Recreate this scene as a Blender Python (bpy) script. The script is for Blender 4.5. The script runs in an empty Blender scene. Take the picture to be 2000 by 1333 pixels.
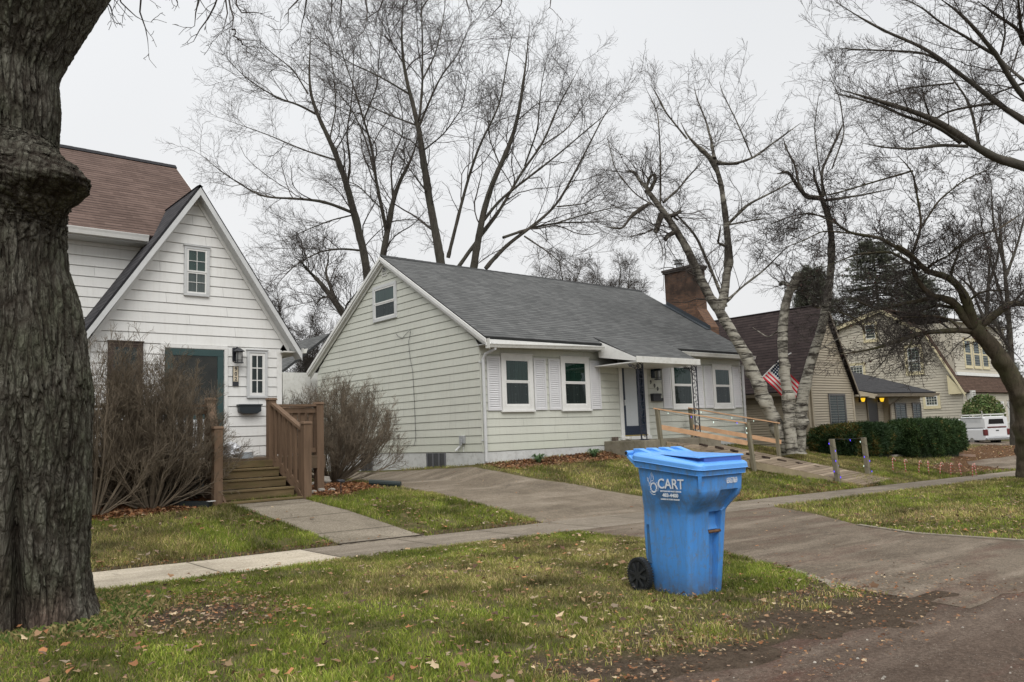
import bpy, math, random
import numpy as np
from mathutils import Vector, Matrix, noise as mnoise
rng = np.random.default_rng(7)
random.seed(7)
R = math.radians
scene = bpy.context.scene
col = scene.collection

# ---------------------------------------------------------------- camera
F = 1542.0                       # focal length in pixels of a 2000 px wide frame
_vx = np.array([1817, -113, -F]); _vx = _vx / np.linalg.norm(_vx)
_vy = np.array([-1324, -231, -F]); _vy = _vy / np.linalg.norm(_vy)
_vy = _vy - _vx * _vx.dot(_vy); _vy = _vy / np.linalg.norm(_vy)
M = np.array([_vx, _vy, np.cross(_vx, _vy)])
CAM = np.array([0.0, 0.0, 1.5])
cd = bpy.data.cameras.new("camera")
cd.sensor_width = 36.0
cd.lens = F / 2000 * 36
cd.clip_start = 0.05
cd.clip_end = 2000
cam = bpy.data.objects.new("camera", cd)
col.objects.link(cam)
m4 = Matrix([list(M[0]) + [CAM[0]], list(M[1]) + [CAM[1]], list(M[2]) + [CAM[2]], [0, 0, 0, 1]])
cam.matrix_world = m4
scene.camera = cam

def at(u, v, D):
    """point seen at photo position (u, v), D metres in front of the lens"""
    return CAM + (M @ np.array([u - 1000, -(v - 666.5), -F])) * (D / F)

def px(P):
    c = M.T @ (np.asarray(P, float) - CAM)
    return np.array([1000 + F * c[0] / -c[2], 666.5 - F * c[1] / -c[2], -c[2]])

def pxs(P):
    c = (np.asarray(P, float) - CAM) @ M
    d = np.maximum(-c[:, 2], 1e-3)
    return 1000 + F * c[:, 0] / d, 666.5 - F * c[:, 1] / d, -c[:, 2]

def onz(u, v, z):
    d = M @ np.array([u - 1000, -(v - 666.5), -F]); return CAM + d * ((z - CAM[2]) / d[2])

def ony(u, v, y):
    d = M @ np.array([u - 1000, -(v - 666.5), -F]); return CAM + d * (y / d[1])

def onx(u, v, x):
    d = M @ np.array([u - 1000, -(v - 666.5), -F]); return CAM + d * (x / d[0])

# ---------------------------------------------------------------- world and light (bright overcast)
SUN_EL, SUN_AZ = 42.0, 212.0     # azimuth measured clockwise from +Y
w = bpy.data.worlds.new("World"); scene.world = w
w.use_nodes = True
nt = w.node_tree; nt.nodes.clear()
out = nt.nodes.new("ShaderNodeOutputWorld"); bg = nt.nodes.new("ShaderNodeBackground")
sky = nt.nodes.new("ShaderNodeTexSky"); sky.sky_type = 'NISHITA'; sky.sun_disc = False
sky.sun_elevation = R(SUN_EL); sky.sun_rotation = R(SUN_AZ)
hs = nt.nodes.new("ShaderNodeHueSaturation"); hs.inputs['Saturation'].default_value = 0.25
nt.links.new(sky.outputs[0], hs.inputs['Color'])
tc = nt.nodes.new("ShaderNodeTexCoord"); sp = nt.nodes.new("ShaderNodeSeparateXYZ")
nt.links.new(tc.outputs['Generated'], sp.inputs[0])
cr = nt.nodes.new("ShaderNodeValToRGB")          # cloud layer: even, a little brighter overhead
cr.color_ramp.elements[0].position = 0.0; cr.color_ramp.elements[0].color = (6.4, 6.4, 6.4, 1)
cr.color_ramp.elements[1].position = 1.0; cr.color_ramp.elements[1].color = (21, 20.6, 20.0, 1)
e = cr.color_ramp.elements.new(0.6); e.color = (6.6, 6.75, 6.95, 1)
nt.links.new(sp.outputs['Z'], cr.inputs[0])
cn = nt.nodes.new("ShaderNodeTexNoise"); cn.inputs['Scale'].default_value = 1.6; cn.inputs['Detail'].default_value = 3
nt.links.new(tc.outputs['Generated'], cn.inputs['Vector'])
cm = nt.nodes.new("ShaderNodeMapRange"); cm.inputs[1].default_value = .3; cm.inputs[2].default_value = .7
cm.inputs[3].default_value = 0.95; cm.inputs[4].default_value = 1.04
nt.links.new(cn.outputs[0], cm.inputs[0])
vm = nt.nodes.new("ShaderNodeVectorMath"); vm.operation = 'SCALE'
nt.links.new(cr.outputs[0], vm.inputs[0]); nt.links.new(cm.outputs[0], vm.inputs['Scale'])
mx = nt.nodes.new("ShaderNodeMix"); mx.data_type = 'RGBA'; mx.inputs[0].default_value = 0.97
nt.links.new(hs.outputs[0], mx.inputs[6]); nt.links.new(vm.outputs[0], mx.inputs[7])
nt.links.new(mx.outputs[2], bg.inputs[0]); bg.inputs[1].default_value = 0.1
nt.links.new(bg.outputs[0], out.inputs[0])

sl = bpy.data.lights.new("sun", 'SUN'); sl.energy = 1.5; sl.angle = R(40); sl.color = (1.0, 0.975, 0.94)
sun = bpy.data.objects.new("sun", sl); col.objects.link(sun)
sd = Vector((math.sin(R(SUN_AZ)) * math.cos(R(SUN_EL)), math.cos(R(SUN_AZ)) * math.cos(R(SUN_EL)), math.sin(R(SUN_EL))))
sun.rotation_euler = sd.to_track_quat('Z', 'Y').to_euler()
scene.view_settings.view_transform = 'Standard'
scene.view_settings.look = 'None'
scene.view_settings.exposure = 0.4
scene.view_settings.gamma = 1.0

# ---------------------------------------------------------------- objects, tags
def link(o):
    col.objects.link(o); return o

def tag(o, label=None, cat=None, group=None, kind=None):
    if label: o['label'] = label
    if cat: o['category'] = cat
    if group: o['group'] = group
    if kind: o['kind'] = kind
    return o

def thing(name, label, cat, loc=(0, 0, 0), rz=0.0, group=None):
    o = link(bpy.data.objects.new(name, None))
    o.location = loc; o.rotation_euler = (0, 0, rz)
    o.empty_display_size = 0.2
    return tag(o, label, cat, group)

def copy_tree(o, parent=None):
    c = o.copy(); col.objects.link(c)
    if parent is not None:
        c.parent = parent
    for ch in [x for x in bpy.data.objects if x.parent == o]:
        copy_tree(ch, c)
    return c

def root_loc(p):
    l = Vector((0, 0, 0))
    while p is not None:
        l += Vector(p.location); p = p.parent
    return l

class MB:
    """collects geometry in world coordinates (or local ones) and links it as one mesh"""
    def __init__(s): s.v = []; s.f = []; s.uv = []
    def add(s, verts, faces, uvs=None):
        b = len(s.v); s.v.extend([tuple(map(float, p)) for p in verts])
        for k, f in enumerate(faces):
            s.f.append([b + i for i in f])
            s.uv.append(uvs[k] if uvs else None)
        return s
    def quad(s, a, b, c, d, uv=None):
        return s.add([a, b, c, d], [(0, 1, 2, 3)], [uv] if uv else None)
    def box(s, x0, x1, y0, y1, z0, z1):
        v = [(x0, y0, z0), (x1, y0, z0), (x1, y1, z0), (x0, y1, z0), (x0, y0, z1), (x1, y0, z1), (x1, y1, z1), (x0, y1, z1)]
        return s.add(v, [(0, 3, 2, 1), (4, 5, 6, 7), (0, 1, 5, 4), (1, 2, 6, 5), (2, 3, 7, 6), (3, 0, 4, 7)])
    def hexa(s, bot, top):
        """bot, top: four corners each (same order)"""
        return s.add(list(bot) + list(top), [(0, 3, 2, 1), (4, 5, 6, 7), (0, 1, 5, 4), (1, 2, 6, 5), (2, 3, 7, 6), (3, 0, 4, 7)])
    def beam(s, a, b, w, h, up=(0, 0, 1)):
        a = Vector(a); b = Vector(b); d = (b - a).normalized(); up = Vector(up)
        r = d.cross(up).normalized() * (w / 2); u = r.cross(d).normalized() * (h / 2)
        return s.hexa([a - r - u, a + r - u, a + r + u, a - r + u], [b - r - u, b + r - u, b + r + u, b - r + u])
    def prism(s, poly, off):
        """poly: planar polygon, swept by vector off"""
        n = len(poly); o = Vector(off)
        v = [Vector(p) for p in poly]; v = v + [p + o for p in v]
        return s.add(v, [list(range(n))[::-1], list(range(n, 2 * n))] + [(i, (i + 1) % n, n + (i + 1) % n, n + i) for i in range(n)])
    def tube(s, pts, r, n=8, cap=True):
        pts = [Vector(p) for p in pts]; k = len(pts)
        rr = r if hasattr(r, '__len__') else [r] * k
        base = len(s.v); V = []
        ref = Vector((0, 0, 1)) if abs((pts[-1] - pts[0]).normalized().z) < .9 else Vector((1, 0, 0))
        for i, p in enumerate(pts):
            t = (pts[min(i + 1, k - 1)] - pts[max(i - 1, 0)]).normalized()
            a = t.cross(ref).normalized(); b = a.cross(t).normalized()
            for j in range(n):
                q = 2 * math.pi * j / n
                V.append(p + (a * math.cos(q) + b * math.sin(q)) * rr[i])
        f = []
        for i in range(k - 1):
            for j in range(n):
                f.append((i * n + j, i * n + (j + 1) % n, (i + 1) * n + (j + 1) % n, (i + 1) * n + j))
        if cap:
            f.append(list(range(n))[::-1]); f.append([(k - 1) * n + j for j in range(n)])
        return s.add(V, f)
    def build(s, name, mat, parent=None, smooth=False, bevel=0.0, local=False, kind=None):
        me = bpy.data.meshes.new(name)
        off = Vector((0, 0, 0)) if (local or parent is None) else root_loc(parent)
        me.from_pydata([(x - off.x, y - off.y, z - off.z) for x, y, z in s.v], [], s.f)
        if any(u is not None for u in s.uv):
            ul = me.uv_layers.new(name="uv"); k = 0
            for fi, f in enumerate(s.f):
                for j in range(len(f)):
                    ul.data[k].uv = s.uv[fi][j] if s.uv[fi] else (0, 0); k += 1
        me.materials.append(mat)
        if smooth:
            me.shade_smooth()
        o = link(bpy.data.objects.new(name, me))
        if parent is not None: o.parent = parent
        if bevel > 0:
            bm_ = o.modifiers.new("bevel", 'BEVEL'); bm_.width = bevel; bm_.segments = 2; bm_.limit_method = 'ANGLE'; bm_.angle_limit = R(40)
        if kind: o['kind'] = kind
        return o

def npmesh(name, V, Fq, mat, parent=None, smooth=False, attr=None, attrname='Col', loopverts=4):
    """fast mesh from numpy arrays; Fq (n,k) of vertex indices"""
    me = bpy.data.meshes.new(name)
    V = np.asarray(V, np.float32)
    if parent is not None:
        V = V - np.array(root_loc(parent), np.float32)
    n, k = Fq.shape
    me.vertices.add(len(V)); me.vertices.foreach_set('co', V.ravel())
    me.loops.add(n * k); me.loops.foreach_set('vertex_index', Fq.astype(np.int32).ravel())
    me.polygons.add(n)
    me.polygons.foreach_set('loop_start', np.arange(0, n * k, k, dtype=np.int32))
    me.polygons.foreach_set('loop_total', np.full(n, k, np.int32))
    if smooth: me.polygons.foreach_set('use_smooth', np.ones(n, bool))
    me.update(calc_edges=True)
    if attr is not None:
        a = np.asarray(attr, np.float32)
        if a.ndim == 1:
            at_ = me.attributes.new(attrname, 'FLOAT', 'POINT'); at_.data.foreach_set('value', a)
        else:
            at_ = me.attributes.new(attrname, 'FLOAT_COLOR', 'POINT')
            a4 = np.concatenate([a, np.ones((len(a), 1), np.float32)], 1) if a.shape[1] == 3 else a
            at_.data.foreach_set('color', a4.ravel())
    me.materials.append(mat)
    o = link(bpy.data.objects.new(name, me))
    if parent is not None: o.parent = parent
    return o

# ---------------------------------------------------------------- node helpers / materials
class NM:
    def __init__(s, name, rough=0.8, spec=0.3, metal=0.0):
        s.m = bpy.data.materials.new(name); s.m.use_nodes = True
        s.t = s.m.node_tree; s.b = s.t.nodes['Principled BSDF']
        s.b.inputs['Roughness'].default_value = rough
        s.b.inputs['Specular IOR Level'].default_value = spec
        s.b.inputs['Metallic'].default_value = metal
        s.out = s.t.nodes['Material Output']
    def n(s, typ, **k):
        q = s.t.nodes.new(typ)
        for a, b in k.items(): setattr(q, a, b)
        return q
    def l(s, a, b): s.t.links.new(a, b)
    def coord(s, scale=(1, 1, 1), src='Object', rot=(0, 0, 0)):
        c = s.n('ShaderNodeTexCoord'); mp = s.n('ShaderNodeMapping')
        mp.inputs['Scale'].default_value = scale; mp.inputs['Rotation'].default_value = rot
        s.l(c.outputs[src], mp.inputs[0]); return mp.outputs[0]
    def noise(s, scale, detail=4, rough=.55, vec=None, dist=0.0):
        q = s.n('ShaderNodeTexNoise'); q.inputs['Scale'].default_value = scale
        q.inputs['Detail'].default_value = detail; q.inputs['Roughness'].default_value = rough
        q.inputs['Distortion'].default_value = dist
        if vec is not None: s.l(vec, q.inputs['Vector'])
        return q.outputs[0]
    def ramp(s, val, stops):
        q = s.n('ShaderNodeValToRGB'); el = q.color_ramp.elements
        while len(el) < len(stops): el.new(0.5)
        for k, (p, c) in enumerate(stops):
            el[k].position = p; el[k].color = (*c, 1) if hasattr(c, '__len__') else (c, c, c, 1)
        s.l(val, q.inputs[0]); return q.outputs[0]
    def mix(s, fac, a, b, mode='MIX'):
        q = s.n('ShaderNodeMix', data_type='RGBA', blend_type=mode)
        for sock, x in ((q.inputs[0], fac), (q.inputs[6], a), (q.inputs[7], b)):
            if isinstance(x, bpy.types.NodeSocket): s.l(x, sock)
            elif hasattr(x, '__len__'): sock.default_value = (*x, 1)
            else: sock.default_value = x if sock is q.inputs[0] else (x, x, x, 1)
        return q.outputs[2]
    def math(s, op, a, b=None, c=None):
        q = s.n('ShaderNodeMath', operation=op)
        for k, x in enumerate((a, b, c)):
            if x is None: continue
            if isinstance(x, bpy.types.NodeSocket): s.l(x, q.inputs[k])
            else: q.inputs[k].default_value = x
        return q.outputs[0]
    def color(s, c):
        if isinstance(c, bpy.types.NodeSocket): s.l(c, s.b.inputs['Base Color'])
        else: s.b.inputs['Base Color'].default_value = (*c, 1)
        return s
    def bump(s, h, strength=.4, dist=.01):
        q = s.n('ShaderNodeBump'); q.inputs['Strength'].default_value = strength; q.inputs['Distance'].default_value = dist
        s.l(h, q.inputs['Height']); s.l(q.outputs[0], s.b.inputs['Normal']); return s

def plain(name, c, rough=.6, var=.08, scale=3.0, spec=.3, bump=0.0, metal=0.0, dirt=0.0, dirtc=(.12, .10, .07), stretch=(1, 1, 1)):
    m = NM(name, rough, spec, metal)
    v = m.coord(stretch)
    n1 = m.noise(scale, 5, .6, v)
    cc = m.mix(m.ramp(n1, [(.3, 0.0), (.7, 1.0)]), tuple(x * (1 - var) for x in c), tuple(min(1, x * (1 + var)) for x in c))
    if dirt > 0:
        n2 = m.noise(scale * 2.7 + 1, 6, .7, v)
        cc = m.mix(m.ramp(n2, [(.5, 0.0), (.75, dirt)]), cc, dirtc)
    m.color(cc)
    if bump > 0:
        m.bump(m.noise(scale * 12, 4, .6, v), bump, .004)
    return m.m

def siding_mat(name, c, dirt=.25, low=None, e=.2, z0=.04):
    m = NM(name, .55, .25)
    v = m.coord((1, 1, 1)); vs = m.coord((6, 6, .5))
    a = m.noise(.8, 4, .6, v); b = m.noise(2.5, 6, .7, vs); g = m.noise(40, 3, .6, m.coord((1, 1, 6)))
    cc = m.mix(m.ramp(a, [(.3, 0.0), (.7, 1.0)]), tuple(x * .93 for x in c), tuple(x * 1.04 for x in c))
    cc = m.mix(m.ramp(b, [(.5, 0.0), (.8, dirt)]), cc, (.33, .31, .24))
    if low:
        c2 = m.n('ShaderNodeTexCoord'); s2 = m.n('ShaderNodeSeparateXYZ'); m.l(c2.outputs['Object'], s2.inputs[0])
        f = m.math('MULTIPLY', m.ramp(s2.outputs['Z'], [(0.0, 1.0), (.9, 0.0)]), m.ramp(a, [(.35, .15), (.65, .8)]))
        cc = m.mix(f, cc, low)
    c3 = m.n('ShaderNodeTexCoord'); s3_ = m.n('ShaderNodeSeparateXYZ'); m.l(c3.outputs['Object'], s3_.inputs[0])
    row = m.math('FLOOR', m.math('DIVIDE', m.math('SUBTRACT', s3_.outputs['Z'], z0), e))
    wn = m.n('ShaderNodeTexWhiteNoise', noise_dimensions='1D'); m.l(row, wn.inputs['W'])
    along = m.math('ADD', m.math('DIVIDE', m.math('ADD', s3_.outputs['X'], s3_.outputs['Y']), 3.05), m.math('MULTIPLY', wn.outputs['Value'], 7.0))
    seam = m.math('LESS_THAN', m.math('FRACT', along), .0028)
    wn2 = m.n('ShaderNodeTexWhiteNoise', noise_dimensions='2D'); cv_ = m.n('ShaderNodeCombineXYZ'); m.l(m.math('FLOOR', along), cv_.inputs[0]); m.l(row, cv_.inputs[1]); m.l(cv_.outputs[0], wn2.inputs['Vector'])
    cc = m.mix(m.math('MULTIPLY', wn2.outputs['Value'], .10), cc, tuple(x * .7 for x in c))
    stk = m.noise(1.0, 5, .7, m.coord((9, 9, .35)))
    cc = m.mix(m.ramp(stk, [(.56, 0.0), (.75, dirt)]), cc, tuple(x * .55 for x in c))
    cc = m.mix(m.math('MULTIPLY', seam, .6), cc, tuple(x * .35 for x in c))
    m.color(cc); m.bump(g, .12, .002)
    return m.m

def shingle_mat(name, c1, c2, dark, uvs=1.0):
    """uv in metres: u along the course, v up the slope"""
    m = NM(name, .95, .12)
    uv = m.coord((1, 1, 1), 'UV')
    br = m.n('ShaderNodeTexBrick'); m.l(uv, br.inputs['Vector'])
    br.offset = .5; br.squash = 1.0
    br.inputs['Scale'].default_value = 1.0
    br.inputs['Brick Width'].default_value = .31; br.inputs['Row Height'].default_value = .135
    br.inputs['Mortar Size'].default_value = .003; br.inputs['Mortar Smooth'].default_value = .1
    br.inputs['Bias'].default_value = 0.0
    br.inputs['Color1'].default_value = (0, 0, 0, 1); br.inputs['Color2'].default_value = (1, 1, 1, 1); br.inputs['Mortar'].default_value = (.5, .5, .5, 1)
    sv = m.n('ShaderNodeSeparateXYZ'); m.l(uv, sv.inputs[0])
    row = m.math('DIVIDE', sv.outputs['Y'], .135); fr_ = m.math('FRACT', row)
    ln = m.ramp(fr_, [(.0, 1.0), (.22, .9), (.34, 0.0)])  # dark band at each course edge: the gap shadow painted into the colour
    cc = m.mix(br.outputs['Color'], c1, c2)
    big = m.noise(.5, 4, .6, uv); st = m.noise(7, 4, .7, m.coord((1.2, .12, 1), 'UV')); gr = m.noise(180, 2, .6, uv)
    cc = m.mix(m.ramp(big, [(.35, 0.0), (.7, .35)]), cc, tuple(x * .62 for x in c1))
    cc = m.mix(m.ramp(st, [(.5, 0.0), (.75, .3)]), cc, tuple(min(1, x * 1.35) for x in c2))
    nz = m.noise(2.2, 3, .6, m.coord((1, 6.5, 1), 'UV'))
    f = m.math('MULTIPLY', ln, m.ramp(nz, [(.38, .3), (.56, 1.0)]))
    cc = m.mix(f, cc, dark)
    cc = m.mix(m.ramp(gr, [(.3, .3), (.7, 0.0)]), cc, dark)
    m.color(cc)
    h = m.math('SUBTRACT', 1.0, ln)
    m.bump(m.math('ADD', m.math('MULTIPLY', h, .8), m.math('MULTIPLY', gr, .3)), .7, .008)
    return m.m

def bark_mat(name, c1, c2, dark, scale=6.0, stretch=.25, bump=.8, moss=None, dist=.02):
    m = NM(name, .95, .1)
    v = m.coord((1, 1, stretch)); v2 = m.coord((1, 1, 1))
    n = m.noise(scale, 8, .65, v, .6); n2 = m.noise(1.1, 4, .6, v2); fine = m.noise(scale * 7, 5, .7, v)
    cc = m.mix(m.ramp(n, [(.35, 0.0), (.62, 1.0)]), dark, c1)
    cc = m.mix(m.ramp(fine, [(.4, 0.0), (.75, .6)]), cc, c2)
    if moss: cc = m.mix(m.ramp(n2, [(.45, 0.0), (.62, .75)]), cc, moss)
    m.color(cc)
    m.bump(m.math('ADD', n, m.math('MULTIPLY', fine, .35)), bump, dist)
    return m.m

def attr_mat(name, rough=.9, spec=.1, trans=0.0, attr='Col'):
    m = NM(name, rough, spec)
    a = m.n('ShaderNodeAttribute'); a.attribute_name = attr
    m.color(a.outputs['Color'])
    if trans > 0:
        tr = m.n('ShaderNodeBsdfTranslucent'); m.l(a.outputs['Color'], tr.inputs[0])
        ms = m.n('ShaderNodeMixShader'); ms.inputs[0].default_value = trans
        m.l(m.b.outputs[0], ms.inputs[1]); m.l(tr.outputs[0], ms.inputs[2]); m.l(ms.outputs[0], m.out.inputs[0])
    return m.m

def glass_mat(name, tint=(.75, .8, .78), refl=.5):
    m = NM(name)
    tr = m.n('ShaderNodeBsdfTransparent'); tr.inputs[0].default_value = (*tint, 1)
    gl = m.n('ShaderNodeBsdfGlossy'); gl.inputs['Roughness'].default_value = .02; gl.inputs[0].default_value = (.9, .95, 1, 1)
    v = m.coord((1, 1, 1)); bp = m.n('ShaderNodeBump'); bp.inputs['Strength'].default_value = .12; bp.inputs['Distance'].default_value = .01
    m.l(m.noise(1.7, 2, .5, v), bp.inputs['Height']); m.l(bp.outputs[0], gl.inputs['Normal'])
    fr = m.n('ShaderNodeFresnel'); fr.inputs[0].default_value = 1.55
    k = m.math('MULTIPLY', fr.outputs[0], refl)
    ms = m.n('ShaderNodeMixShader'); m.l(k, ms.inputs[0]); m.l(tr.outputs[0], ms.inputs[1]); m.l(gl.outputs[0], ms.inputs[2])
    m.l(ms.outputs[0], m.out.inputs[0])
    return m.m

def emit_mat(name, c, s):
    m = NM(name); m.b.inputs['Base Color'].default_value = (*c, 1)
    m.b.inputs['Emission Color'].default_value = (*c, 1); m.b.inputs['Emission Strength'].default_value = s
    return m.m

# ---------------------------------------------------------------- terrain
HX = np.array([-80, -5, 2, 7.8, 9.3, 11, 12.1, 16.6, 23.6, 26, 28, 33, 40, 60, 130, 500.])
HY = np.array([-60, 3.1, 9.03, 10.36, 12, 13.2, 14.3, 15.56, 20, 26, 60, 500.])
def _g(x): return np.clip(.08 - .02 * (x - 2), -.54, .2)
_rows = {-80: (.33, .52, .56, .58, .5, .45, .3, .3), -5: (.33, .52, .56, .58, .5, .45, .3, .3),
         2: (.33, .52, .56, .58, .5, .45, .3, .3), 7.8: (.33, .52, .56, .58, .5, .45, .3, .3),
         9.3: (.2, .33, .42, .48, .46, .42, .3, .3), 11: (.17, .3, .4, .48, .46, .42, .3, .3),
         12.1: (.13, .36, .57, .76, .56, .45, .3, .3), 16.6: (.14, .4, .62, .9, .8, .6, .3, .3),
         23.6: (.08, .36, .6, .84, .7, .5, .3, .3), 26: (-.02, .18, .36, .56, .5, .4, .3, .3),
         28: (-.14, .04, .2, .42, .4, .35, .3, .2), 33: (-.32, -.2, -.08, .12, .2, .2, .2, .2),
         40: (-.4, -.32, -.24, -.1, .02, .1, .1, .1), 60: (-.5, -.47, -.43, -.38, -.22, .25, .1, 0),
         130: (-.54,) * 8, 500: (-.6,) * 8}
HZ = np.array([[_g(x)] * 4 + list(_rows[x]) for x in [-80, -5, 2, 7.8, 9.3, 11, 12.1, 16.6, 23.6, 26, 28, 33, 40, 60, 130, 500]])

def H(x, y):
    x = np.asarray(x, float); y = np.asarray(y, float)
    i = np.clip(np.searchsorted(HX, x) - 1, 0, len(HX) - 2); j = np.clip(np.searchsorted(HY, y) - 1, 0, len(HY) - 2)
    a = np.clip((x - HX[i]) / (HX[i + 1] - HX[i]), 0, 1); b = np.clip((y - HY[j]) / (HY[j + 1] - HY[j]), 0, 1)
    return (HZ[i, j] * (1 - a) * (1 - b) + HZ[i + 1, j] * a * (1 - b) + HZ[i, j + 1] * (1 - a) * b + HZ[i + 1, j + 1] * a * b)

def h(x, y): return float(H(x, y))

# value noise for numpy arrays
_T = rng.random((64, 64, 64)).astype(np.float32)
def vn(x, y, z=0.0):
    x = np.asarray(x, float); y = np.asarray(y, float); z = np.asarray(z, float) + np.zeros_like(x)
    xi = np.floor(x).astype(int); yi = np.floor(y).astype(int); zi = np.floor(z).astype(int)
    fx = x - xi; fy = y - yi; fz = z - zi
    fx = fx * fx * (3 - 2 * fx); fy = fy * fy * (3 - 2 * fy); fz = fz * fz * (3 - 2 * fz)
    g = lambda a, b, c: _T[(xi + a) & 63, (yi + b) & 63, (zi + c) & 63]
    return ((g(0, 0, 0) * (1 - fx) + g(1, 0, 0) * fx) * (1 - fy) + (g(0, 1, 0) * (1 - fx) + g(1, 1, 0) * fx) * fy) * (1 - fz) + \
           ((g(0, 0, 1) * (1 - fx) + g(1, 0, 1) * fx) * (1 - fy) + (g(0, 1, 1) * (1 - fx) + g(1, 1, 1) * fx) * fy) * fz

def fbm(x, y, z=0.0, o=4):
    s = 0; a = .5; t = 0
    for k in range(o):
        s = s + a * vn(x * 2 ** k + 17 * k, y * 2 ** k + 5 * k, z * 2 ** k + 3 * k); t += a; a *= .5
    return s / t

def inpoly(x, y, poly):
    x = np.asarray(x, float); y = np.asarray(y, float)
    r = np.zeros(x.shape, bool); n = len(poly)
    for i in range(n):
        x0, y0 = poly[i]; x1, y1 = poly[(i + 1) % n]
        c = ((y0 > y) != (y1 > y)) & (x < (x1 - x0) * (y - y0) / ((y1 - y0) if y1 != y0 else 1e-9) + x0)
        r ^= c
    return r

SW0, SW1 = 9.03, 10.36
def wob(x, k=0.0): return (fbm(np.asarray(x) * .9 + k, np.asarray(x) * 0 + 3.3 + k) - .5)
P_street = [(-60, -12), (-60, 3.1), (6.9, 3.1), (11.6, 3.2), (130, 3.2), (130, -12)]
P_walkL = [(-60, SW0), (-60, SW1), (4.92, SW1), (4.92, SW0)]
P_walkR = [(4.92, SW0), (4.92, SW1), (130, SW1), (130, SW0)]
P_apron = [(6.9, 2.6), (7.15, 3.9), (7.7, 4.7), (8.25, 5.8), (8.7, 7.2), (8.95, 9.1), (14.6, 9.1), (13.6, 7.6), (12.2, 6.1), (11.6, 5.0), (11.6, 2.6)]
P_drive = [(9.45, 10.3), (9.35, 11.6), (9.2, 13.2), (9.35, 15.0), (9.9, 17.0), (10.5, 19.5), (10.6, 30), (11.95, 30), (11.95, 15.4), (12.05, 14.3), (12.9, 12.6), (13.5, 11.3), (14.4, 10.3)]
P_path = [(5.55, 10.3), (5.0, 13.1), (6.25, 13.1), (6.95, 10.3)]
P_far = [(33.5, 10.3), (33.0, 12.0), (34.5, 12.6), (50, 13.4), (54, 22), (60, 22), (59, 12.4), (50, 11.6), (42, 10.3)]
PAVE = [P_street, P_walkL, P_walkR, P_apron, P_drive, P_path, P_far]
def paved(x, y):
    r = np.zeros(np.shape(x), bool)
    for p in PAVE: r |= inpoly(x, y, p)
    return r
# brown beds of leaf litter at the house fronts, mud along the street edge
P_bedL = [(-3, 12.65), (2.6, 12.75), (4.8, 12.95), (5.0, 13.4), (5.0, 15.7), (-3, 15.7)]
P_bedR = [(6.3, 13.0), (7.2, 13.0), (8.3, 13.7), (9.1, 15.0), (9.4, 17.5), (7.0, 18), (6.5, 15.7)]
P_bedH = [(12.3, 15.2), (12.6, 14.75), (16.6, 14.7), (16.6, 15.56), (12.3, 15.56)]
P_dirt = [(28, 10.7), (29, 12.0), (33, 12.6), (40, 15.0), (52, 18), (54, 13.4), (34, 12.2), (33.5, 10.7)]
def mud(x, y):
    m = np.clip((4.12 - y) / .95, 0, 1) * np.clip((x - 3.1) / .7, 0, 1) * np.clip((7.6 - x) / .5, 0, 1)
    m = np.maximum(m, np.clip((3.45 - y) / .3, 0, 1) * (x < 40))
    m = m + (fbm(x * 2.3, y * 2.3) - .5) * 2.2 * (m > 0.02) * (m < .98)
    m2 = np.clip(1 - np.hypot(x - 2.35, (y - 7.1) * .9) / 1.0, 0, 1) * 2.2 * fbm(x * 5, y * 5)
    m3 = np.clip(1.3 - np.abs(y - 10.44) / .07, 0, 1) * (x < 9.5) * (x > -3)
    return np.clip(np.maximum(np.maximum(m, m2), m3), 0, 1)
def bed(x, y):
    wx = x + (fbm(x * 2, y * 2) - .5) * .5; wy = y + (fbm(x * 2 + 9, y * 2) - .5) * .5
    return (inpoly(wx, wy, P_bedL) | inpoly(wx, wy, P_bedR) | inpoly(wx, wy, P_bedH) | inpoly(wx, wy, P_dirt))

xs = np.unique(np.concatenate([np.arange(-80, -4, 4), np.arange(-4, 16, .1), np.arange(16, 36, .3), np.arange(36, 66, 1.0), np.geomspace(66, 900, 30)]))
ys = np.unique(np.concatenate([np.arange(-60, 1.9, 3), np.arange(1.9, 16.1, .1), np.arange(16.1, 30, .5), np.geomspace(30, 900, 40)]))
GX, GY = np.meshgrid(xs, ys, indexing='ij')
GZ = H(GX, GY) + (fbm(GX * 1.3, GY * 1.3) - .5) * .035
e_ = .07
pin = paved(GX, GY) & paved(GX + e_, GY) & paved(GX - e_, GY) & paved(GX, GY + e_) & paved(GX, GY - e_)
GZ = np.where(pin, H(GX, GY) - .05, np.where(paved(GX, GY), H(GX, GY) - .02, GZ + .012))
tt_ = np.clip((GY - 2.45 + (fbm(GX * 1.6, GY * 1.6) - .5) * 1.2) / .9, 0, 1)
GZ = np.where((GY > 1.9) & (GY < 3.16) & (GX > -6) & (GX < 7.6), H(GX, GY) - .02 + .035 * tt_, GZ)
md = mud(GX, GY); bd = bed(GX, GY).astype(float)
ni, nj = GX.shape
idx = np.arange(ni * nj).reshape(ni, nj)
Fq = np.stack([idx[:-1, :-1], idx[1:, :-1], idx[1:, 1:], idx[:-1, 1:]], -1).reshape(-1, 4)
gm = NM('lawn_soil', .98, .05)
ga = gm.n('ShaderNodeAttribute'); ga.attribute_name = 'Col'
gs = gm.n('ShaderNodeSeparateColor'); gm.l(ga.outputs['Color'], gs.inputs[0])
v = gm.coord((1, 1, 1))
n1 = gm.noise(1.2, 5, .6, v); n2 = gm.noise(14, 5, .7, v); n3 = gm.noise(60, 4, .7, v)
gc = gm.mix(gm.ramp(n1, [(.35, 0.0), (.65, 1.0)]), (.06, .068, .022), (.11, .1, .045))
gc = gm.mix(gm.ramp(n2, [(.4, 0.0), (.65, .75)]), gc, (.15, .115, .06))
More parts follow.
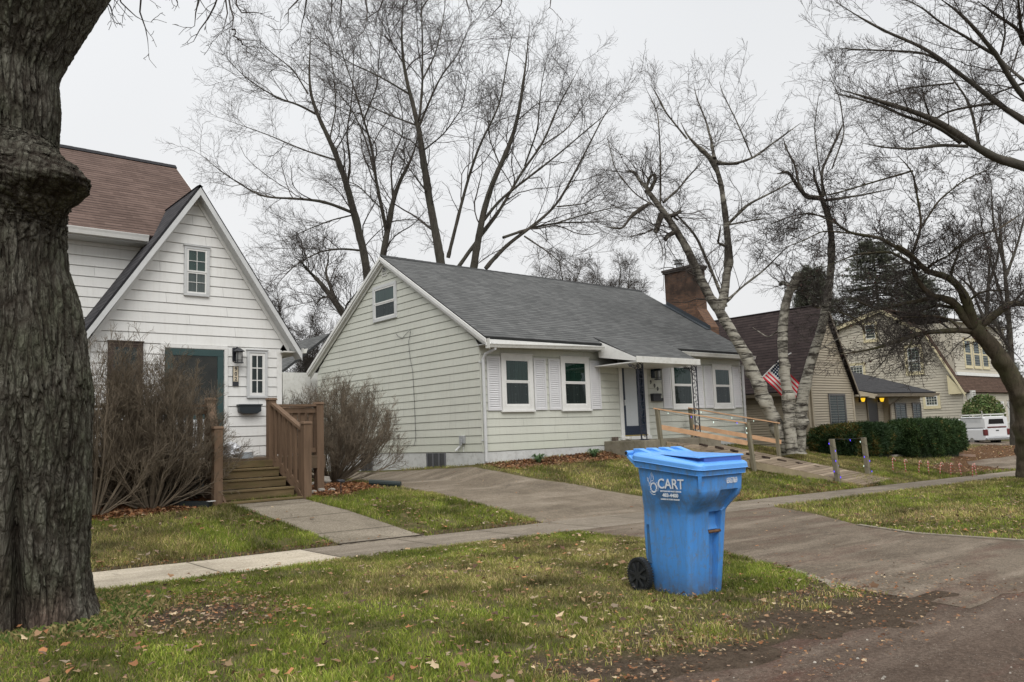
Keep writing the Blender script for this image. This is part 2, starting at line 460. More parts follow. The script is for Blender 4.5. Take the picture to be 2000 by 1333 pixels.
gc = gm.mix(gm.ramp(n3, [(.35, .6), (.6, 0.0)]), gc, (.05, .05, .022))
mc = gm.mix(gm.ramp(n2, [(.35, 0.0), (.7, 1.0)]), (.038, .028, .02), (.082, .062, .046))
mc = gm.mix(gm.ramp(n3, [(.45, 0.0), (.72, .6)]), mc, (.13, .1, .075))
bc = gm.mix(gm.ramp(n2, [(.35, 0.0), (.65, 1.0)]), (.07, .04, .022), (.19, .1, .05))
bc = gm.mix(gm.ramp(n3, [(.4, .8), (.6, 0.0)]), bc, (.03, .02, .012))
gc = gm.mix(gs.outputs[0], gc, mc); gc = gm.mix(gs.outputs[1], gc, bc)
gm.color(gc); gm.bump(gm.math('ADD', n3, n2), .8, .02)
ground = npmesh('ground', np.stack([GX, GY, GZ], -1).reshape(-1, 3), Fq, gm.m, smooth=True,
                attr=np.stack([md, bd, md * 0], -1).reshape(-1, 3))
tag(ground, kind='structure')

def sheet(name, poly, step, off, mat, crack=0.0, edge=0.0):
    """paving laid over the terrain: fine grid cut to the polygon by snapping the border points"""
    xs_ = [p[0] for p in poly]; ys_ = [p[1] for p in poly]
    import bmesh
    bm = bmesh.new()
    n = len(poly); P = []
    for i in range(n):                       # subdivide the outline
        a = np.array(poly[i], float); b = np.array(poly[(i + 1) % n], float)
        L = np.linalg.norm(b - a); k = max(1, int(L / (step * (1 if L < 30 else 3))))
        for j in range(k):
            q = a + (b - a) * j / k
            if edge and L < 60:
                q = q + (fbm(np.array([q[0] * 1.7]), np.array([q[1] * 1.7]))[0] - .5) * edge
            P.append(q)
    vs = [bm.verts.new((p[0], p[1], 0)) for p in P]
    f = bm.faces.new(vs)
    bmesh.ops.triangulate(bm, faces=[f])
    x0, x1, y0, y1 = max(min(xs_), -6 if step < .3 else -20), min(max(xs_), 30 if step < .3 else 62), max(min(ys_), -1), min(max(ys_), 32)
    for x in np.arange(math.ceil(x0 / step) * step, x1, step):
        geom = bm.verts[:] + bm.edges[:] + bm.faces[:]
        bmesh.ops.bisect_plane(bm, geom=geom, plane_co=(x, 0, 0), plane_no=(1, 0, 0))
    for y in np.arange(math.ceil(y0 / step) * step, y1, step):
        geom = bm.verts[:] + bm.edges[:] + bm.faces[:]
        bmesh.ops.bisect_plane(bm, geom=geom, plane_co=(0, y, 0), plane_no=(0, 1, 0))
    be = [e for e in bm.edges if e.is_boundary]
    ret = bmesh.ops.extrude_edge_only(bm, edges=be)
    low = set(g for g in ret['geom'] if isinstance(g, bmesh.types.BMVert))
    X = np.array([v_.co.x for v_ in bm.verts]); Y = np.array([v_.co.y for v_ in bm.verts])
    Z = H(X, Y) + off + (fbm(X * .8, Y * .8) - .5) * .012 * np.clip((Y - 3.3) / .4, 0, 1)
    for v_, z in zip(bm.verts, Z): v_.co.z = z - (.045 if v_ in low else 0)
    me = bpy.data.meshes.new(name); bm.to_mesh(me); bm.free(); me.materials.append(mat)
    o = link(bpy.data.objects.new(name, me)); tag(o, kind='structure'); return o

def paving_mat(name, c1, c2, light, speck=.5, joints=None, red=0.0, cracks=0.0, cross=None):
    m = NM(name, .95, .12)
    v = m.coord((1, 1, 1))
    a = m.noise(.55, 5, .6, v); b = m.noise(5, 6, .7, v); s = m.noise(90, 3, .8, v); st = m.noise(1.2, 5, .6, m.coord((.35, 1.6, 1)))
    cc = m.mix(m.ramp(a, [(.35, 0.0), (.65, 1.0)]), c1, c2)
    cc = m.mix(m.ramp(b, [(.42, 0.0), (.75, .55)]), cc, tuple(x * .6 for x in c1))
    cc = m.mix(m.ramp(st, [(.48, 0.0), (.66, .75)]), cc, light)
    st2 = m.noise(.8, 6, .7, m.coord((.5, 1.2, 1), rot=(0, 0, .6)))
    cc = m.mix(m.ramp(st2, [(.5, 0.0), (.68, .6)]), cc, tuple(x * .55 for x in c1))
    if red > 0:
        r1 = m.noise(.7, 6, .7, m.coord((.6, 2.2, 1))); 
        cc = m.mix(m.ramp(r1, [(.5, 0.0), (.66, red)]), cc, (.095, .045, .034))
    vo = m.n('ShaderNodeTexVoronoi'); m.l(v, vo.inputs['Vector']); vo.inputs['Scale'].default_value = 95
    vo2 = m.n('ShaderNodeSeparateColor'); m.l(vo.outputs['Color'], vo2.inputs[0])
    pick = m.math('GREATER_THAN', vo2.outputs[0], .9); near = m.math('LESS_THAN', vo.outputs['Distance'], .36)
    cc = m.mix(m.math('MULTIPLY', m.math('MULTIPLY', pick, near), m.math('MULTIPLY', m.ramp(m.noise(2.1, 3, .6, v), [(.42, .1), (.6, 1.0)]), speck)), cc, (.3, .27, .23))
    cc = m.mix(m.ramp(s, [(.35, .5), (.55, 0.0)]), cc, tuple(x * .55 for x in c1))
    agg = m.noise(38, 3, .9, v)
    cc = m.mix(m.ramp(agg, [(.42, .55), (.5, 0.0)]), cc, tuple(x * .5 for x in c1)); cc = m.mix(m.ramp(agg, [(.55, 0.0), (.68, .45)]), cc, light)
    if cracks > 0:
        wv = m.n('ShaderNodeVectorMath', operation='ADD'); m.l(v, wv.inputs[0])
        nv = m.n('ShaderNodeTexNoise'); nv.inputs['Scale'].default_value = 2.5; nv.inputs['Detail'].default_value = 5; m.l(v, nv.inputs['Vector'])
        sc = m.n('ShaderNodeVectorMath', operation='SCALE'); m.l(nv.outputs['Color'], sc.inputs[0]); sc.inputs['Scale'].default_value = .7
        m.l(sc.outputs[0], wv.inputs[1])
        vc = m.n('ShaderNodeTexVoronoi'); vc.feature = 'DISTANCE_TO_EDGE'; vc.inputs['Scale'].default_value = .8; m.l(wv.outputs[0], vc.inputs['Vector'])
        ck = m.math('MULTIPLY', m.ramp(vc.outputs['Distance'], [(0.0, 1.0), (.012, 0.0)]), m.math('MULTIPLY', m.ramp(m.noise(.9, 2, .5, v), [(.45, 0.0), (.6, 1.0)]), cracks))
        cc = m.mix(ck, cc, (.03, .025, .02))
    if joints:
        cs = m.n('ShaderNodeTexCoord'); ss = m.n('ShaderNodeSeparateXYZ'); m.l(cs.outputs['Object'], ss.inputs[0])
        fr = m.math('FRACT', m.math('DIVIDE', m.math('ADD', ss.outputs['X'], joints[1]), joints[0]))
        ln = m.math('LESS_THAN', fr, .022)
        ds = m.math('ABSOLUTE', m.math('SUBTRACT', fr, .011))
        cc = m.mix(m.math('MULTIPLY', ln, .85), cc, (.035, .03, .022))
        sd_ = m.ramp(ds, [(.01, .3), (.1, 0.0)]); cc = m.mix(sd_, cc, tuple(x * .6 for x in c1))
    if cross:
        cs = m.n('ShaderNodeTexCoord'); ss = m.n('ShaderNodeSeparateXYZ'); m.l(cs.outputs['Object'], ss.inputs[0])
        fr = m.math('FRACT', m.math('DIVIDE', m.math('ADD', ss.outputs['Y'], cross[1]), cross[0]))
        cc = m.mix(m.math('MULTIPLY', m.math('LESS_THAN', fr, .03), .75), cc, (.05, .04, .03))
    m.color(cc); m.bump(m.math('ADD', m.math('ADD', s, m.math('MULTIPLY', agg, 1.5)), m.math('MULTIPLY', b, .6)), .7, .008)
    return m.m
M_street = paving_mat('worn_asphalt', (.075, .053, .04), (.125, .094, .073), (.19, .15, .12), .9, red=.95, cracks=.5)
M_apron = paving_mat('old_asphalt', (.12, .096, .072), (.205, .169, .131), (.29, .244, .193), .9, red=.6, cracks=.6)
M_drive = paving_mat('driveway_concrete', (.145, .118, .088), (.225, .188, .144), (.31, .265, .21), .3, cracks=.4)
M_path = paving_mat('grey_concrete', (.19, .163, .125), (.265, .23, .18), (.33, .29, .23), .1, cracks=.5, cross=(.92, .1))
M_walkL = paving_mat('pale_concrete', (.46, .4, .31), (.58, .515, .41), (.64, .575, .47), .05, cracks=.5, joints=(1.52, -.35))
M_walkR = paving_mat('weathered_concrete', (.185, .158, .125), (.26, .224, .178), (.33, .285, .23), .2, cracks=.4, joints=(1.52, -.35))
sheet('street', P_street, .25, .0, M_street)
sheet('apron', P_apron, .25, .006, M_apron, edge=.25)
sheet('sidewalk', P_walkL, .3, .012, M_walkL)
sheet('sidewalk_old', P_walkR, .3, .012, M_walkR)
sheet('driveway', P_drive, .25, .004, M_drive, edge=.2)
sheet('driveway_far', P_far, 1.0, .008, M_apron, edge=.4)
path_ = sheet('front_path', P_path, .25, .018, M_path)
# dark debris-filled gap between path and sidewalk
kerb = MB()
for i in range(24):
    x = 5.5 + i * .06
    kerb.box(x, x + .06, 10.35 + random.uniform(-.01, .01), 10.41, h(x, 10.4) + .01, h(x, 10.4) + .025)
tag(kerb.build('path_joint', plain('joint_dirt', (.04, .03, .022), .95, .3, 20)), kind='structure')
# worn concrete kerb where the apron meets the grass
kb = MB()
for (x0, y0, x1, y1) in ((11.62, 3.3, 11.62, 5.0), (11.62, 5.0, 12.2, 6.1), (6.98, 3.75, 7.22, 3.95), (7.22, 3.95, 7.72, 4.7)):
    n = 6
    for i in range(n):
        a = (x0 + (x1 - x0) * i / n, y0 + (y1 - y0) * i / n); b = (x0 + (x1 - x0) * (i + 1) / n, y0 + (y1 - y0) * (i + 1) / n)
        kb.beam((a[0], a[1], h(*a) + .0), (b[0], b[1], h(*b) + .0), .09, .05)
tag(kb.build('kerb', plain('kerb_concrete', (.2, .172, .135), .95, .25, 12, bump=.4)), kind='structure')

# ---------------------------------------------------------------- grass blades and fallen leaves
def visible(x, y, z, m=.22):
    u, v_, d = pxs(np.stack([x, y, z], -1))
    return (d > 1) & (u > -2000 * m) & (u < 2000 * (1 + m)) & (v_ < 1333 * (1 + m)) & (v_ > -100)

def blades(n, x0, x1, y0, y1, hh, ww, seed):
    r = np.random.default_rng(seed)
    x = r.uniform(x0, x1, n); y = r.uniform(y0, y1, n)
    k = ~paved(x, y) & visible(x, y, x * 0)
    x, y = x[k], y[k]
    m = mud(x, y); b = bed(x, y)
    patch = fbm(x * .9 + 3, y * .9)
    clump = fbm(x * 5, y * 5)
    keep = (r.random(len(x)) > m * 1.15) & ~(b & (r.random(len(x)) < .985)) & (r.random(len(x)) < .02 + 2.3 * np.clip(clump - .22, 0, 1))
    x, y, m, patch, clump = [q[keep] for q in (x, y, m, patch, clump)]
    n = len(x); z = H(x, y) + .008
    edge = 1.0
    lush = np.clip(1 - np.hypot((x - 6.9) / .75, (y - 4.15) / .3), 0, 1) > .15
    hgt = hh * (.45 + .9 * r.random(n)) * (.6 + .8 * patch) * np.where(lush, 1.5, 1)
    wd = ww * (.7 + .6 * r.random(n))
    a = r.uniform(0, 2 * np.pi, n); la = r.uniform(0, 2 * np.pi, n); lean = hgt * r.uniform(.15, 1.0, n)
    c, s = np.cos(a), np.sin(a)
    V = np.empty((n, 5, 3))
    V[:, 0] = np.stack([x - c * wd / 2, y - s * wd / 2, z], -1)
    V[:, 1] = np.stack([x + c * wd / 2, y + s * wd / 2, z], -1)
    mxp = x + np.cos(la) * lean * .35; myp = y + np.sin(la) * lean * .35; mz = z + hgt * .6
    V[:, 2] = np.stack([mxp + c * wd * .38, myp + s * wd * .38, mz], -1)
    V[:, 3] = np.stack([mxp - c * wd * .38, myp - s * wd * .38, mz], -1)
    V[:, 4] = np.stack([x + np.cos(la) * lean, y + np.sin(la) * lean, z + hgt * .92], -1)
    base = np.arange(n)[:, None] * 5
    F1 = base + np.array([[0, 1, 2]]); F2 = base + np.array([[0, 2, 3]]); F3 = base + np.array([[3, 2, 4]])
    Fs = np.concatenate([F1, F2, F3])
    dry = np.clip((fbm(x * .7 + 40, y * .7) - .44) * 3.4 + np.clip((y - 11) * .08, 0, .45) + np.clip((x - 12) * .03, 0, .25) + m * .8, 0, 1)
    dry = np.where(lush, 0, dry)
    t = r.random(n) < (.1 + .5 * dry)
    green = np.array([.085, .135, .018]); green2 = np.array([.24, .265, .045]); straw = np.array([.46, .39, .17]); brown = np.array([.17, .12, .06])
    q = r.random((n, 1))
    C = green * (1 - q) + green2 * q
    C = C * (1 - .45 * dry[:, None]) + np.array([.21, .19, .06]) * .45 * dry[:, None]
    q2 = r.random((n, 1)); C = np.where(t[:, None], straw * q2 + brown * (1 - q2), C)
    C = C * r.uniform(.7, 1.3, (n, 1)) * (.3 + 1.4 * np.clip(fbm(x * 2.2 + 11, y * 2.2, 0, 5) * 1.5 - .25, 0, 1.1))[:, None]
    return V.reshape(-1, 3), Fs, np.repeat(C, 5, 0)

parts = [blades(440000, -1.5, 9.2, 3.0, 9.05, .044, .006, 1),
         blades(120000, 1.5, 9.6, 10.34, 13.4, .06, .007, 2),
         blades(24000, 7.0, 12.4, 13.0, 19, .06, .009, 3),
         blades(150000, 12.0, 30, 10.34, 15.6, .07, .011, 4),
         blades(130000, 11.6, 34, 3.2, 9.05, .065, .011, 5),
         blades(40000, 28, 60, 10.4, 17, .09, .02, 6),
         blades(30000, 34, 70, 3.2, 9.05, .09, .025, 8)]
ov = 0; VV = []; FF = []; CC = []
for a, b, c in parts:
    VV.append(a); FF.append(b + ov); CC.append(c); ov += len(a)
M_blade = attr_mat('grass_blade', .7, .2, .25)
gr = npmesh('grass', np.concatenate(VV), np.concatenate(FF), M_blade, attr=np.concatenate(CC))
tag(gr, 'short patchy green and straw coloured lawn grass', 'grass', kind='stuff')

def leaves(n, sx, sy, size, seed, cols, curl=.5, zoff=.02, dens=None, onpave=.06, flat=.3):
    r = np.random.default_rng(seed)
    x = r.uniform(*sx, n); y = r.uniform(*sy, n)
    pv = paved(x, y)
    keep = visible(x, y, x * 0) & (~pv | (r.random(n) < onpave))
    if dens is not None: keep &= r.random(n) < dens(x, y)
    x, y, pv = x[keep], y[keep], pv[keep]; n = len(x)
    z = H(x, y) + np.where(pv, .02, zoff) + r.random(n) * .015
    K = 9
    ang = np.linspace(0, 2 * np.pi, K, endpoint=False)
    lobes = np.array([1.0, .55, .95, .5, .7, .35, .7, .5, .95])   # a lobed maple-like outline
    s = size * (.5 + r.random(n) * .9)
    rx = lobes[None] * s[:, None] * r.uniform(.75, 1.15, (n, K))
    lx = np.cos(ang)[None] * rx; ly = np.sin(ang)[None] * rx * r.uniform(.6, 1, (n, 1))
    cu = r.uniform(-1, 1, (n, 1)) * curl / size * .5
    lz = cu * (lx ** 2) + r.uniform(-1, 1, (n, 1)) * curl * .4 / size * ly ** 2 + r.normal(0, .08, (n, K)) * s[:, None]
    L = np.stack([lx, ly, lz], -1)
    L = np.concatenate([L, np.zeros((n, 1, 3))], 1)
    yaw = r.uniform(0, 2 * np.pi, n); tl = r.normal(0, flat, n)
    cz, sz, ct, st = np.cos(yaw), np.sin(yaw), np.cos(tl), np.sin(tl)
    X = L[..., 0]; Y = L[..., 1] * ct[:, None] - L[..., 2] * st[:, None]; Z = L[..., 1] * st[:, None] + L[..., 2] * ct[:, None]
    V = np.stack([X * cz[:, None] - Y * sz[:, None] + x[:, None], X * sz[:, None] + Y * cz[:, None] + y[:, None], Z - Z.min(1, keepdims=True) + z[:, None]], -1)
    b = (np.arange(n) * (K + 1))[:, None]
    Fs = np.concatenate([b + np.array([[K, i, (i + 1) % K]]) for i in range(K)])
    C = np.array(cols)[r.integers(0, len(cols), n)] * r.uniform(.6, 1.25, (n, 1))
    return V.reshape(-1, 3), Fs, np.repeat(C, K + 1, 0)
LC = [(.3, .18, .1), (.36, .25, .145), (.25, .155, .09), (.46, .36, .23), (.15, .09, .055), (.2, .14, .1), (.36, .17, .08), (.28, .22, .16), (.1, .065, .045), (.13, .075, .05)]
BC = [(.2, .085, .04), (.26, .13, .06), (.15, .07, .035), (.3, .18, .1), (.1, .05, .03), (.23, .1, .045)]
near = lambda x, y: .1 + 1.1 * np.clip((fbm(x * 1.1 + 7, y * 1.1) - .45) * 9, 0, 1)
muddy = lambda x, y: .25 + .75 * (mud(x, y) > .05)
edgeL = lambda x, y: np.clip(1 - np.abs(y - 10.45) / .16, 0, 1)
kerbD = lambda x, y: np.clip(1 - np.hypot(x - 7.0, y - 4.05) / .8, 0, 1)
parts = [leaves(2000, (-1.5, 9.2), (3.2, 9.0), .037, 11, LC, .8, .045, near),
         leaves(1500, (1.2, 3.6), (6.0, 8.2), .022, 27, BC + LC[:4], .6, .02, lambda x, y: mud(x, y) > .1),
         leaves(9000, (-1.5, 9.2), (3.0, 9.0), .019, 12, LC, .5, .035, muddy, .12),
         leaves(2500, (5.2, 8.2), (3.1, 5.0), .018, 24, LC, .5, .012, kerbD, .7),
         leaves(1300, (1.5, 9.5), (10.4, 13), .04, 13, LC, .6, .045, near),
         leaves(1500, (1.5, 9.5), (10.3, 13), .014, 25, LC, .6, .02, near),
         leaves(2500, (1.5, 12), (10.35, 10.7), .02, 14, BC, .5, .008, edgeL),
         leaves(5000, (12, 30), (10.3, 15.5), .032, 15, LC, .5, .03, near),
         leaves(7000, (12, 30), (3.2, 9.05), .034, 16, LC, .5, .03, lambda x, y: .3 + .7 * (y < 6)),
         leaves(1800, (12.2, 22), (10.3, 11.2), .035, 17, BC, .5, .02, lambda x, y: np.clip(1.3 - (y - 10.36) / .6, 0, 1)),
         leaves(3500, (28, 58), (10.6, 18), .05, 18, LC, .5, .02, lambda x, y: .3 + .7 * bed(x, y)),
         leaves(1500, (34, 70), (3.2, 9), .06, 21, LC, .5, .03),
         leaves(900, (4, 40), (-1, 3.2), .014, 22, LC, .4, .0, None, .5),
         leaves(1500, (8, 15), (3, 16), .02, 23, LC, .4, .0, lambda x, y: fbm(x * 1.3, y * 1.3) > .52, .5),
         leaves(2600, (2.8, 8.2), (2.4, 3.9), .017, 28, LC + BC, .6, .02, lambda x, y: .25 + (fbm(x * 2, y * 2) > .5), .5)]
ov = 0; VV = []; FF = []; CC = []
for a, b, c in parts:
    VV.append(a); FF.append(b + ov); CC.append(c); ov += len(a)
M_leaf = attr_mat('dead_leaf', .85, .15, .15)
fl = npmesh('fallen_leaves', np.concatenate(VV), np.concatenate(FF), M_leaf, attr=np.concatenate(CC))
tag(fl, 'dry tan and orange leaves scattered over the lawns and street edge', 'fallen leaves', kind='stuff')
parts = [leaves(15000, (2.0, 5.0), (12.6, 15.6), .034, 31, BC, .5, .01, lambda x, y: bed(x, y) * 1.0, 0, .5),
         leaves(9000, (6.3, 9.5), (13.0, 17.5), .034, 32, BC, .5, .01, lambda x, y: bed(x, y) * 1.0, 0, .5),
         leaves(4500, (12.3, 16.7), (14.6, 15.56), .035, 33, BC + LC[:3], .5, .01, None, 0, .5)]
ov = 0; VV = []; FF = []; CC = []
for a, b, c in parts:
    VV.append(a); FF.append(b + ov); CC.append(c); ov += len(a)
ll = npmesh('leaf_litter', np.concatenate(VV), np.concatenate(FF), M_leaf, attr=np.concatenate(CC))
tag(ll, 'deep red brown leaf litter banked along the house fronts', 'leaf litter', kind='stuff')
gv = MB()
for k in range(700):
    x = random.uniform(3.5, 30); y = random.uniform(-1.5, 3.0)
    if x > 14 and random.random() < .4: continue
    s = random.uniform(.003, .009)
    z = h(x, y) + .002
    gv.hexa([(x - s, y - s * .7, z), (x + s, y - s, z), (x + s * .8, y + s, z), (x - s, y + s, z)], [(x - s * .6, y - s * .5, z + s), (x + s * .5, y - s * .6, z + s), (x + s * .4, y + s * .5, z + s), (x - s * .5, y + s * .6, z + s)])
tag(gv.build('gravel', plain('grit_stone', (.34, .31, .27), .9, .4, 9)), 'loose pale grit and pebbles along the street', 'gravel', kind='stuff')

# ---------------------------------------------------------------- building helpers
class Plane:
    """vertical wall plane: u runs along the wall, z is height, n is out of the wall"""
    def __init__(s, P, U, N): s.P = Vector(P); s.U = Vector(U).normalized(); s.N = Vector(N).normalized()
    def p(s, u, z, n=0.0): return s.P + s.U * u + s.N * n + Vector((0, 0, z))
    def box(s, mb, u0, u1, z0, z1, n0, n1):
        mb.hexa([s.p(u0, z0, n0), s.p(u1, z0, n0), s.p(u1, z0, n1), s.p(u0, z0, n1)], [s.p(u0, z1, n0), s.p(u1, z1, n0), s.p(u1, z1, n1), s.p(u0, z1, n1)]); return mb

def siding(pl, ext, z0, z1, e=.2, lip=.016, gap=.085):
    mb = MB(); z = z0
    while z < z1 - 1e-4:
        t = min(z + e, z1); a0, a1 = ext(z); b0, b1 = ext(t)
        if a1 - a0 < .02: break
        if b1 <= b0: b0 = b1 = (b0 + b1) / 2
        gp_ = e * gap
        mb.quad(pl.p(a0, z + gp_, lip), pl.p(a1, z + gp_, lip), pl.p(b1, t, .004), pl.p(b0, t, .004))
        mb.quad(pl.p(a0, z + gp_, -.016), pl.p(a1, z + gp_, -.016), pl.p(a1, z + gp_, lip), pl.p(a0, z + gp_, lip))
        mb.quad(pl.p(a0, z, -.016), pl.p(a1, z, -.016), pl.p(a1, z + gp_, -.016), pl.p(a0, z + gp_, -.016))
        mb.quad(pl.p(a0, z, -.016), pl.p(a1, z, -.016), pl.p(a1, z, .004), pl.p(a0, z, .004))
        z = t
    return mb

M_white = plain('white_paint', (.66, .66, .64), .45, .05, 4, .35, dirt=.25, dirtc=(.4, .38, .33))
M_whited = plain('old_white_paint', (.58, .58, .55), .55, .08, 4, .3, dirt=.45, dirtc=(.3, .27, .2))
M_alum = plain('grey_white_trim', (.5, .51, .51), .4, .06, 3, .4, dirt=.25, dirtc=(.3, .3, .28))
M_black = plain('black_paint', (.018, .02, .026), .4, .15, 8, .5)
M_iron = plain('wrought_iron', (.016, .018, .03), .35, .15, 8, .5)
M_glass = glass_mat('window_glass', (.75, .82, .8), .55)
M_glassg = glass_mat('green_window_glass', (.6, .78, .72), .8)
M_curt = plain('dark_curtain', (.05, .056, .056), .9, .35, 3, .1, stretch=(6, 6, .3))
M_curtg = plain('green_curtain', (.045, .075, .062), .9, .35, 3, .1, stretch=(6, 6, .3))
M_curtl = plain('grey_curtain', (.2, .2, .2), .9, .2, 3, .1, stretch=(6, 6, .3))
M_found = plain('foundation_paint', (.5, .51, .5), .9, .08, 2.5, .15, .3, dirt=.55, dirtc=(.2, .19, .17))

def ring(pl, mb, u0, u1, z0, z1, w, n0, n1):
    pl.box(mb, u0, u1, z1 - w, z1, n0, n1); pl.box(mb, u0, u1, z0, z0 + w, n0, n1)
    pl.box(mb, u0, u0 + w, z0 + w, z1 - w, n0, n1); pl.box(mb, u1 - w, u1, z0 + w, z1 - w, n0, n1)

def curtain(pl, u0, u1, z0, z1, n, fold=.05, amp=.006):
    mb = MB(); k = max(4, int((u1 - u0) / .02)); pts = []
    for i in range(k + 1):
        u = u0 + (u1 - u0) * i / k
        pts.append((u, n + amp * math.sin(u * 2 * math.pi / fold) * (.6 + .4 * math.sin(u * 17))))
    for i in range(k):
        a, b = pts[i], pts[i + 1]
        mb.quad(pl.p(a[0], z0, a[1]), pl.p(b[0], z0, b[1]), pl.p(b[0], z1, b[1]), pl.p(a[0], z1, a[1]))
    return mb

def window(par, pl, u0, u1, z0, z1, fw=.09, sash=.035, split=.5, mat=None, upper=None, lower=None, muntin=(0, 0, 0, 0), sill=True, sillmat=None, label=None, cover=.0, shash_mat=None, head=True, mw=.01):
    """frame (part) > sash, pane (two), curtain, sill"""
    mat = mat or M_white
    mb = MB(); ring(pl, mb, u0, u1, z0, z1, fw, .001, .055)
    if head: pl.box(mb, u0 - .015, u1 + .015, z1 + .001, z1 + .025, .001, .075)
    fr = mb.build('window', mat, par, bevel=.004)
    if label: fr['label'] = label
    a0, a1, b0, b1 = u0 + fw, u1 - fw, z0 + fw, z1 - fw
    zm = b0 + (b1 - b0) * split if split else None
    mb = MB()
    if split:
        ring(pl, mb, a0, a1, zm - sash / 2, b1, sash, .022, .046); ring(pl, mb, a0, a1, b0, zm - sash / 2 - .001, sash, .017, .036)
        regs = [(zm, b1 - sash, .033, muntin[0], muntin[1]), (b0 + sash, zm - sash, .027, muntin[2], muntin[3])]
    else:
        ring(pl, mb, a0, a1, b0, b1, sash, .018, .04); regs = [(b0 + sash, b1 - sash, .028, muntin[0], muntin[1])]
    for (q0, q1, nn, mv, mh) in regs:
        for i in range(mv):
            u = a0 + sash + (a1 - a0 - 2 * sash) * (i + 1) / (mv + 1); pl.box(mb, u - mw, u + mw, q0, q1, nn - .006, nn + .008)
        for i in range(mh):
            zz = q0 + (q1 - q0) * (i + 1) / (mh + 1); pl.box(mb, a0 + sash, a1 - sash, zz - mw, zz + mw, nn - .005, nn + .007)
    mb.build('sash', shash_mat or mat, fr)
    for k, (q0, q1, nn, mv, mh) in enumerate(regs):
        g = MB(); gq = [pl.p(a0 + sash, q0, nn), pl.p(a1 - sash, q0, nn), pl.p(a1 - sash, q1, nn), pl.p(a0 + sash, q1, nn)]
        if pl.U.cross(Vector((0, 0, 1))).dot(pl.N) < 0: gq = gq[::-1]
        g.quad(*gq)
        g.build('pane', (M_glassg if k == 0 else M_glass) if split else M_glass, fr)
    um = (a0 + a1) / 2
    if split:
        curtain(pl, a0 + .01, a1 - .01, zm, b1 - .01, .0175, .07, .0025).build('curtain', upper or M_curtg, fr)
        curtain(pl, a0 + .01, a1 - .01, b0 + .01, zm, .0175, .09, .0025).build('curtain', lower or M_curt, fr)
    else:
        curtain(pl, a0 + .01, a1 - .01, b0 + .01, b1 - .01, .0175, .07, .002).build('curtain', upper or M_curt, fr)
    if sill:
        s_ = MB(); pl.box(s_, u0 - .03, u1 + .03, z0 - .045, z0 - .001, .001, .085); s_.build('sill', sillmat or mat, fr, bevel=.004)
    return fr

def shutter(par, pl, u0, u1, z0, z1, mat):
    mb = MB(); ring(pl, mb, u0, u1, z0, z1, .05, .015, .045)
    pl.box(mb, u0 + .05, u1 - .05, z0 + .05, z1 - .05, .012, .02)
    k = int((z1 - z0 - .1) / .056)
    for i in range(k):
        z = z0 + .05 + (z1 - z0 - .1) * (i + .5) / k; a = .056 * .46
        mb.add([pl.p(u0 + .05, z - a, .041), pl.p(u1 - .05, z - a, .041), pl.p(u1 - .05, z + a, .022), pl.p(u0 + .05, z + a, .022),
                pl.p(u0 + .05, z - a, .03), pl.p(u1 - .05, z - a, .03)], [(0, 1, 2, 3), (0, 1, 5, 4)])
    return mb.build('shutter', mat, par)

def slab_roof(corners, thick, uvlen=None):
    """a roof plane as a slab; corners: eave left, eave right, ridge right, ridge left. uv in metres"""
    e0, e1, r1, r0 = [Vector(c) for c in corners]
    U = (e1 - e0).normalized(); V0 = (r0 - e0); V_ = (V0 - U * V0.dot(U)).normalized(); N = U.cross(V_)
    if N.z < 0: N = -N
    uv = [((c - e0).dot(U), (c - e0).dot(V_)) for c in (e0, e1, r1, r0)]
    mb = MB(); d = -N * thick
    top = [e0, e1, r1, r0]; bot = [c + d for c in top]
    mb.add(top, [(0, 1, 2, 3)], [uv])
    mb.add(top + bot, [(4, 5, 6, 7), (0, 1, 5, 4), (1, 2, 6, 5), (2, 3, 7, 6), (3, 0, 4, 7)], [[(0, 0)] * 4] * 5)
    return mb

def board_along(mb, a, b, drop, thick, n):
    """a trim board whose top edge runs from a to b, hanging down by drop, thick in direction n"""
    a = Vector(a); b = Vector(b); n = Vector(n) * thick; d = Vector((0, 0, -drop))
    mb.hexa([a, b, b + d, a + d], [a + n, b + n, b + d + n, a + d + n])

def gutter(mb, a, b, w=.12, hh=.11, out=(0, -1, 0)):
    """open K-style gutter"""
    a = Vector(a); b = Vector(b); o = Vector(out)
    prof = [(0, 0), (0, -hh), (w * .7, -hh), (w * .85, -hh * .45), (w, -.01), (w, 0), (w - .012, 0), (w - .02, -.02), (w * .7 - .01, -hh + .01), (.008, -hh + .01), (.008, 0)]
    n = len(prof)
    V = [a + o * p + Vector((0, 0, q)) for p, q in prof] + [b + o * p + Vector((0, 0, q)) for p, q in prof]
    mb.add(V, [(i, (i + 1) % n, n + (i + 1) % n, n + i) for i in range(n)] + [list(range(n)), list(range(n, 2 * n))])

# ================================================================ the white house with the gable wing (left)
h1 = thing('white_house', 'white sided house with a steep front gable, brown shingle roof and teal door', 'house', (5.2, 15.67, .6))
S1 = siding_mat('white_siding', (.71, .71, .69), .2)
SH1 = shingle_mat('brown_shingles', (.1, .068, .056), (.15, .105, .088), (.03, .021, .019))
SH1d = shingle_mat('dark_shingles', (.045, .045, .05), (.075, .073, .078), (.018, .018, .02))
Yw, GL, GR, GA, GZ1, GE = 15.67, 3.42, 7.02, 5.24, 6.5, 3.55
fp = Plane((0, Yw, 0), (1, 0, 0), (0, -1, 0))
def ext1(z):
    if z <= GE: return GL, GR
    t = (z - GE) / (GZ1 - GE)
    return 3.4 + (GA - 3.4) * t, 7.2 + (GA - 7.2) * t
siding(fp, ext1, .64, 6.42, .2).build('gable_siding', S1, h1)
sp_ = Plane((GR, 0, 0), (0, 1, 0), (1, 0, 0))
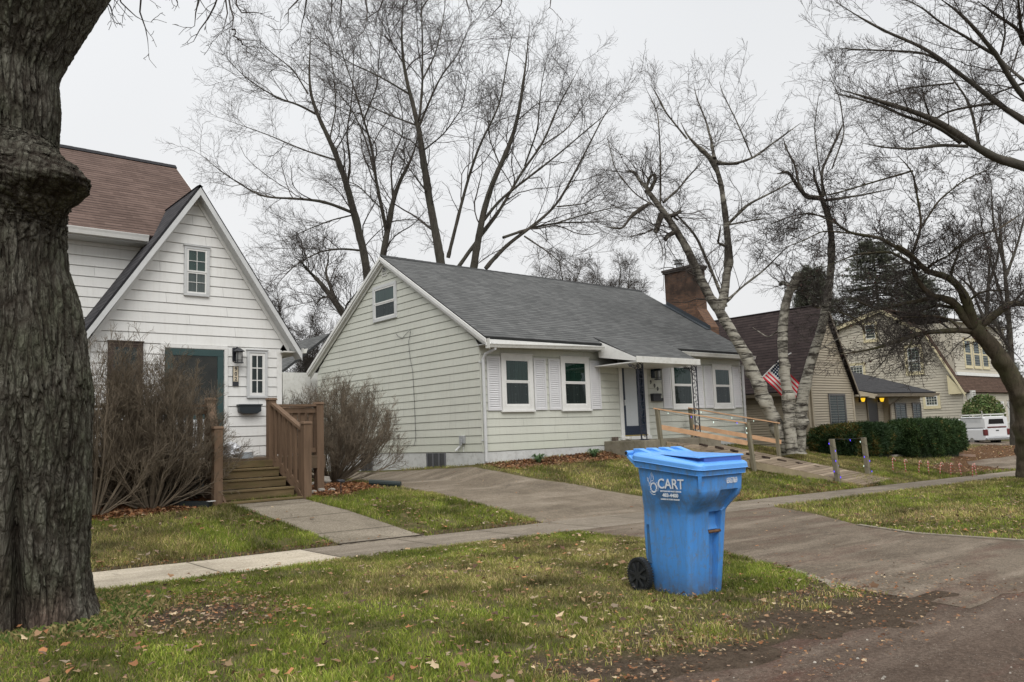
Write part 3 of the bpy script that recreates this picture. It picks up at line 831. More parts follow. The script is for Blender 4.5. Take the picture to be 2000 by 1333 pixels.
siding(sp_, lambda z: (Yw, 18.6), .64, 3.5, .2).build('side_siding', S1, h1)
mb = MB(); mb.box(GL, GR - .02, Yw + .02, 18.55, .1, GE); mb.prism([(3.45, Yw + .02, GE), (7.0, Yw + .02, GE), (GA, Yw + .02, GZ1 - .12)], (0, 2.8, 0)); mb.box(-8, 6.0, 16.62, 23.4, .1, 5.5); mb.prism([(-8, 16.7, 5.5), (-8, 23.3, 5.5), (-8, 20, 8.1)], (14, 0, 0))
mb.build('wall', M_whited, h1)
mb = MB(); fp.box(mb, GL, GR, .1, .63, -.01, .004); mb.build('foundation', M_found, h1)
mb = MB(); fp.box(mb, GR - .085, GR + .02, .64, 3.42, .002, .03); mb.build('corner_board', M_white, h1, bevel=.004)
# wing roof
al = (3.2, Yw - .28, 3.52); ar = (7.36, Yw - .28, 3.42); pk = (GA, Yw - .28, 6.62)
bk = 3.2
rf = slab_roof([ar, (ar[0], 18.6, ar[2]), (GA, 18.6, 6.62), pk], .07).build('wing_roof', SH1d, h1)
rf = slab_roof([al, (al[0], 17.0, al[2]), (GA, 18.6, 6.62), pk], .07).build('wing_roof', SH1d, h1)
# rake trim: outer fascia plus a wide soffit board
mb = MB()
for s, e in ((al, -1), (ar, 1)):
    a = Vector(pk) + Vector((0, -.012, -.075)); b = Vector(s) + Vector((0, -.012, -.075))
    board_along(mb, a, b, .15, .03, (0, -1, 0))
mb.build('rake_board', M_alum, h1)
mb = MB()
for s in (al, ar):
    a = Vector(pk) + Vector((0, 0, -.16)); b = Vector(s) + Vector((0, 0, -.16))
    d = Vector((0, .3, 0)); mb.hexa([a, b, b + d, a + d], [a + Vector((0, 0, -.03)), b + Vector((0, 0, -.03)), b + d + Vector((0, 0, -.03)), a + d + Vector((0, 0, -.03))])
mb.build('soffit', M_alum, h1)
mb = MB()
for s, q in ((al, 3.40), (ar, 7.2)):
    a = Vector((GA, Yw - .02, GZ1 - .02)); b = Vector((q, Yw - .02, GE - .06)); board_along(mb, a, b, .14, .025, (0, -1, 0))
mb.build('frieze_board', M_white, h1)
mb = MB(); gutter(mb, (7.36, 15.3, 3.44), (7.36, 18.6, 3.44), .1, .1, (1, 0, 0)); mb.box(7.0, 7.36, 15.45, 18.6, 3.36, 3.39)
mb.build('side_gutter', M_whited, h1)
# main roof
MX = 6.18
zr, yr, ye, ze = 8.5, 20.0, 16.2, 5.66
slab_roof([(-10, ye, ze), (MX, ye, ze), (MX, yr, zr), (-10, yr, zr)], .1).build('main_roof', SH1, h1)
slab_roof([(-10, 23.8, ze), (MX, 23.8, ze), (MX, yr, zr), (-10, yr, zr)], .1).build('main_roof', SH1, h1)
mb = MB()
for i in range(56):
    x = -10 + i * .289; mb.prism([(x, yr - .14, zr - .08), (x, yr, zr + .035), (x, yr + .14, zr - .08)], (.3, 0, .004))
mb.build('ridge_cap', SH1d, h1)
mb = MB(); gutter(mb, (-10, ye - .0, ze - .02), (4.5, ye, ze - .02), .13, .12); mb.build('gutter', M_white, h1)
mb = MB(); mb.box(-10, 4.9, ye, 16.6, ze - .17, ze - .13); mb.build('soffit', M_alum, h1)
up = Plane((0, 16.6, 0), (1, 0, 0), (0, -1, 0))
siding(up, lambda z: (-8, 5.0), 3.2, 5.5, .2).build('upper_siding', S1, h1)
mb = MB()
for yy in (ye + .02,): 
    board_along(mb, (MX + .01, ye, ze - .02), (MX + .01, yr, zr - .02), .2, .03, (1, 0, 0))
mb.build('rake_board', M_alum, h1)
# windows and door
window(h1, fp, 5.03, 5.52, 4.42, 5.41, .055, .03, .5, M_alum, M_curtl, M_curtl, (1, 1, 1, 1), sill=False, shash_mat=M_white, mw=.005)
window(h1, fp, 6.29, 6.72, 2.42, 3.39, .05, .055, None, M_alum, M_curt, None, (1, 2, 0, 0), sill=False, shash_mat=M_white)
M_teal = plain('teal_paint', (.03, .062, .062), .45, .08, 3, .35)
M_trimw = M_white
mb = MB(); ring(fp, mb, 4.62, 5.9, 1.2, 3.45, .07, .016, .04); mb.build('door_frame', M_white, h1, bevel=.004)
mb = MB(); fp.box(mb, 4.70, 5.82, 1.26, 3.37, .015, .03); ring(fp, mb, 4.71, 5.81, 1.26, 3.36, .12, .03, .05)
dr = mb.build('door', M_teal, h1, bevel=.004)
g = MB(); g.quad(fp.p(4.83, 2.1, .038), fp.p(5.69, 2.1, .038), fp.p(5.69, 3.24, .038), fp.p(4.83, 3.24, .038)); g.build('pane', M_glass, dr)
g = MB(); g.quad(fp.p(4.83, 2.1, .033), fp.p(5.69, 2.1, .033), fp.p(5.69, 3.24, .033), fp.p(4.83, 3.24, .033)); g.build('curtain', plain('brown_interior', (.06, .05, .042), .9, .4, 2), dr)
g = MB(); fp.box(g, 4.86, 5.66, 1.42, 2.0, .03, .036); g.build('kick_panel', M_alum, dr)
g = MB(); g.tube([fp.p(4.78, 2.2, .05), fp.p(4.78, 2.2, .1), fp.p(4.78, 2.32, .1), fp.p(4.78, 2.32, .05)], .012, 8); g.build('handle', M_black, dr)
window(h1, fp, 3.7, 4.3, 2.35, 3.45, .06, .035, .5, plain('brown_trim', (.05, .035, .028), .6), M_curt, M_curt, sill=False)
# lantern beside the door
def lantern(par, pl, u, z, s=1.0, mat=None, name='wall_lantern'):
    mat = mat or M_black; mb = MB()
    pl.box(mb, u - .055 * s, u + .055 * s, z - .02, z + .25 * s, .012, .04)
    c = pl.p(u + .03 * s, z, .13 * s + .02)
    mb.tube([pl.p(u, z + .2 * s, .03), pl.p(u + .01, z + .26 * s, .08 * s + .02), c + Vector((0, 0, .22 * s))], .012 * s, 6)
    L = [(0.0, .235), (.03, .23), (.11, .175), (.115, .165), (.07, .165)]
    k = 12
    for i in range(len(L) - 1):
        (r0, z0), (r1, z1) = L[i], L[i + 1]
        mb.add([c + Vector((r * s * math.cos(a), r * s * math.sin(a), zz * s)) for r, zz in ((r0, z0), (r1, z1)) for a in [2 * math.pi * j / k for j in range(k)]],
               [(j, (j + 1) % k, k + (j + 1) % k, k + j) for j in range(k)])
    for (z0, z1, r) in ((-.07, -.055, .09), (.15, .168, .075)):
        ringv = [c + Vector((r * s * math.cos(a), r * s * math.sin(a), zz * s)) for zz in (z0, z1) for a in [2 * math.pi * j / k for j in range(k)]]
        mb.add(ringv, [list(range(k)), list(range(k, 2 * k))] + [(j, (j + 1) % k, k + (j + 1) % k, k + j) for j in range(k)])
    for j in range(4):
        a = math.pi / 4 + j * math.pi / 2
        mb.tube([c + Vector((.07 * s * math.cos(a), .07 * s * math.sin(a), -.06 * s)), c + Vector((.07 * s * math.cos(a), .07 * s * math.sin(a), .16 * s))], .007 * s, 5)
    for zz in (-.01, ): mb.tube([c + Vector((.07 * s * math.cos(a), .07 * s * math.sin(a), zz * s)) for a in [2 * math.pi * j / k for j in range(k + 1)]], .005 * s, 4, cap=False)
    o = mb.build(name, mat, par)
    g = MB(); g.tube([c + Vector((0, 0, -.05 * s)), c + Vector((0, 0, .15 * s))], .055 * s, 12); g.build('lamp_glass', M_lampg, o)
    return o
M_lampg = plain('seeded_glass', (.22, .22, .21), .15, .1, 6, .6)
lantern(h1, fp, 6.05, 3.18, 1.0)
# number plaque 902
def text(name, body, size, mat, loc, rotm, par=None, ext=.002, sx=1.0, bold=0.0, space=1.0, align='CENTER'):
    c = bpy.data.curves.new(name, 'FONT'); c.body = body; c.size = size; c.extrude = ext; c.align_x = align; c.align_y = 'CENTER'
    c.offset = bold; c.space_character = space
    c.materials.append(mat)
    tmp = link(bpy.data.objects.new(name, c)); bpy.context.view_layer.update()
    me = bpy.data.meshes.new_from_object(tmp.evaluated_get(bpy.context.evaluated_depsgraph_get()))
    bpy.data.objects.remove(tmp); bpy.data.curves.remove(c)
    me.name = name; me.materials.clear(); me.materials.append(mat)
    o = link(bpy.data.objects.new(name, me))
    L = Vector(loc) - (root_loc(par) if par is not None else Vector())
    o.matrix_world = Matrix.Translation(L) @ rotm.to_4x4() @ Matrix.Diagonal((sx, 1, 1, 1))
    if par is not None:
        mwx = o.matrix_world.copy(); o.parent = par; o.matrix_basis = mwx
    return o
RF = Matrix(((1, 0, 0), (0, 0, -1), (0, 1, 0)))     # text standing up, facing -Y
mb = MB(); fp.box(mb, 6.0, 6.12, 2.66, 3.06, .016, .035)
pq = mb.build('number_plaque', M_black, h1)
mb = MB(); fp.box(mb, 6.01, 6.11, 2.75, 3.05, .035, .038)
mb.build('face_panel', plain('cream_plaque', (.55, .48, .36), .5), pq)
for i, ch in enumerate('902'):
    text('digit', ch, .105, M_black, fp.p(6.06, 3.0 - i * .1, .041), RF, pq, bold=.002)
mb = MB()
mb.prism([fp.p(6.1, 2.28, .02), fp.p(6.55, 2.28, .02), fp.p(6.55, 2.15, .02), fp.p(6.47, 2.1, .02), fp.p(6.18, 2.1, .02), fp.p(6.1, 2.15, .02)], (0, -.12, 0))
mbx = mb.build('mailbox', plain('black_mailbox', (.012, .018, .022), .35, .1, 5, .5), h1, bevel=.008)
mb = MB(); fp.box(mb, 6.08, 6.57, 2.26, 2.29, .015, .165); mb.build('lid', plain('black_mailbox_lid', (.02, .028, .032), .3, .1, 5, .5), mbx, bevel=.006)

# ---------------------------------------------------------------- wooden deck with steps
M_deck = plain('stained_deck_wood', (.11, .078, .052), .85, .25, 2.5, .15, .5, dirt=.3, dirtc=(.07, .06, .035), stretch=(1, 1, 1))
M_rail = plain('brown_stained_wood', (.14, .092, .06), .8, .22, 3, .2, .5, dirt=.25, dirtc=(.07, .045, .03), stretch=(3, 3, .4))
M_step = plain('mossy_step_wood', (.13, .095, .05), .85, .3, 2.5, .15, .5, dirt=.6, dirtc=(.075, .085, .025), stretch=(.6, 2, 2))
dk = thing('wooden_deck', 'brown stained wooden deck with railings and four steps at the white house door', 'deck', (5.4, 14.4, .5))
DZ, DY = 1.235, 13.95
mb = MB()
for i in range(13):
    y = DY + i * .132; mb.box(2.9, 7.15, y, y + .125, DZ - .035, DZ)
mb.build('floor_boards', M_deck, dk)
for q_ in ((2.9, 4.92, DY + .005, DY + .04), (6.2, 7.15, DY + .005, DY + .04), (7.11, 7.149, DY + .041, 15.65)):
    mb = MB(); mb.box(*q_, DZ - .24, DZ - .036); mb.build('rim_joist', M_deck, dk)
def post(mb, x, y, z0, z1, w=.145, cap=True):
    mb.box(x - w / 2, x + w / 2, y - w / 2, y + w / 2, z0, z1)
    if cap: mb.hexa([(x - w * .62, y - w * .62, z1 + .001), (x + w * .62, y - w * .62, z1 + .001), (x + w * .62, y + w * .62, z1 + .001), (x - w * .62, y + w * .62, z1 + .001)], [(x - w * .5, y - w * .5, z1 + .045), (x + w * .5, y - w * .5, z1 + .045), (x + w * .5, y + w * .5, z1 + .045), (x - w * .5, y + w * .5, z1 + .045)])
PX = dict(tr=6.1, rc=7.05, tl=4.98, lc=3.68)
for x, y, z0, z1 in ((PX['tr'], 14.02, .9, 2.28), (PX['rc'], 14.02, .45, 2.2), (PX['tl'], 14.02, .45, 2.28), (PX['lc'], 14.02, .45, 2.28), (2.95, 14.02, .4, 2.28), (PX['rc'], 15.55, .5, 2.2), (6.35, 13.12, .44, 1.81), (4.78, 13.12, .4, 1.76)):
    mb = MB(); post(mb, x, y, z0, z1); mb.build('post', M_rail, dk, bevel=.006)
# deck railings
def rail(mb, a, b, hh=.92, boards=.09, gap=.05, lowz=.08, both=True):
    a = Vector(a); b = Vector(b); L = (b - a).length; up_ = Vector((0, 0, 1)); d = (b - a) / L
    n = Vector((-d.y, d.x, 0)).normalized()
    mb.beam(a + up_ * hh, b + up_ * hh, .135, .04); mb.beam(a + up_ * (hh - .1), b + up_ * (hh - .1), .035, .085); mb.beam(a + up_ * lowz, b + up_ * lowz, .035, .085)
    k = int(L / (boards + gap))
    for i in range(k):
        p = a + d * (L * (i + .5) / k)
        for sgn in ((1, -1) if both else (1,)):
            q = p + n * .036 * sgn + d * (boards * .5 * (sgn < 0))
            e = d * (boards / 2); t = n * .009
            z0, z1 = up_ * (lowz - .05), up_ * (hh - .05)
            mb.hexa([q - e - t + z0, q + e - t + z0, q + e + t + z0, q - e + t + z0], [q - e - t + z1, q + e - t + z1, q + e + t + z1, q - e + t + z1])
for a, b in (((6.17, 14.02, DZ), (6.98, 14.02, DZ)), ((3.75, 14.02, DZ), (4.9, 14.02, DZ)), ((3.02, 14.02, DZ), (3.6, 14.02, DZ)), ((7.05, 14.1, DZ), (7.05, 15.48, DZ))):
    mb = MB(); rail(mb, a, b, .95, .085, .06, .1, False); mb.build('railing', M_rail, dk)
for a, b in (((6.1, 13.95, DZ + .98), (6.33, 13.2, 1.72)), ((4.96, 13.95, DZ + .98), (4.79, 13.2, 1.68))):
    mb = MB(); a = Vector(a); b = Vector(b)
    mb.beam(a, b, .12, .045)
    lo = Vector((0, 0, -1.0)); mb.beam(a + lo, b + Vector((0, 0, -1.12)), .04, .16)
    for i in range(6):
        p = a.lerp(b, (i + .5) / 6); q = (a + lo).lerp(b + Vector((0, 0, -1.1)), (i + .5) / 6)
        mb.box(p.x - .02, p.x + .02, p.y - .045, p.y + .045, q.z, p.z)
    mb.build('stair_railing', M_rail, dk)
# steps
tread = [(13.72, 1.065, 4.98, 6.12), (13.5, .895, 4.93, 6.15), (13.27, .725, 4.88, 6.2), (13.05, .555, 4.84, 6.26)]
for i, (y, z, x0, x1) in enumerate([(DY, DZ, 4.99, 6.1)] + tread):
    mb = MB()
    if i: mb.box(x0, x1, y - .01, y + .27, z - .035, z); mb.box(x0, x1, y + .012, y + .035, z - .16, z - .037)
    else: mb.box(x0, x1, y - .02, y - .001, z - .16, z - .037)
    mb.build('step', M_step, dk, bevel=.006)
mb = MB()
for x in (4.9, 6.27):
    mb.prism([(x, 13.05, .5), (x, 14.0, .5), (x, 14.0, 1.17), (x, 13.1, .55)], (.04, 0, 0))
mb.build('stringer', M_rail, dk)
# lattice under the deck
M_lat = plain('weathered_lattice', (.12, .1, .075), .9, .3, 5)
mb = MB()
for i in range(28):
    x = 2.9 + i * .09
    for s in (1, -1):
        a = Vector((x, 14.03 + .006 * s, .5)); b = Vector((x + .5 * s, 14.03 + .006 * s, 1.0))
        if 2.88 < b.x < 4.95 and x < 4.95: mb.beam(a, b, .035, .006, (0, 1, 0))
mb.build('lattice', M_lat, dk)
M_void = plain('deck_shade_paint', (.02, .018, .015), .95)  # near-black panels stand in for the shade under the deck
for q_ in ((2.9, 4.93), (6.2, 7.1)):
    mb = MB(); mb.box(*q_, 14.6, 14.65, .4, 1.0); mb.build('under_deck_shade', M_void, dk)

# things on and beside the deck
M_foil = plain('crumpled_plastic', (.5, .51, .53), .3, .2, 12, .5, 0, .2)
def crumple(name, c, s, n=3, amp=.35, mat=None, seed=0, flat=1.0):
    import bmesh
    bm = bmesh.new(); bmesh.ops.create_icosphere(bm, subdivisions=n, radius=1)
    for v_ in bm.verts:
        q = v_.co.copy(); k = 1 + amp * (mnoise.noise(q * 1.8 + Vector((seed, 0, 0))) + .6 * mnoise.noise(q * 5 + Vector((0, seed, 0))))
        v_.co = Vector((q.x * s[0], q.y * s[1], q.z * s[2] * flat)) * k
    zmin = min(v_.co.z for v_ in bm.verts)
    for v_ in bm.verts: v_.co.z -= zmin
    me = bpy.data.meshes.new(name); bm.to_mesh(me); bm.free(); me.materials.append(mat)
    o = link(bpy.data.objects.new(name, me)); o.location = c; return o
o = crumple('plastic_bag', (5.36, 14.15, DZ), (.2, .14, .11), 4, .75, M_foil, 3)
tag(o, 'crumpled silvery plastic bag lying on the deck beside the teal door', 'plastic bag')
mb = MB(); mb.box(-.12, .12, -.06, .06, 0, .1); mb.box(-.125, .125, -.065, .065, .101, .115)
o = mb.build('grey_box', plain('grey_plastic', (.3, .33, .35), .5), None, bevel=.008); o.location = (5.66, 14.12, DZ)
tag(o, 'small grey plastic box standing beside the silvery bag on the deck', 'box')
# black downspout extension lying in the leaf bed
a = onz(312, 987, .56); b = onz(418, 979, .6)
t = thing('drain_pipe', 'black downspout extension lying in the leaves left of the steps', 'drain pipe', (a[0], a[1], .55))
mb = MB(); mb.beam((a[0], a[1] - .12, h(a[0], a[1]) + .05), (4.62, 12.95, h(4.62, 12.95) + .08), .13, .09)
mb.build('pipe', plain('black_plastic', (.015, .02, .022), .35, .1, 6, .4), t, bevel=.01)
mb = MB(); mb.box(4.56, 4.68, 12.885, 12.965, h(4.6, 12.9) + .135, h(4.6, 12.9) + .142); mb.build('sticker', M_white, t)
p = onz(770, 952, .45)
t = thing('drain_pipe', 'black corrugated drain pipe end lying on the grass by the driveway', 'drain pipe', (p[0], p[1], h(p[0], p[1])))
mb = MB(); q0 = onz(722, 950, .5); q1 = onz(783, 952, .46)
npt = 26
for i in range(npt):
    a = Vector(q0).lerp(Vector(q1), i / npt); b = Vector(q0).lerp(Vector(q1), (i + .7) / npt)
    a.z = b.z = h(a.x, a.y) + .075
    mb.tube([a, b], .07, 10)
mb.tube([(q0[0], q0[1], h(q0[0], q0[1]) + .075), (q1[0], q1[1], h(q1[0], q1[1]) + .075)], .06, 10)
mb.build('pipe', plain('dark_green_plastic', (.02, .03, .03), .4), t)
# rocks in the bed right of the steps
M_rock = plain('field_stone', (.27, .25, .22), .9, .25, 5, .2, .6)
for i, (u, v_, s, lb) in enumerate([(633, 952, .16, 'large pale grey rock in the leaf bed right of the steps'), (613, 956, .09, 'small grey rock left of the large pale rock in the leaf bed'),
                                    (628, 964, .08, 'flat grey rock in front of the large pale rock'), (648, 963, .07, 'small pale rock right of the large rock in the leaf bed'), (611, 967, .07, 'small grey rock at the corner of the front path')]):
    p = onz(u, v_, .52)
    o = crumple('rock', (p[0], p[1], h(p[0], p[1]) - .02), (s, s * .8, s * .6), 3, .3, M_rock, i * 7)
    for pl_ in o.data.polygons: pl_.use_smooth = True
    tag(o, lb, 'rock', 'rocks edging the leaf bed')
p = onz(666, 968, .5)
t = thing('solar_light', 'small black solar stake light beside the front path', 'garden light', (p[0], p[1], h(p[0], p[1])))
mb = MB(); mb.tube([(p[0], p[1], h(p[0], p[1])), (p[0], p[1], h(p[0], p[1]) + .22)], .008, 6); mb.build('stake', M_black, t)
mb = MB(); zt = h(p[0], p[1]) + .22; mb.hexa([(p[0] - .06, p[1] - .05, zt), (p[0] + .06, p[1] - .05, zt), (p[0] + .06, p[1] + .05, zt + .02), (p[0] - .06, p[1] + .05, zt + .02)], [(p[0] - .06, p[1] - .05, zt + .025), (p[0] + .06, p[1] - .05, zt + .025), (p[0] + .06, p[1] + .05, zt + .045), (p[0] - .06, p[1] + .05, zt + .045)])
mb.build('lamp_head', M_black, t)

# ================================================================ the green house (middle)
h2 = thing('green_house', 'pale green sided one-storey house with grey roof, shutters and brick chimney', 'house', (12.25, 15.56, .8))
S2 = siding_mat('green_siding', (.54, .55, .49), .3, (.42, .45, .36), .2035, .27)
SH2 = shingle_mat('grey_shingles', (.095, .098, .098), (.15, .153, .152), (.028, .029, .03))
Xs, Yf, Xe = 12.25, 15.56, 23.65
f2 = Plane((0, Yf, 0), (1, 0, 0), (0, -1, 0)); s2 = Plane((Xs, 0, 0), (0, 1, 0), (-1, 0, 0))
Z0, ZE, YR, ZR, YB = 1.07, 3.78, 20.0, 6.78, 24.4
siding(f2, lambda z: (Xs, Xe), Z0, 3.72, .2035).build('front_siding', S2, h2)
def ext2(z):
    if z <= 3.78: return Yf, YB
    t_ = (z - 3.78) / (ZR - 3.78)
    return Yf - .05 + (YR - Yf + .05) * t_, YB + .05 - (YB + .05 - YR) * t_
siding(s2, ext2, Z0, ZR - .05, .2035).build('side_siding', S2, h2)
mb = MB(); mb.box(Xs + .02, Xe, Yf + .02, YB, 0, 3.78); mb.prism([(Xs + .02, Yf + .1, 3.78), (Xs + .02, YB - .1, 3.78), (Xs + .02, YR, ZR - .1)], (Xe - Xs - .03, 0, 0)); mb.build('wall', M_whited, h2)
mb = MB(); mb.box(Xs - .002, Xe, Yf - .002, YB, 0, Z0 - .005); mb.build('foundation', M_found, h2)
# corner pieces
mb = MB(); f2.box(mb, Xs - .02, Xs + .02, Z0, 3.7, .0, .018); mb.build('corner_board', S2, h2)
# roof
oh = .42; sl_ = (6.92 - 3.93) / (20.0 - 15.16)
roof_pts = [(Xs - .14, 15.16, 3.93), (Xe + .2, 15.16, 3.93), (Xe + .2, YR, 6.92), (Xs - .14, YR, 6.92)]
rf2 = slab_roof(roof_pts, .09).build('roof', SH2, h2)
slab_roof([(Xs - .14, 24.8, 3.93), (Xe + .2, 24.8, 3.93), (Xe + .2, YR, 6.92), (Xs - .14, YR, 6.92)], .09).build('roof', SH2, h2)
mb = MB()
for i in range(39):
    x = Xs - .14 + i * .302
    zo = -.02 * math.sin(math.pi * i / 39)
    mb.prism([(x, YR - .15, 6.84 + zo), (x, YR, 6.945 + zo), (x, YR + .15, 6.84 + zo)], (.31, 0, .006))
mb.build('ridge_cap', SH2, h2)
# rake trim on the near gable
mb = MB()
A = Vector((Xs - .15, 15.1, 3.86)); B = Vector((Xs - .15, YR, 6.89)); C_ = Vector((Xs - .15, 24.86, 3.86))
for a, b in ((A, B), (B, C_)):
    board_along(mb, a, b, .1, .03, (-1, 0, 0))
    board_along(mb, a + Vector((.0, 0, -.1)), b + Vector((.0, 0, -.1)), .07, .16, (1, 0, 0))
mb.build('rake_board', M_white, h2)
mb = MB()
for a, b in ((A, B), (B, C_)):
    board_along(mb, a + Vector((.12, 0, -.17)), b + Vector((.12, 0, -.17)), .09, .03, (-1, 0, 0))
mb.build('frieze_board', M_whited, h2)
# eave: soffit, fascia, gutters
mb = MB(); mb.box(Xs - .1, 16.35, 15.2, Yf - .016, 3.73, 3.75); mb.box(19.1, Xe + .15, 15.2, Yf - .016, 3.73, 3.75); mb.build('soffit', M_alum, h2)
mb = MB(); mb.box(Xs - .1, 16.3, 15.165, 15.195, 3.76, 3.86); mb.box(19.2, Xe + .15, 15.165, 15.195, 3.76, 3.86); mb.build('fascia', M_white, h2)
mb = MB(); mb.prism([(Xs - .1, 15.17, 3.8), (15.2, 15.17, 3.8), (Xs - .1, 15.17, 3.66)], (0, .02, 0)); mb.build('gap_shade_strip', plain('gap_shade_strip', (.015, .015, .015), .9), h2)  # dark wedge painted in for the shade between fascia and gutter
mb = MB(); gutter(mb, (Xs - .12, 15.15, 3.73), (16.28, 15.13, 3.83), .13, .09)
mb.box(Xs - .125, Xs - .115, 15.0, 15.16, 3.62, 3.86)
mb.build('gutter', M_whited, h2)
mb = MB(); gutter(mb, (19.3, 15.15, 3.83), (Xe + .2, 15.15, 3.83), .13, .11); mb.build('gutter', M_whited, h2)
mb = MB(); mb.tube([(12.36, 15.08, 3.75), (12.38, 15.1, 3.62), (12.3, 15.4, 3.5), (12.28, 15.47, 3.38), (12.29, 15.48, .85)], .042, 8)
for z in (3.3, 1.35): mb.box(12.2, 12.38, 15.52, 15.545, z, z + .035)
mb.build('downspout', M_alum, h2)
mb = MB(); mb.tube([(23.62, 15.1, 3.74), (23.62, 15.45, 3.55), (23.62, 15.48, .95)], .045, 8); mb.build('downspout', M_alum, h2)
M_shut = plain('white_shutter', (.6, .6, .61), .5, .04, 3, .3)
for (a, b) in ((12.9, 13.98), (15.02, 16.13)):
    window(h2, f2, a, b, 2.1, 3.55, .13, .035, .53)
window(h2, f2, 19.8, 20.95, 2.1, 3.53, .11, .035, .53); window(h2, f2, 21.96, 23.06, 2.1, 3.53, .13, .035, .53)
for a, b in ((12.44, 12.875), (14.03, 14.46), (14.565, 14.99), (16.155, 16.58), (19.36, 19.77), (21.0, 21.42), (21.5, 21.93), (23.1, 23.56)):
    shutter(h2, f2, a, b, 2.1, 3.475, M_shut)
# attic window, vent, meter, wires on the near gable
window(h2, s2, 19.35, 20.66, 4.98, 6.06, .09, .04, .52, M_alum, M_curtl, M_curt, sill=False, head=False, shash_mat=M_white)
mb = MB(); ring(s2, mb, 19.87, 20.14, 6.31, 6.67, .03, .001, .03)
for i in range(7): s2.box(mb, 19.9, 20.11, 6.345 + i * .043, 6.357 + i * .043, .004, .028)
vt = mb.build('gable_vent', M_whited, h2)
mb = MB(); s2.box(mb, 19.9, 20.11, 6.33, 6.65, .001, .012); mb.build('vent_screen', M_black, vt)
mb = MB(); s2.box(mb, 16.24, 16.42, 1.3, 1.5, .01, .09); s2.box(mb, 16.29, 16.37, 1.25, 1.4, .09, .12); mb.build('meter_box', plain('galvanised', (.35, .36, .37), .4, .1, 6, .5, metal=.4), h2, bevel=.006)
mb = MB(); mb.tube([s2.p(16.5, 1.22, .0), s2.p(16.52, 1.16, .08), s2.p(16.54, 1.12, .12)], .028, 8); mb.tube([s2.p(16.33, 1.25, .02), s2.p(16.33, 1.08, .02)], .008, 5); mb.build('hose_tap', M_alum, h2)
mb = MB()
W = [(802, 648), (798, 668), (801, 700), (806, 725), (808, 760), (810, 800), (812, 850), (811, 862), (808, 872)]
mb.tube([Vector(onx(u, v_, Xs - .03)) for u, v_ in W], .006, 5)
W = [(773, 651), (777, 657), (786, 661), (793, 652), (800, 646), (803, 645)]
mb.tube([Vector(onx(u, v_, Xs - .03)) for u, v_ in W], .006, 5)
mb.build('cable', M_black, h2)
for a, b in ((17.13, 18.02), (20.9, 21.55)):
    mb = MB(); s2.box(mb, a, b, .3, 1.06, .003, .012); w_ = mb.build('basement_window', plain('dark_basement', (.05, .052, .055), .6), h2)
    mb = MB()
    for k in range(4): s2.box(mb, a + (b - a) * k / 3.2 - .0, a + (b - a) * k / 3.2 + .05, .3, 1.06, .012, .03)
    mb.build('shutter_slat', plain('grey_slat', (.11, .112, .12), .7), w_)
# door
M_navy = plain('navy_door_paint', (.012, .022, .045), .35, .1, 4, .4)
mb = MB(); f2.box(mb, 17.36, 17.5, 1.22, 3.5, .015, .05); f2.box(mb, 18.48, 18.62, 1.22, 3.5, .015, .05); f2.box(mb, 17.36, 18.62, 3.42, 3.52, .016, .052); f2.box(mb, 17.33, 18.65, 1.2, 1.3, .015, .09)
mb.build('door_frame', M_white, h2, bevel=.004)
mb = MB(); ring(f2, mb, 17.5, 18.48, 1.32, 3.42, .09, .018, .05); f2.box(mb, 17.5, 18.48, 1.41, 1.6, .018, .045); f2.box(mb, 17.5, 18.48, 1.32, 1.36, .05, .056)
d2 = mb.build('storm_door', M_navy, h2, bevel=.003)
g = MB(); g.quad(f2.p(17.59, 1.6, .04), f2.p(18.39, 1.6, .04), f2.p(18.39, 3.33, .04), f2.p(17.59, 3.33, .04)); g.build('pane', glass_mat('storm_glass', (.93, .95, .95), .4), d2)
g = MB(); f2.box(g, 17.56, 18.14, 1.5, 3.36, .018, .026); g.build('inner_door', M_shut, d2)
g = MB(); f2.box(g, 18.1, 18.42, 1.5, 3.36, .018, .024); g.build('gap_shade_strip', M_navy, d2)  # navy slab standing in for the shade beside the inner door
g = MB(); f2.box(g, 17.53, 17.56, 2.2, 2.36, .05, .08); g.build('handle', M_alum, d2)
g = MB(); f2.box(g, 17.5, 18.48, 1.305, 1.335, .02, .09); g.build('threshold', plain('brass', (.4, .3, .1), .35, .1, 4, .5, metal=.6), d2)
lantern(h2, f2, 18.93, 3.05, 1.25, M_navy)
for u, z, ch in ((18.82, 2.9, '9'), (18.99, 2.79, '0'), (19.13, 2.73 - .03, '0')):
    text('digit', ch, .17, M_black, f2.p(u, z, .02), RF, h2, .006, .8, bold=.001)
mb = MB(); f2.box(mb, 18.78, 19.14, 2.32, 2.54, .016, .13); f2.box(mb, 18.77, 19.15, 2.5, 2.555, .015, .15); f2.box(mb, 19.14, 19.3, 2.32, 2.42, .016, .09); mb.build('mailbox', M_black, h2, bevel=.01)
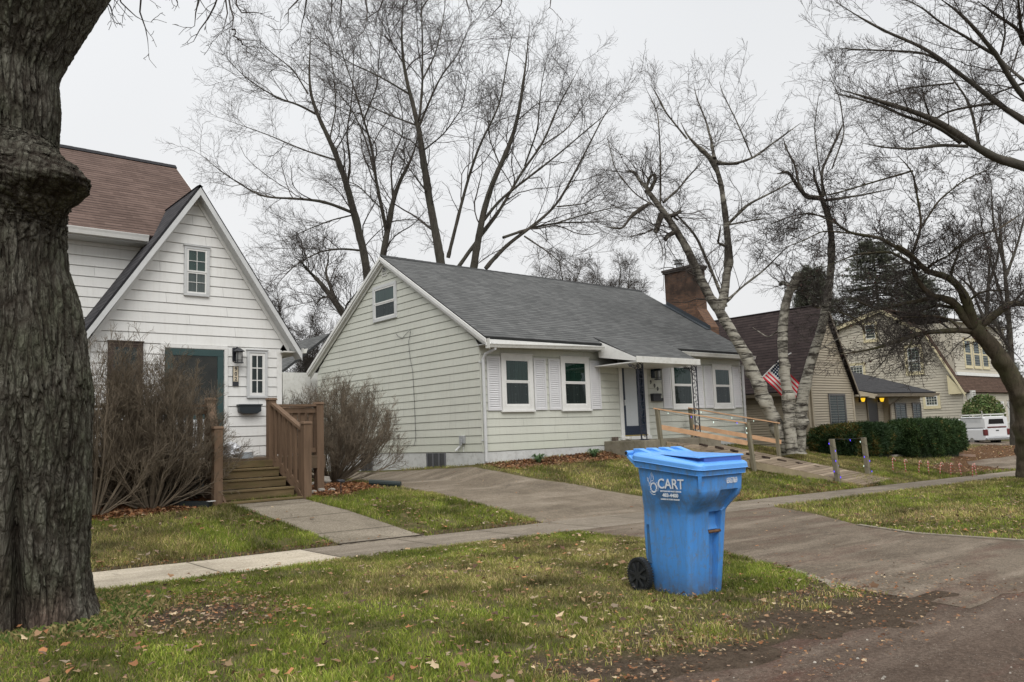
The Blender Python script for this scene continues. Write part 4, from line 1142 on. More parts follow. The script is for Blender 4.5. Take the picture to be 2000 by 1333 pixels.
# entry canopy: the roof slope carried forward
cx0, cx1, cyf = 16.36, 19.1, 13.95
slab_roof([(cx0, cyf, 3.43), (cx1, cyf, 3.43), (cx1 + .5, 15.5, 4.16), (cx0, 15.5, 4.16)], .05).build('canopy_roof', SH2, h2)
mb = MB(); mb.prism([(cx0 - .02, cyf, 3.42), (cx0 - .02, 15.32, 4.02), (cx0 - .02, 15.32, 3.55), (cx0 - .02, cyf, 3.33)], (.03, 0, 0))
mb.prism([(cx1, cyf, 3.42), (cx1, 15.32, 3.95), (cx1, 15.32, 3.55), (cx1, cyf, 3.33)], (.03, 0, 0))
mb.build('canopy_side', M_white, h2)
mb = MB(); mb.box(cx0 - .03, cx1 + .04, cyf - .04, cyf - .005, 3.29, 3.46); mb.build('canopy_fascia', M_whited, h2, bevel=.004)
mb = MB(); mb.box(cx0, cx1, cyf, 15.54, 3.3, 3.33); mb.build('canopy_ceiling', M_white, h2)
# scrolled iron posts
def iron_post(par, x, y, z0, z1, name='iron_post'):
    mb = MB()
    for dx in (-.115, .115): mb.box(x + dx - .011, x + dx + .011, y - .011, y + .011, z0, z1)
    n = int((z1 - z0) / .2); hs_ = (z1 - z0) / n
    for i in range(n):
        zc = z0 + (i + .5) * hs_; s = 1 if i % 2 else -1
        pts = [Vector((x + .1 * s * math.cos(a) * (1 - .3 * t_), y, zc + hs_ * .5 * math.sin(a))) for t_, a in [(k / 12, -1.6 + k / 12 * 3.3) for k in range(13)]]
        mb.tube(pts, .0085, 5)
        pts = [Vector((x - .05 * s + .045 * math.cos(a) * (1 - k / 22), y, zc + .045 * math.sin(a) * (1 - k / 22))) for k, a in [(k, k / 16 * 7) for k in range(17)]]
        mb.tube(pts, .0075, 5)
        mb.box(x - .105, x + .105, y - .006, y + .006, z0 + i * hs_ - .006, z0 + i * hs_ + .006)
    pts = [Vector((x + .0 + .07 * math.cos(a), y, z1 - .08 + .07 * math.sin(a))) for a in [k / 14 * 2 * math.pi for k in range(15)]]
    mb.tube(pts, .014, 6, cap=False)
    for s in (-1,):
        for q in range(3):
            c = Vector((x - .2 - q * .11, y, z1 - .1 + q * .012))
            pts = [c + Vector((.06 * math.cos(a) * (1 - k / 20), 0, .055 * math.sin(a) * (1 - k / 20))) for k, a in [(k, k / 14 * 8) for k in range(15)]]
            mb.tube(pts, .009, 5)
        mb.tube([Vector((x, y, z1 - .3)), Vector((x - .2, y, z1 - .16)), Vector((x - .5, y, z1 - .05))], .011, 5)
    mb.box(x - .14, x + .14, y - .05, y + .05, z0, z0 + .02)
    return mb.build(name, M_iron, par)
iron_post(h2, 16.78, 14.2, 1.2, 3.3); iron_post(h2, 19.2, 14.2, 1.2, 3.3)
# chimney
M_brick = NM('orange_brick', .95, .1)
v = M_brick.coord((1, 1, 1), 'UV'); br = M_brick.n('ShaderNodeTexBrick'); M_brick.l(v, br.inputs['Vector'])
br.inputs['Scale'].default_value = 1; br.inputs['Brick Width'].default_value = .215; br.inputs['Row Height'].default_value = .075; br.inputs['Mortar Size'].default_value = .008
br.inputs['Color1'].default_value = (.21, .118, .076, 1); br.inputs['Color2'].default_value = (.125, .076, .055, 1); br.inputs['Mortar'].default_value = (.12, .095, .08, 1)
vo = M_brick.coord((1, 1, 1)); sx_ = M_brick.n('ShaderNodeSeparateXYZ'); M_brick.l(vo, sx_.inputs[0])
soot = M_brick.math('MULTIPLY', M_brick.ramp(M_brick.math('SUBTRACT', sx_.outputs[2], 4.9), [(.3, 0.0), (.8, 1.0)]), M_brick.ramp(M_brick.noise(3, 5, .6, vo), [(.3, .3), (.6, .9)]))
M_brick.color(M_brick.mix(soot, br.outputs['Color'], (.045, .035, .03))); M_brick.bump(M_brick.math('SUBTRACT', 1.0, br.outputs['Fac']), .6, .01)
def brickbox(mb, x0, x1, y0, y1, z0, z1):
    for (a, b, ax) in (((x0, y0), (x1, y0), 0), ((x1, y0), (x1, y1), 1), ((x1, y1), (x0, y1), 0), ((x0, y1), (x0, y0), 1)):
        ua = a[0] if ax == 0 else a[1]; ub = b[0] if ax == 0 else b[1]
        mb.quad((a[0], a[1], z0), (b[0], b[1], z0), (b[0], b[1], z1), (a[0], a[1], z1), [(ua, z0), (ub, z0), (ub, z1), (ua, z1)])
    mb.quad((x0, y0, z1), (x1, y0, z1), (x1, y1, z1), (x0, y1, z1), [(x0, y0), (x1, y0), (x1, y1), (x0, y1)])
mb = MB(); brickbox(mb, 23.87, 24.5, 17.35, 18.75, 0, 7.33)
# sloped shoulder towards the front
mb.quad((23.87, 16.9, 0), (23.87, 17.36, 0), (23.87, 17.36, 5.85), (23.87, 16.9, 5.1), [(16.75, 0), (17.36, 0), (17.36, 5.95), (16.75, 5.0)])
mb.quad((23.87, 16.9, 0), (24.5, 16.9, 0), (24.5, 16.9, 5.1), (23.87, 16.9, 5.1), [(23.87, 0), (24.5, 0), (24.5, 5.0), (23.87, 5.0)])
mb.quad((23.87, 16.9, 5.1), (24.5, 16.9, 5.1), (24.5, 17.36, 5.85), (23.87, 17.36, 5.85), [(0, 0), (.6, 0), (.6, 1.1), (0, 1.1)])
ch = mb.build('brick_chimney', M_brick.m, h2)
mb = MB(); brickbox(mb, 23.82, 24.55, 17.3, 18.8, 7.33, 7.4); brickbox(mb, 23.79, 24.58, 17.27, 18.83, 7.4, 7.48)
mb.build('chimney_cap', plain('sooty_concrete', (.07, .06, .055), .95, .3, 6), ch)
mb = MB(); mb.tube([(24.2, 18.3, 7.48), (24.2, 18.3, 7.68)], .1, 12); mb.tube([(24.2, 18.3, 7.7), (24.2, 18.3, 7.74)], [.2, .14], 12); mb.tube([(24.2, 18.3, 7.74), (24.2, 18.3, 7.79), (24.2, 18.3, 7.84)], [.13, .13, .16], 12); mb.tube([(24.2, 18.3, 7.84), (24.2, 18.3, 7.9)], [.2, .06], 12)
mb.build('vent_pipe', plain('galvanised_vent', (.4, .42, .43), .4, .1, 5, .5, metal=.5), ch)
mb = MB(); mb.quad((23.86, 16.8, 4.97), (23.86, 18.72, 6.16), (23.86, 18.72, 6.3), (23.86, 16.8, 5.11)); mb.hexa([(23.62, 16.8, 4.965), (23.86, 16.8, 4.965), (23.86, 18.75, 6.17), (23.62, 18.75, 6.17)], [(23.62, 16.8, 4.98), (23.86, 16.8, 4.98), (23.86, 18.75, 6.185), (23.62, 18.75, 6.185)])
mb.build('flashing', plain('lead_flashing', (.05, .06, .07), .5), ch)
# rear wing: low roof behind the near gable
mb = slab_roof([(11.3, 25.3, 3.85), (11.3, 34.0, 3.85), (13.2, 34.0, 5.3), (13.2, 25.3, 5.3)], .08); mb.build('rear_roof', SH2, h2)
mb = MB(); mb.box(11.37, 16, 25.2, 34, 0, 3.85); mb.build('rear_wall', M_whited, h2)
siding(Plane((11.35, 0, 0), (0, 1, 0), (-1, 0, 0)), lambda z: (25.2, 34), .6, 3.8, .2).build('rear_siding', S2, h2); mb = MB(); mb.box(11.24, 11.29, 25.3, 34, 3.74, 3.86); mb.build('rear_gutter', M_white, h2)

# ---------------------------------------------------------------- concrete stoop and the wooden ramp
M_stoop = plain('mossy_concrete', (.2, .18, .14), .95, .2, 3, .1, .6, dirt=.7, dirtc=(.09, .085, .05))
t = thing('concrete_stoop', 'low mossy concrete stoop under the green house door', 'stoop', (18.0, 14.9, .7))
mb = MB(); mb.box(16.62, 20.1, 14.05, Yf - .02, .3, 1.19); mb.build('slab', M_stoop, t, bevel=.015)
mb = MB(); mb.box(16.9, 17.02, 15.35, 15.5, 1.195, 1.3); o = mb.build('brick', M_brick.m, None); tag(o, 'single brick standing on the stoop left of the navy door', 'brick')
o = crumple('stone', (16.95, 14.9, 1.19), (.13, .07, .05), 3, .3, plain('white_stone', (.5, .49, .45), .8, .1, 5), 12); tag(o, 'white stone lying on the left edge of the stoop', 'stone')
NA = Vector((17.5, 14.02, 1.13)); NB = Vector(onz(1690, 947, -.235)); FA = Vector((20.25, 15.15, 1.13)); FB = Vector(onz(1745, 936, -.235))
M_ply = plain('ramp_wood', (.3, .235, .16), .85, .2, 2.0, .15, .5, dirt=.5, dirtc=(.16, .12, .075), stretch=(1, 3, 1))
M_plys = [plain('ramp_wood', c, .85, .2, 2.0, .15, .5, dirt=.5, dirtc=(.13, .1, .065), stretch=(1, 3, 1)) for c in ((.25, .2, .145), (.19, .15, .108), (.31, .25, .185), (.23, .18, .132))]
rp = thing('wooden_ramp', 'long wooden ramp running down from the stoop to the sidewalk', 'ramp', (19.5, 12.6, .1))
n = 34
for i in range(n):
    a, b = i / n, (i + 1) / n - .005
    p = [NA.lerp(NB, a), NA.lerp(NB, b), FA.lerp(FB, b), FA.lerp(FB, a)]
    dz = Vector((0, 0, -.035)); jz = Vector((0, 0, random.uniform(-.004, .004)))
    mb = MB(); mb.hexa([q + dz + jz for q in p], [q + jz for q in p]); mb.build('ramp_board', random.choice(M_plys), rp)
mb = MB(); mb.beam(NA + Vector((0, .02, -.14)), NB + Vector((0, .02, -.1)), .04, .2); mb.beam(FA + Vector((0, -.02, -.14)), FB + Vector((0, -.02, -.1)), .04, .2); mb.build('ramp_joist', plain('aged_joist', (.23, .19, .12), .85, .2, 3, dirt=.5, dirtc=(.08, .07, .04)), rp)
def onseg(A_, B_, u):
    lo, hi = -.3, 1.6
    for _ in range(50):
        mid = (lo + hi) / 2
        if px(A_ + (B_ - A_) * mid)[0] < u: lo = mid
        else: hi = mid
    return A_ + (B_ - A_) * lo
M_pt = plain('treated_post', (.2, .18, .13), .85, .2, 4, .15, .5, dirt=.5, dirtc=(.09, .09, .05), stretch=(3, 3, .5))
M_pine = plain('fresh_pine', (.47, .29, .17), .75, .15, 3, .2, .3, stretch=(.5, 3, 3))
posts = {}
def rpost(key, u, base, top, D_off=0.0, w=.1):
    A_, B_ = (NA, NB) if key[0] == 'n' else (FA, FB)
    p = onseg(A_, B_, u); p = p + Vector((0, -.06 if key[0] == 'n' else .06, 0))
    z1 = at(top[0], top[1], px(p)[2])[2]
    z0 = h(p.x, p.y) - .1
    tp = at(top[0], top[1], px(p)[2])
    mb = MB(); q = w / 2
    mb.hexa([(p.x - q, p.y - q, z0), (p.x + q, p.y - q, z0), (p.x + q, p.y + q, z0), (p.x - q, p.y + q, z0)], [(tp[0] - q, p.y - q, z1), (tp[0] + q, p.y - q, z1), (tp[0] + q, p.y + q, z1), (tp[0] - q, p.y + q, z1)])
    posts[key] = (p, Vector((tp[0], p.y, z1)), mb)
rpost('n1', 1290, 885, (1284, 799)); rpost('n2', 1469, 908, (1459, 825)); rpost('f1', 1358, 860, (1352, 797)); rpost('f2', 1526, 893, (1520, 824)); rpost('n3', 1633, 938, (1625, 858), 0, .12); rpost('f3', 1700, 928, (1692, 855), 0, .12)
for k in ('n1', 'n2', 'f1', 'f2', 'n3', 'f3'): posts[k][2].build('ramp_post', M_pt, rp, bevel=.006)
def hrail(a, b, w, hh, lab=None):
    mb = MB(); mb.beam(a, b, w, hh); o = mb.build('handrail', M_pine, rp, bevel=.003)
    if lab: o['label'] = lab
def up_at(P, u, v_): q = at(u, v_, px(P)[2]); return Vector(q)
hrail(up_at(posts['n1'][0], 1276, 798), up_at(posts['n2'][0], 1459, 827), .09, .035); hrail(up_at(posts['f1'][0], 1344, 797), up_at(posts['f2'][0], 1523, 827), .09, .035)
hrail(up_at(posts['n1'][0], 1288, 834), up_at(posts['n2'][0], 1460, 866), .035, .13); hrail(up_at(posts['f1'][0], 1350, 833), up_at(posts['f2'][0], 1526, 864), .035, .13)
# dark rubber blocks along the ramp
BP = [(1346, 867), (1374, 874), (1405, 879), (1434, 885), (1466, 892), (1496, 898), (1527, 904), (1561, 910), (1597, 917), (1634, 925), (1668, 932), (1706, 941)]
nrm = (NB - NA).cross(FA - NA).normalized()
M_blk = plain('dark_rubber', (.05, .035, .028), .8, .3, 8, .2, .4)
ORD = ['first', 'second', 'third', 'fourth', 'fifth', 'sixth', 'seventh', 'eighth', 'ninth', 'tenth', 'eleventh', 'twelfth']
for i, (u, v_) in enumerate(BP):
    d = Vector(at(u, v_, 1.0)) - Vector(CAM); tt = (NA - Vector(CAM)).dot(nrm) / d.dot(nrm); P = Vector(CAM) + d * tt
    mb = MB(); mb.box(-.13, .13, -.05, .05, 0, .055); o = mb.build('rubber_block', M_blk, None, bevel=.008); o.location = P + Vector((0, 0, .035)); o.rotation_euler = (R(3), R(12), R(-8 + random.uniform(-12, 12)))
    tag(o, ('small dark block on the wooden ramp, %s counting down from the stoop' % ORD[i]), 'block', 'dark blocks along the ramp')

# ================================================================ the tan house behind the birch
h3 = thing('tan_house', 'tan sided house with a steep dark roof and two lit yellow porch lamps', 'house', (29.6, 15.56, .4))
S3 = siding_mat('tan_siding', (.36, .315, .24), .15)
SH3 = shingle_mat('dark_brown_shingles', (.04, .03, .03), (.068, .052, .05), (.014, .012, .012))
M_tan = plain('tan_trim', (.33, .285, .21), .6, .08, 3)
M_tand = plain('dark_tan_trim', (.2, .17, .13), .6, .08, 3)
f3 = Plane((0, 15.56, 0), (1, 0, 0), (0, -1, 0)); s3 = Plane((27.95, 0, 0), (0, 1, 0), (-1, 0, 0))
GA3, GZ3 = 29.66, 6.1
def ext3(z):
    if z <= 2.85: return 27.95, 31.55
    t_ = (z - 2.85) / (GZ3 - 2.85); return 27.95 + (GA3 - 27.95) * t_, 31.55 + (GA3 - 31.55) * t_
siding(f3, ext3, .2, GZ3 - .05, .1, .02, .25).build('gable_siding', S3, h3)
siding(s3, lambda z: (15.56, 25.0), .2, 2.8, .1, .02, .25).build('side_siding', S3, h3)
mb = MB(); mb.box(27.97, 31.53, 15.58, 26, -.2, 2.85); mb.prism([(27.98, 15.58, 2.85), (31.52, 15.58, 2.85), (GA3, 15.58, GZ3 - .06)], (0, 10, 0)); mb.build('wall', M_tand, h3)
slab_roof([(27.68, 15.38, 2.72), (27.68, 26, 2.72), (GA3, 26, 6.2), (GA3, 15.38, 6.2)], .08).build('roof', SH3, h3)
slab_roof([(31.75, 15.38, 2.6), (31.75, 26, 2.6), (GA3, 26, 6.2), (GA3, 15.38, 6.2)], .08).build('roof', SH3, h3)
mb = MB()
for q in ((27.68, 15.37, 2.66), (31.75, 15.37, 2.54)): board_along(mb, (GA3, 15.37, 6.14), q, .16, .03, (0, -1, 0))
mb.build('rake_board', M_tand, h3)
mb = MB(); gutter(mb, (27.68, 15.4, 2.68), (27.68, 26, 2.68), .13, .12, (-1, 0, 0)); mb.box(27.7, 27.95, 15.45, 26, 2.52, 2.55); mb.box(27.9, 27.94, 15.5, 26, 2.3, 2.52); mb.build('gutter', M_tand, h3)
mb = MB(); f3.box(mb, 27.93, 28.05, .15, 2.75, .0, .03); s3.box(mb, 15.53, 15.65, .15, 2.75, .0, .03); mb.build('corner_board', M_tan, h3)
mb = MB(); f3.box(mb, 28.12, 28.2, .15, 2.9, .02, .09); mb.build('downspout', M_tan, h3)
mb = MB(); f3.box(mb, 31.45, 31.57, .3, 2.7, .0, .03); mb.build('corner_board', M_tan, h3)
mb = MB(); s3.box(mb, 21.2, 22.5, .2, 2.3, .015, .04); mb.build('side_door', plain('grey_brown_door', (.12, .105, .1), .6), h3)
M_bronze = plain('grey_bronze_frame', (.13, .125, .12), .5)
def casement(par, pl, u0, u1, z0, z1, mat=M_bronze, cur=None):
    return window(par, pl, u0, u1, z0, z1, .05, .03, None, mat, cur or M_curt, None, (1, 0, 0, 0), sill=False, head=False)
casement(h3, f3, 29.5, 30.82, 1.28, 2.6)
# wing
f3b = Plane((0, 16.0, 0), (1, 0, 0), (0, -1, 0)); f3c = Plane((0, 16.25, 0), (1, 0, 0), (0, -1, 0))
WX1 = 39.0
siding(f3b, lambda z: (35.7, WX1), .1, 2.75, .1, .02, .25).build('wing_siding', S3, h3)
siding(f3c, lambda z: (31.56, 35.7), .1, 2.9, .1, .02, .25).build('porch_siding', S3, h3)
mb = MB(); mb.box(35.72, WX1, 16.02, 20.5, -.3, 2.75); mb.box(31.56, 35.71, 16.28, 20.5, -.3, 2.9); mb.build('wing_wall', M_tand, h3)
mb = MB(); mb.prism([(WX1, 16.0, 2.7), (WX1, 20.5, 2.7), (WX1, 20.5, 4.2)], (-.05, 0, 0)); mb.build('wing_gable', S3, h3)
SH3w = shingle_mat('charcoal_shingles', (.034, .034, .036), (.055, .054, .056), (.014, .014, .015))
slab_roof([(33.15, 15.45, 2.66), (39.5, 15.45, 2.72), (39.5, 19.6, 4.08), (33.15, 19.6, 4.05)], .08).build('wing_roof', SH3w, h3)
slab_roof([(31.45, 16.1, 2.92), (33.15, 15.45, 2.66), (33.15, 19.6, 4.05), (31.45, 19.6, 4.12)], .08).build('wing_roof', SH3w, h3)
mb = MB(); board_along(mb, (31.5, 16.08, 2.9), (33.15, 15.43, 2.6), .2, .03, (0, -1, 0)); board_along(mb, (33.15, 15.43, 2.6), (39.5, 15.43, 2.66), .12, .03, (0, -1, 0)); mb.build('fascia', M_tan, h3)
mb = MB(); gutter(mb, (33.2, 15.42, 2.6), (39.5, 15.42, 2.66), .13, .12); mb.build('gutter', M_tand, h3)
mb = MB(); mb.tube([(35.9, 15.4, 2.55), (35.85, 15.55, 2.4), (35.6, 15.9, 2.15), (35.55, 15.94, .2)], .045, 8); mb.build('downspout', M_tand, h3)
mb = MB(); mb.box(31.6, 39.4, 15.5, 16.25, 2.5, 2.53); mb.build('porch_ceiling', M_tan, h3)
mb = MB(); mb.box(35.62, 35.74, 15.96, 16.25, .1, 2.6); mb.build('porch_post', M_tan, h3)
for a, b in ((36.2, 37.35), (38.0, 38.95 - .02)): casement(h3, f3b, a, b, .95, 2.25, cur=M_curt)
dx = ony(1693, 800, 16.25)[0]; dx1 = ony(1711, 800, 16.25)[0]
mb = MB(); f3c.box(mb, dx, dx1, .45, 2.45, .015, .06); d3 = mb.build('front_door', plain('dark_door', (.025, .022, .022), .4, .2, 2), h3)
mb = MB(); f3c.box(mb, dx - .06, dx - .001, .4, 2.5, .015, .07); f3c.box(mb, dx1 + .001, dx1 + .06, .4, 2.5, .015, .07); mb.build('door_frame', M_tand, h3)
M_lit = emit_mat('lit_yellow_glass', (1.0, .6, .03), .8)
for u, v_ in ((1686, 781), (1723, 781)):
    c = Vector(ony(u, v_, 16.06))
    mb = MB(); mb.box(c.x - .11, c.x + .11, c.y - .02, c.y + .19, c.z + .1, c.z + .16); mb.box(c.x - .05, c.x + .05, c.y + .1, c.y + .19, c.z - .1, c.z + .1)
    lp = mb.build('porch_lamp', M_black, h3)
    mb = MB(); mb.hexa([(c.x - .04, c.y - .03, c.z - .09), (c.x + .04, c.y - .03, c.z - .09), (c.x + .04, c.y + .05, c.z - .09), (c.x - .04, c.y + .05, c.z - .09)], [(c.x - .08, c.y - .06, c.z + .07), (c.x + .08, c.y - .06, c.z + .07), (c.x + .08, c.y + .08, c.z + .07), (c.x - .08, c.y + .08, c.z + .07)]); mb.build('lamp_glass', M_lit, lp)

# ================================================================ the cream gambrel house far behind
h4 = thing('cream_house', 'cream sided gambrel house with yellow window trim and a brown shingle roof', 'house', (61, 22, .2))
S4 = siding_mat('cream_siding', (.47, .435, .36), .15)
SH4 = shingle_mat('rust_brown_shingles', (.085, .055, .042), (.13, .085, .064), (.03, .02, .016))
M_yel = plain('pale_yellow_trim', (.56, .5, .33), .6, .06, 3)
X4 = 61.0
s4 = Plane((X4, 0, 0), (0, 1, 0), (-1, 0, 0))
def P4(u, v_): q = onx(u, v_, X4); return q[1], q[2]
gp = [(22.1, 0.0), (22.1, 3.4), P4(1804, 650), P4(1722, 606), P4(1640, 640), (32.2, 3.4), (32.2, 0)]
def ext4(z):
    ys_ = []
    for i in range(len(gp)):
        (y0, z0), (y1, z1) = gp[i], gp[(i + 1) % len(gp)]
        if (z0 <= z < z1) or (z1 <= z < z0): ys_.append(y0 + (y1 - y0) * (z - z0) / (z1 - z0))
    return (min(ys_), max(ys_)) if len(ys_) >= 2 else (0, 0)
siding(s4, ext4, .2, gp[3][1] - .03, .2, .03, .17).build('gable_siding', S4, h4)
mb = MB(); mb.prism([(X4 + .05, y, z) for y, z in gp], (13, 0, 0)); mb.build('wall', S4, h4)
def roof_strip(a, b, x0=X4 - .3, x1=X4 + 14, nm='roof'):
    return slab_roof([(x0, a[0], a[1]), (x1, a[0], a[1]), (x1, b[0], b[1]), (x0, b[0], b[1])], .12).build(nm, SH4, h4)
ev = P4(1888, 766)
k1 = (gp[2][0] - .12, gp[2][1] + .1); ap = (gp[3][0], gp[3][1] + .15)
roof_strip(ev, k1); roof_strip(k1, ap); roof_strip((gp[4][0] + .1, gp[4][1] + .1), ap); roof_strip((32.8, 3.3), (gp[4][0] + .1, gp[4][1] + .1))
mb = MB()
for a, b in ((ev, k1), (k1, ap), (ap, (gp[4][0] + .1, gp[4][1] + .1)), ((gp[4][0] + .1, gp[4][1] + .1), (32.8, 3.3))):
    board_along(mb, (X4 - .31, a[0], a[1] - .06), (X4 - .31, b[0], b[1] - .06), .28, .05, (-1, 0, 0))
mb.prism([(X4 - .3, ev[0], ev[1] - .1), (X4 - .3, ev[0] + 1.1, ev[1] - .1), (X4 - .3, ev[0] + 1.1, ev[1] + 1.3)], (.28, 0, 0))
mb.build('rake_board', M_yel, h4)
def w4(u0, v0, u1, v1, **k):
    a = P4(u0, v0); b = P4(u1, v1)
    return window(h4, s4, min(a[0], b[0]), max(a[0], b[0]), min(a[1], b[1]), max(a[1], b[1]), k.pop('fw', .22), .06, mat=M_yel, shash_mat=M_white, sillmat=M_yel, **k)
w4(1765, 676, 1806, 730, split=.47, upper=M_curt, lower=M_curtl, muntin=(2, 0, 0, 0)); w4(1802, 770, 1838, 797, split=None, muntin=(3, 0, 0, 0), fw=.18); w4(1684, 632, 1716, 666, split=.5, upper=M_curt, lower=M_curt, fw=.2); w4(1655, 712, 1692, 742, split=None, muntin=(3, 0, 0, 0), fw=.18)
f4 = Plane((0, 22.1, 0), (1, 0, 0), (0, -1, 0))
siding(f4, lambda z: (X4, X4 + 13), .2, 3.3, .2, .02).build('front_siding', S4, h4)
# dormer on the street side
fd = Plane((0, 22.5, 0), (1, 0, 0), (0, -1, 0))
siding(fd, lambda z: (X4 + .25, X4 + 11), 4.75, 8.4, .2, .02).build('dormer_siding', S4, h4)
mb = MB(); mb.box(X4 + .25, X4 + 11, 22.53, 27, 4.5, 8.4); mb.build('dormer_wall', S4, h4)
mb = MB(); fd.box(mb, X4 + .2, X4 + 11.1, 4.5, 4.74, .0, .15); fd.box(mb, X4 + .15, X4 + 11.2, 8.4, 8.6, -.1, .35); mb.build('dormer_trim', M_white, h4)
for u in (X4 + 2.2, X4 + 3.9, X4 + 5.6, X4 + 8.4): window(h4, fd, u, u + 1.4, 5.1, 7.3, .13, .06, .5, M_yel, M_curt, M_curt)
slab_roof([(X4 + .1, 22.1, 8.55), (X4 + 11.4, 22.1, 8.55), (X4 + 11.4, 27.2, 10.0), (X4 + .1, 27.2, 10.0)], .1).build('dormer_roof', SH4, h4)
c = Vector(ony(1894, 777, 22.0))
mb = MB(); f4.box(mb, c.x - .35, c.x + .35, c.z - .55, c.z + .5, .03, .4); ac = mb.build('air_conditioner', M_whited, h4)
mb = MB()
for i in range(7): f4.box(mb, c.x - .28, c.x + .28, c.z - .45 + i * .13, c.z - .4 + i * .13, .4, .42)
mb.build('grille', M_bronze, ac)
# white porch posts and stair rails further along the front
pr = thing('porch_railing', 'white porch railing and posts at the front of the cream house', 'railing', (66, 20.5, -.2))
mb = MB()
for u in (1945, 1958, 1972): q = ony(u, 800, 20.4); mb.box(q[0] - .09, q[0] + .09, 20.3, 20.5, h(q[0], 20.4) - .1, 2.5)
mb.build('post', M_white, pr)
mb = MB()
a = ony(1945, 830, 20.4); b = ony(1980, 850, 20.4)
for i in range(9): x = a[0] + (b[0] - a[0]) * i / 8; mb.box(x - .03, x + .03, 20.38, 20.42, h(x, 20.4), 1.0)
mb.beam((a[0], 20.4, 1.0), (b[0], 20.4, 1.0), .1, .06); mb.build('rail', M_white, pr)

# ================================================================ pickup truck with a white cap
tk = thing('pickup_truck', 'white pickup truck with a canopy and ladder rack parked nose first in the driveway', 'pickup truck', (0, 0, 0))
q = at(1926, 866, 50.0)
tk.location = (q[0], q[1], -.42); tk.rotation_euler = (0, 0, R(-30))
M_wp = plain('white_car_paint', (.62, .63, .64), .25, .02, 2, .6)
M_rub = plain('tyre_rubber', (.02, .02, .02), .9, .2, 8); M_chr = plain('chrome', (.45, .46, .47), .2, .05, 4, .6, metal=.9); M_dg = plain('dark_glass', (.012, .014, .016), .05, .1, 3, .8)
M_red = plain('red_lens', (.1, .01, .01), .25, .1, 5, .6); M_blkp = plain('black_plastic_trim', (.03, .03, .03), .6)
# local: x across (0 left .. 1.85), y forward, z up
prof = [(0, .5), (0, 1.15), (5.3, 1.1), (5.45, .75), (5.45, .45)]
mb = MB()
def sec(y, z0, z1, x0, x1, rr=.12):
    pts = []
    for (cx, cz, a0) in ((x1 - rr, z1 - rr, 0), (x0 + rr, z1 - rr, 90), (x0 + .05, z0 + .05, 180), (x1 - .05, z0 + .05, 270)):
        r_ = rr if a0 < 180 else .05
        for k in range(4): a = R(a0 + k * 30); pts.append((cx + r_ * math.cos(a), y, cz + r_ * math.sin(a)))
    return pts
def loft(mb, secs):
    n = len(secs[0]); V = [p for s_ in secs for p in s_]
    mb.add(V, [(i * n + j, i * n + (j + 1) % n, (i + 1) * n + (j + 1) % n, (i + 1) * n + j) for i in range(len(secs) - 1) for j in range(n)] + [list(range(n)), list(range((len(secs) - 1) * n, len(secs) * n))])
loft(mb, [sec(.02, .42, 1.12, .04, 1.81), sec(.12, .38, 1.15, 0, 1.85), sec(2.2, .36, 1.15, 0, 1.85), sec(3.9, .36, 1.15, 0, 1.85), sec(5.2, .38, 1.08, .05, 1.8), sec(5.4, .42, .95, .1, 1.75)])
mb.build('body', M_wp, tk, smooth=False, bevel=.01, local=True)
mb = MB(); loft(mb, [sec(.05, 1.15, 1.84, .1, 1.75), sec(.3, 1.15, 1.9, .07, 1.78), sec(2.1, 1.15, 1.9, .07, 1.78)]); mb.build('canopy', M_wp, tk, bevel=.01, local=True)
mb = MB(); loft(mb, [sec(2.15, 1.15, 1.78, .1, 1.75), sec(3.3, 1.15, 1.78, .12, 1.73), sec(3.95, 1.15, 1.2, .1, 1.75)]); mb.build('cab', M_wp, tk, bevel=.01, local=True)
mb = MB(); mb.hexa([(.35, .045, 1.4), (1.5, .045, 1.4), (1.5, .06, 1.4), (.35, .06, 1.4)], [(.42, .03, 1.72), (1.43, .03, 1.72), (1.43, .06, 1.72), (.42, .06, 1.72)]); mb.build('rear_window', M_dg, tk, local=True)
mb = MB(); mb.box(.25, 1.6, -.01, .03, .6, 1.1); mb.build('tailgate', M_wp, tk, bevel=.015, local=True)
mb = MB(); mb.box(.25, 1.6, -.006, .04, 1.17, 1.24); mb.build('red_stripe', M_red, tk, local=True)
mb = MB(); mb.box(.8, 1.02, -.02, .0, .95, 1.02); mb.build('handle', M_blkp, tk, local=True)
for x0 in (-.01, 1.62):
    mb = MB(); mb.box(x0, x0 + .24, -.01, .18, .68, 1.08); mb.build('taillight', M_red, tk, bevel=.03, local=True)
mb = MB(); mb.box(.02, 1.83, -.16, .02, .38, .55); mb.build('bumper', M_chr, tk, bevel=.03, local=True)
mb = MB(); mb.box(.065, .085, .35, 1.95, 1.5, 1.78); mb.build('side_window', plain('pale_side_panel', (.5, .51, .52), .3), tk, bevel=.0, local=True)
mb = MB(); mb.box(.05, .09, .2, 2.1, 1.15, 1.18); mb.box(.05, .09, .2, 2.1, 1.8, 1.83); mb.build('side_trim', M_blkp, tk, local=True)
mb = MB()
for y in (.25, 1.3, 2.0): mb.box(.1, 1.75, y, y + .04, 1.98, 2.02); mb.box(.12, .16, y, y + .04, 1.88, 2.0); mb.box(1.69, 1.73, y, y + .04, 1.88, 2.0)
mb.box(.1, .15, .1, 2.2, 2.02, 2.06); mb.box(1.7, 1.75, .1, 2.2, 2.02, 2.06); mb.box(.1, .13, .2, .23, 1.2, 2.25)
mb.build('ladder_rack', M_whited, tk, local=True)
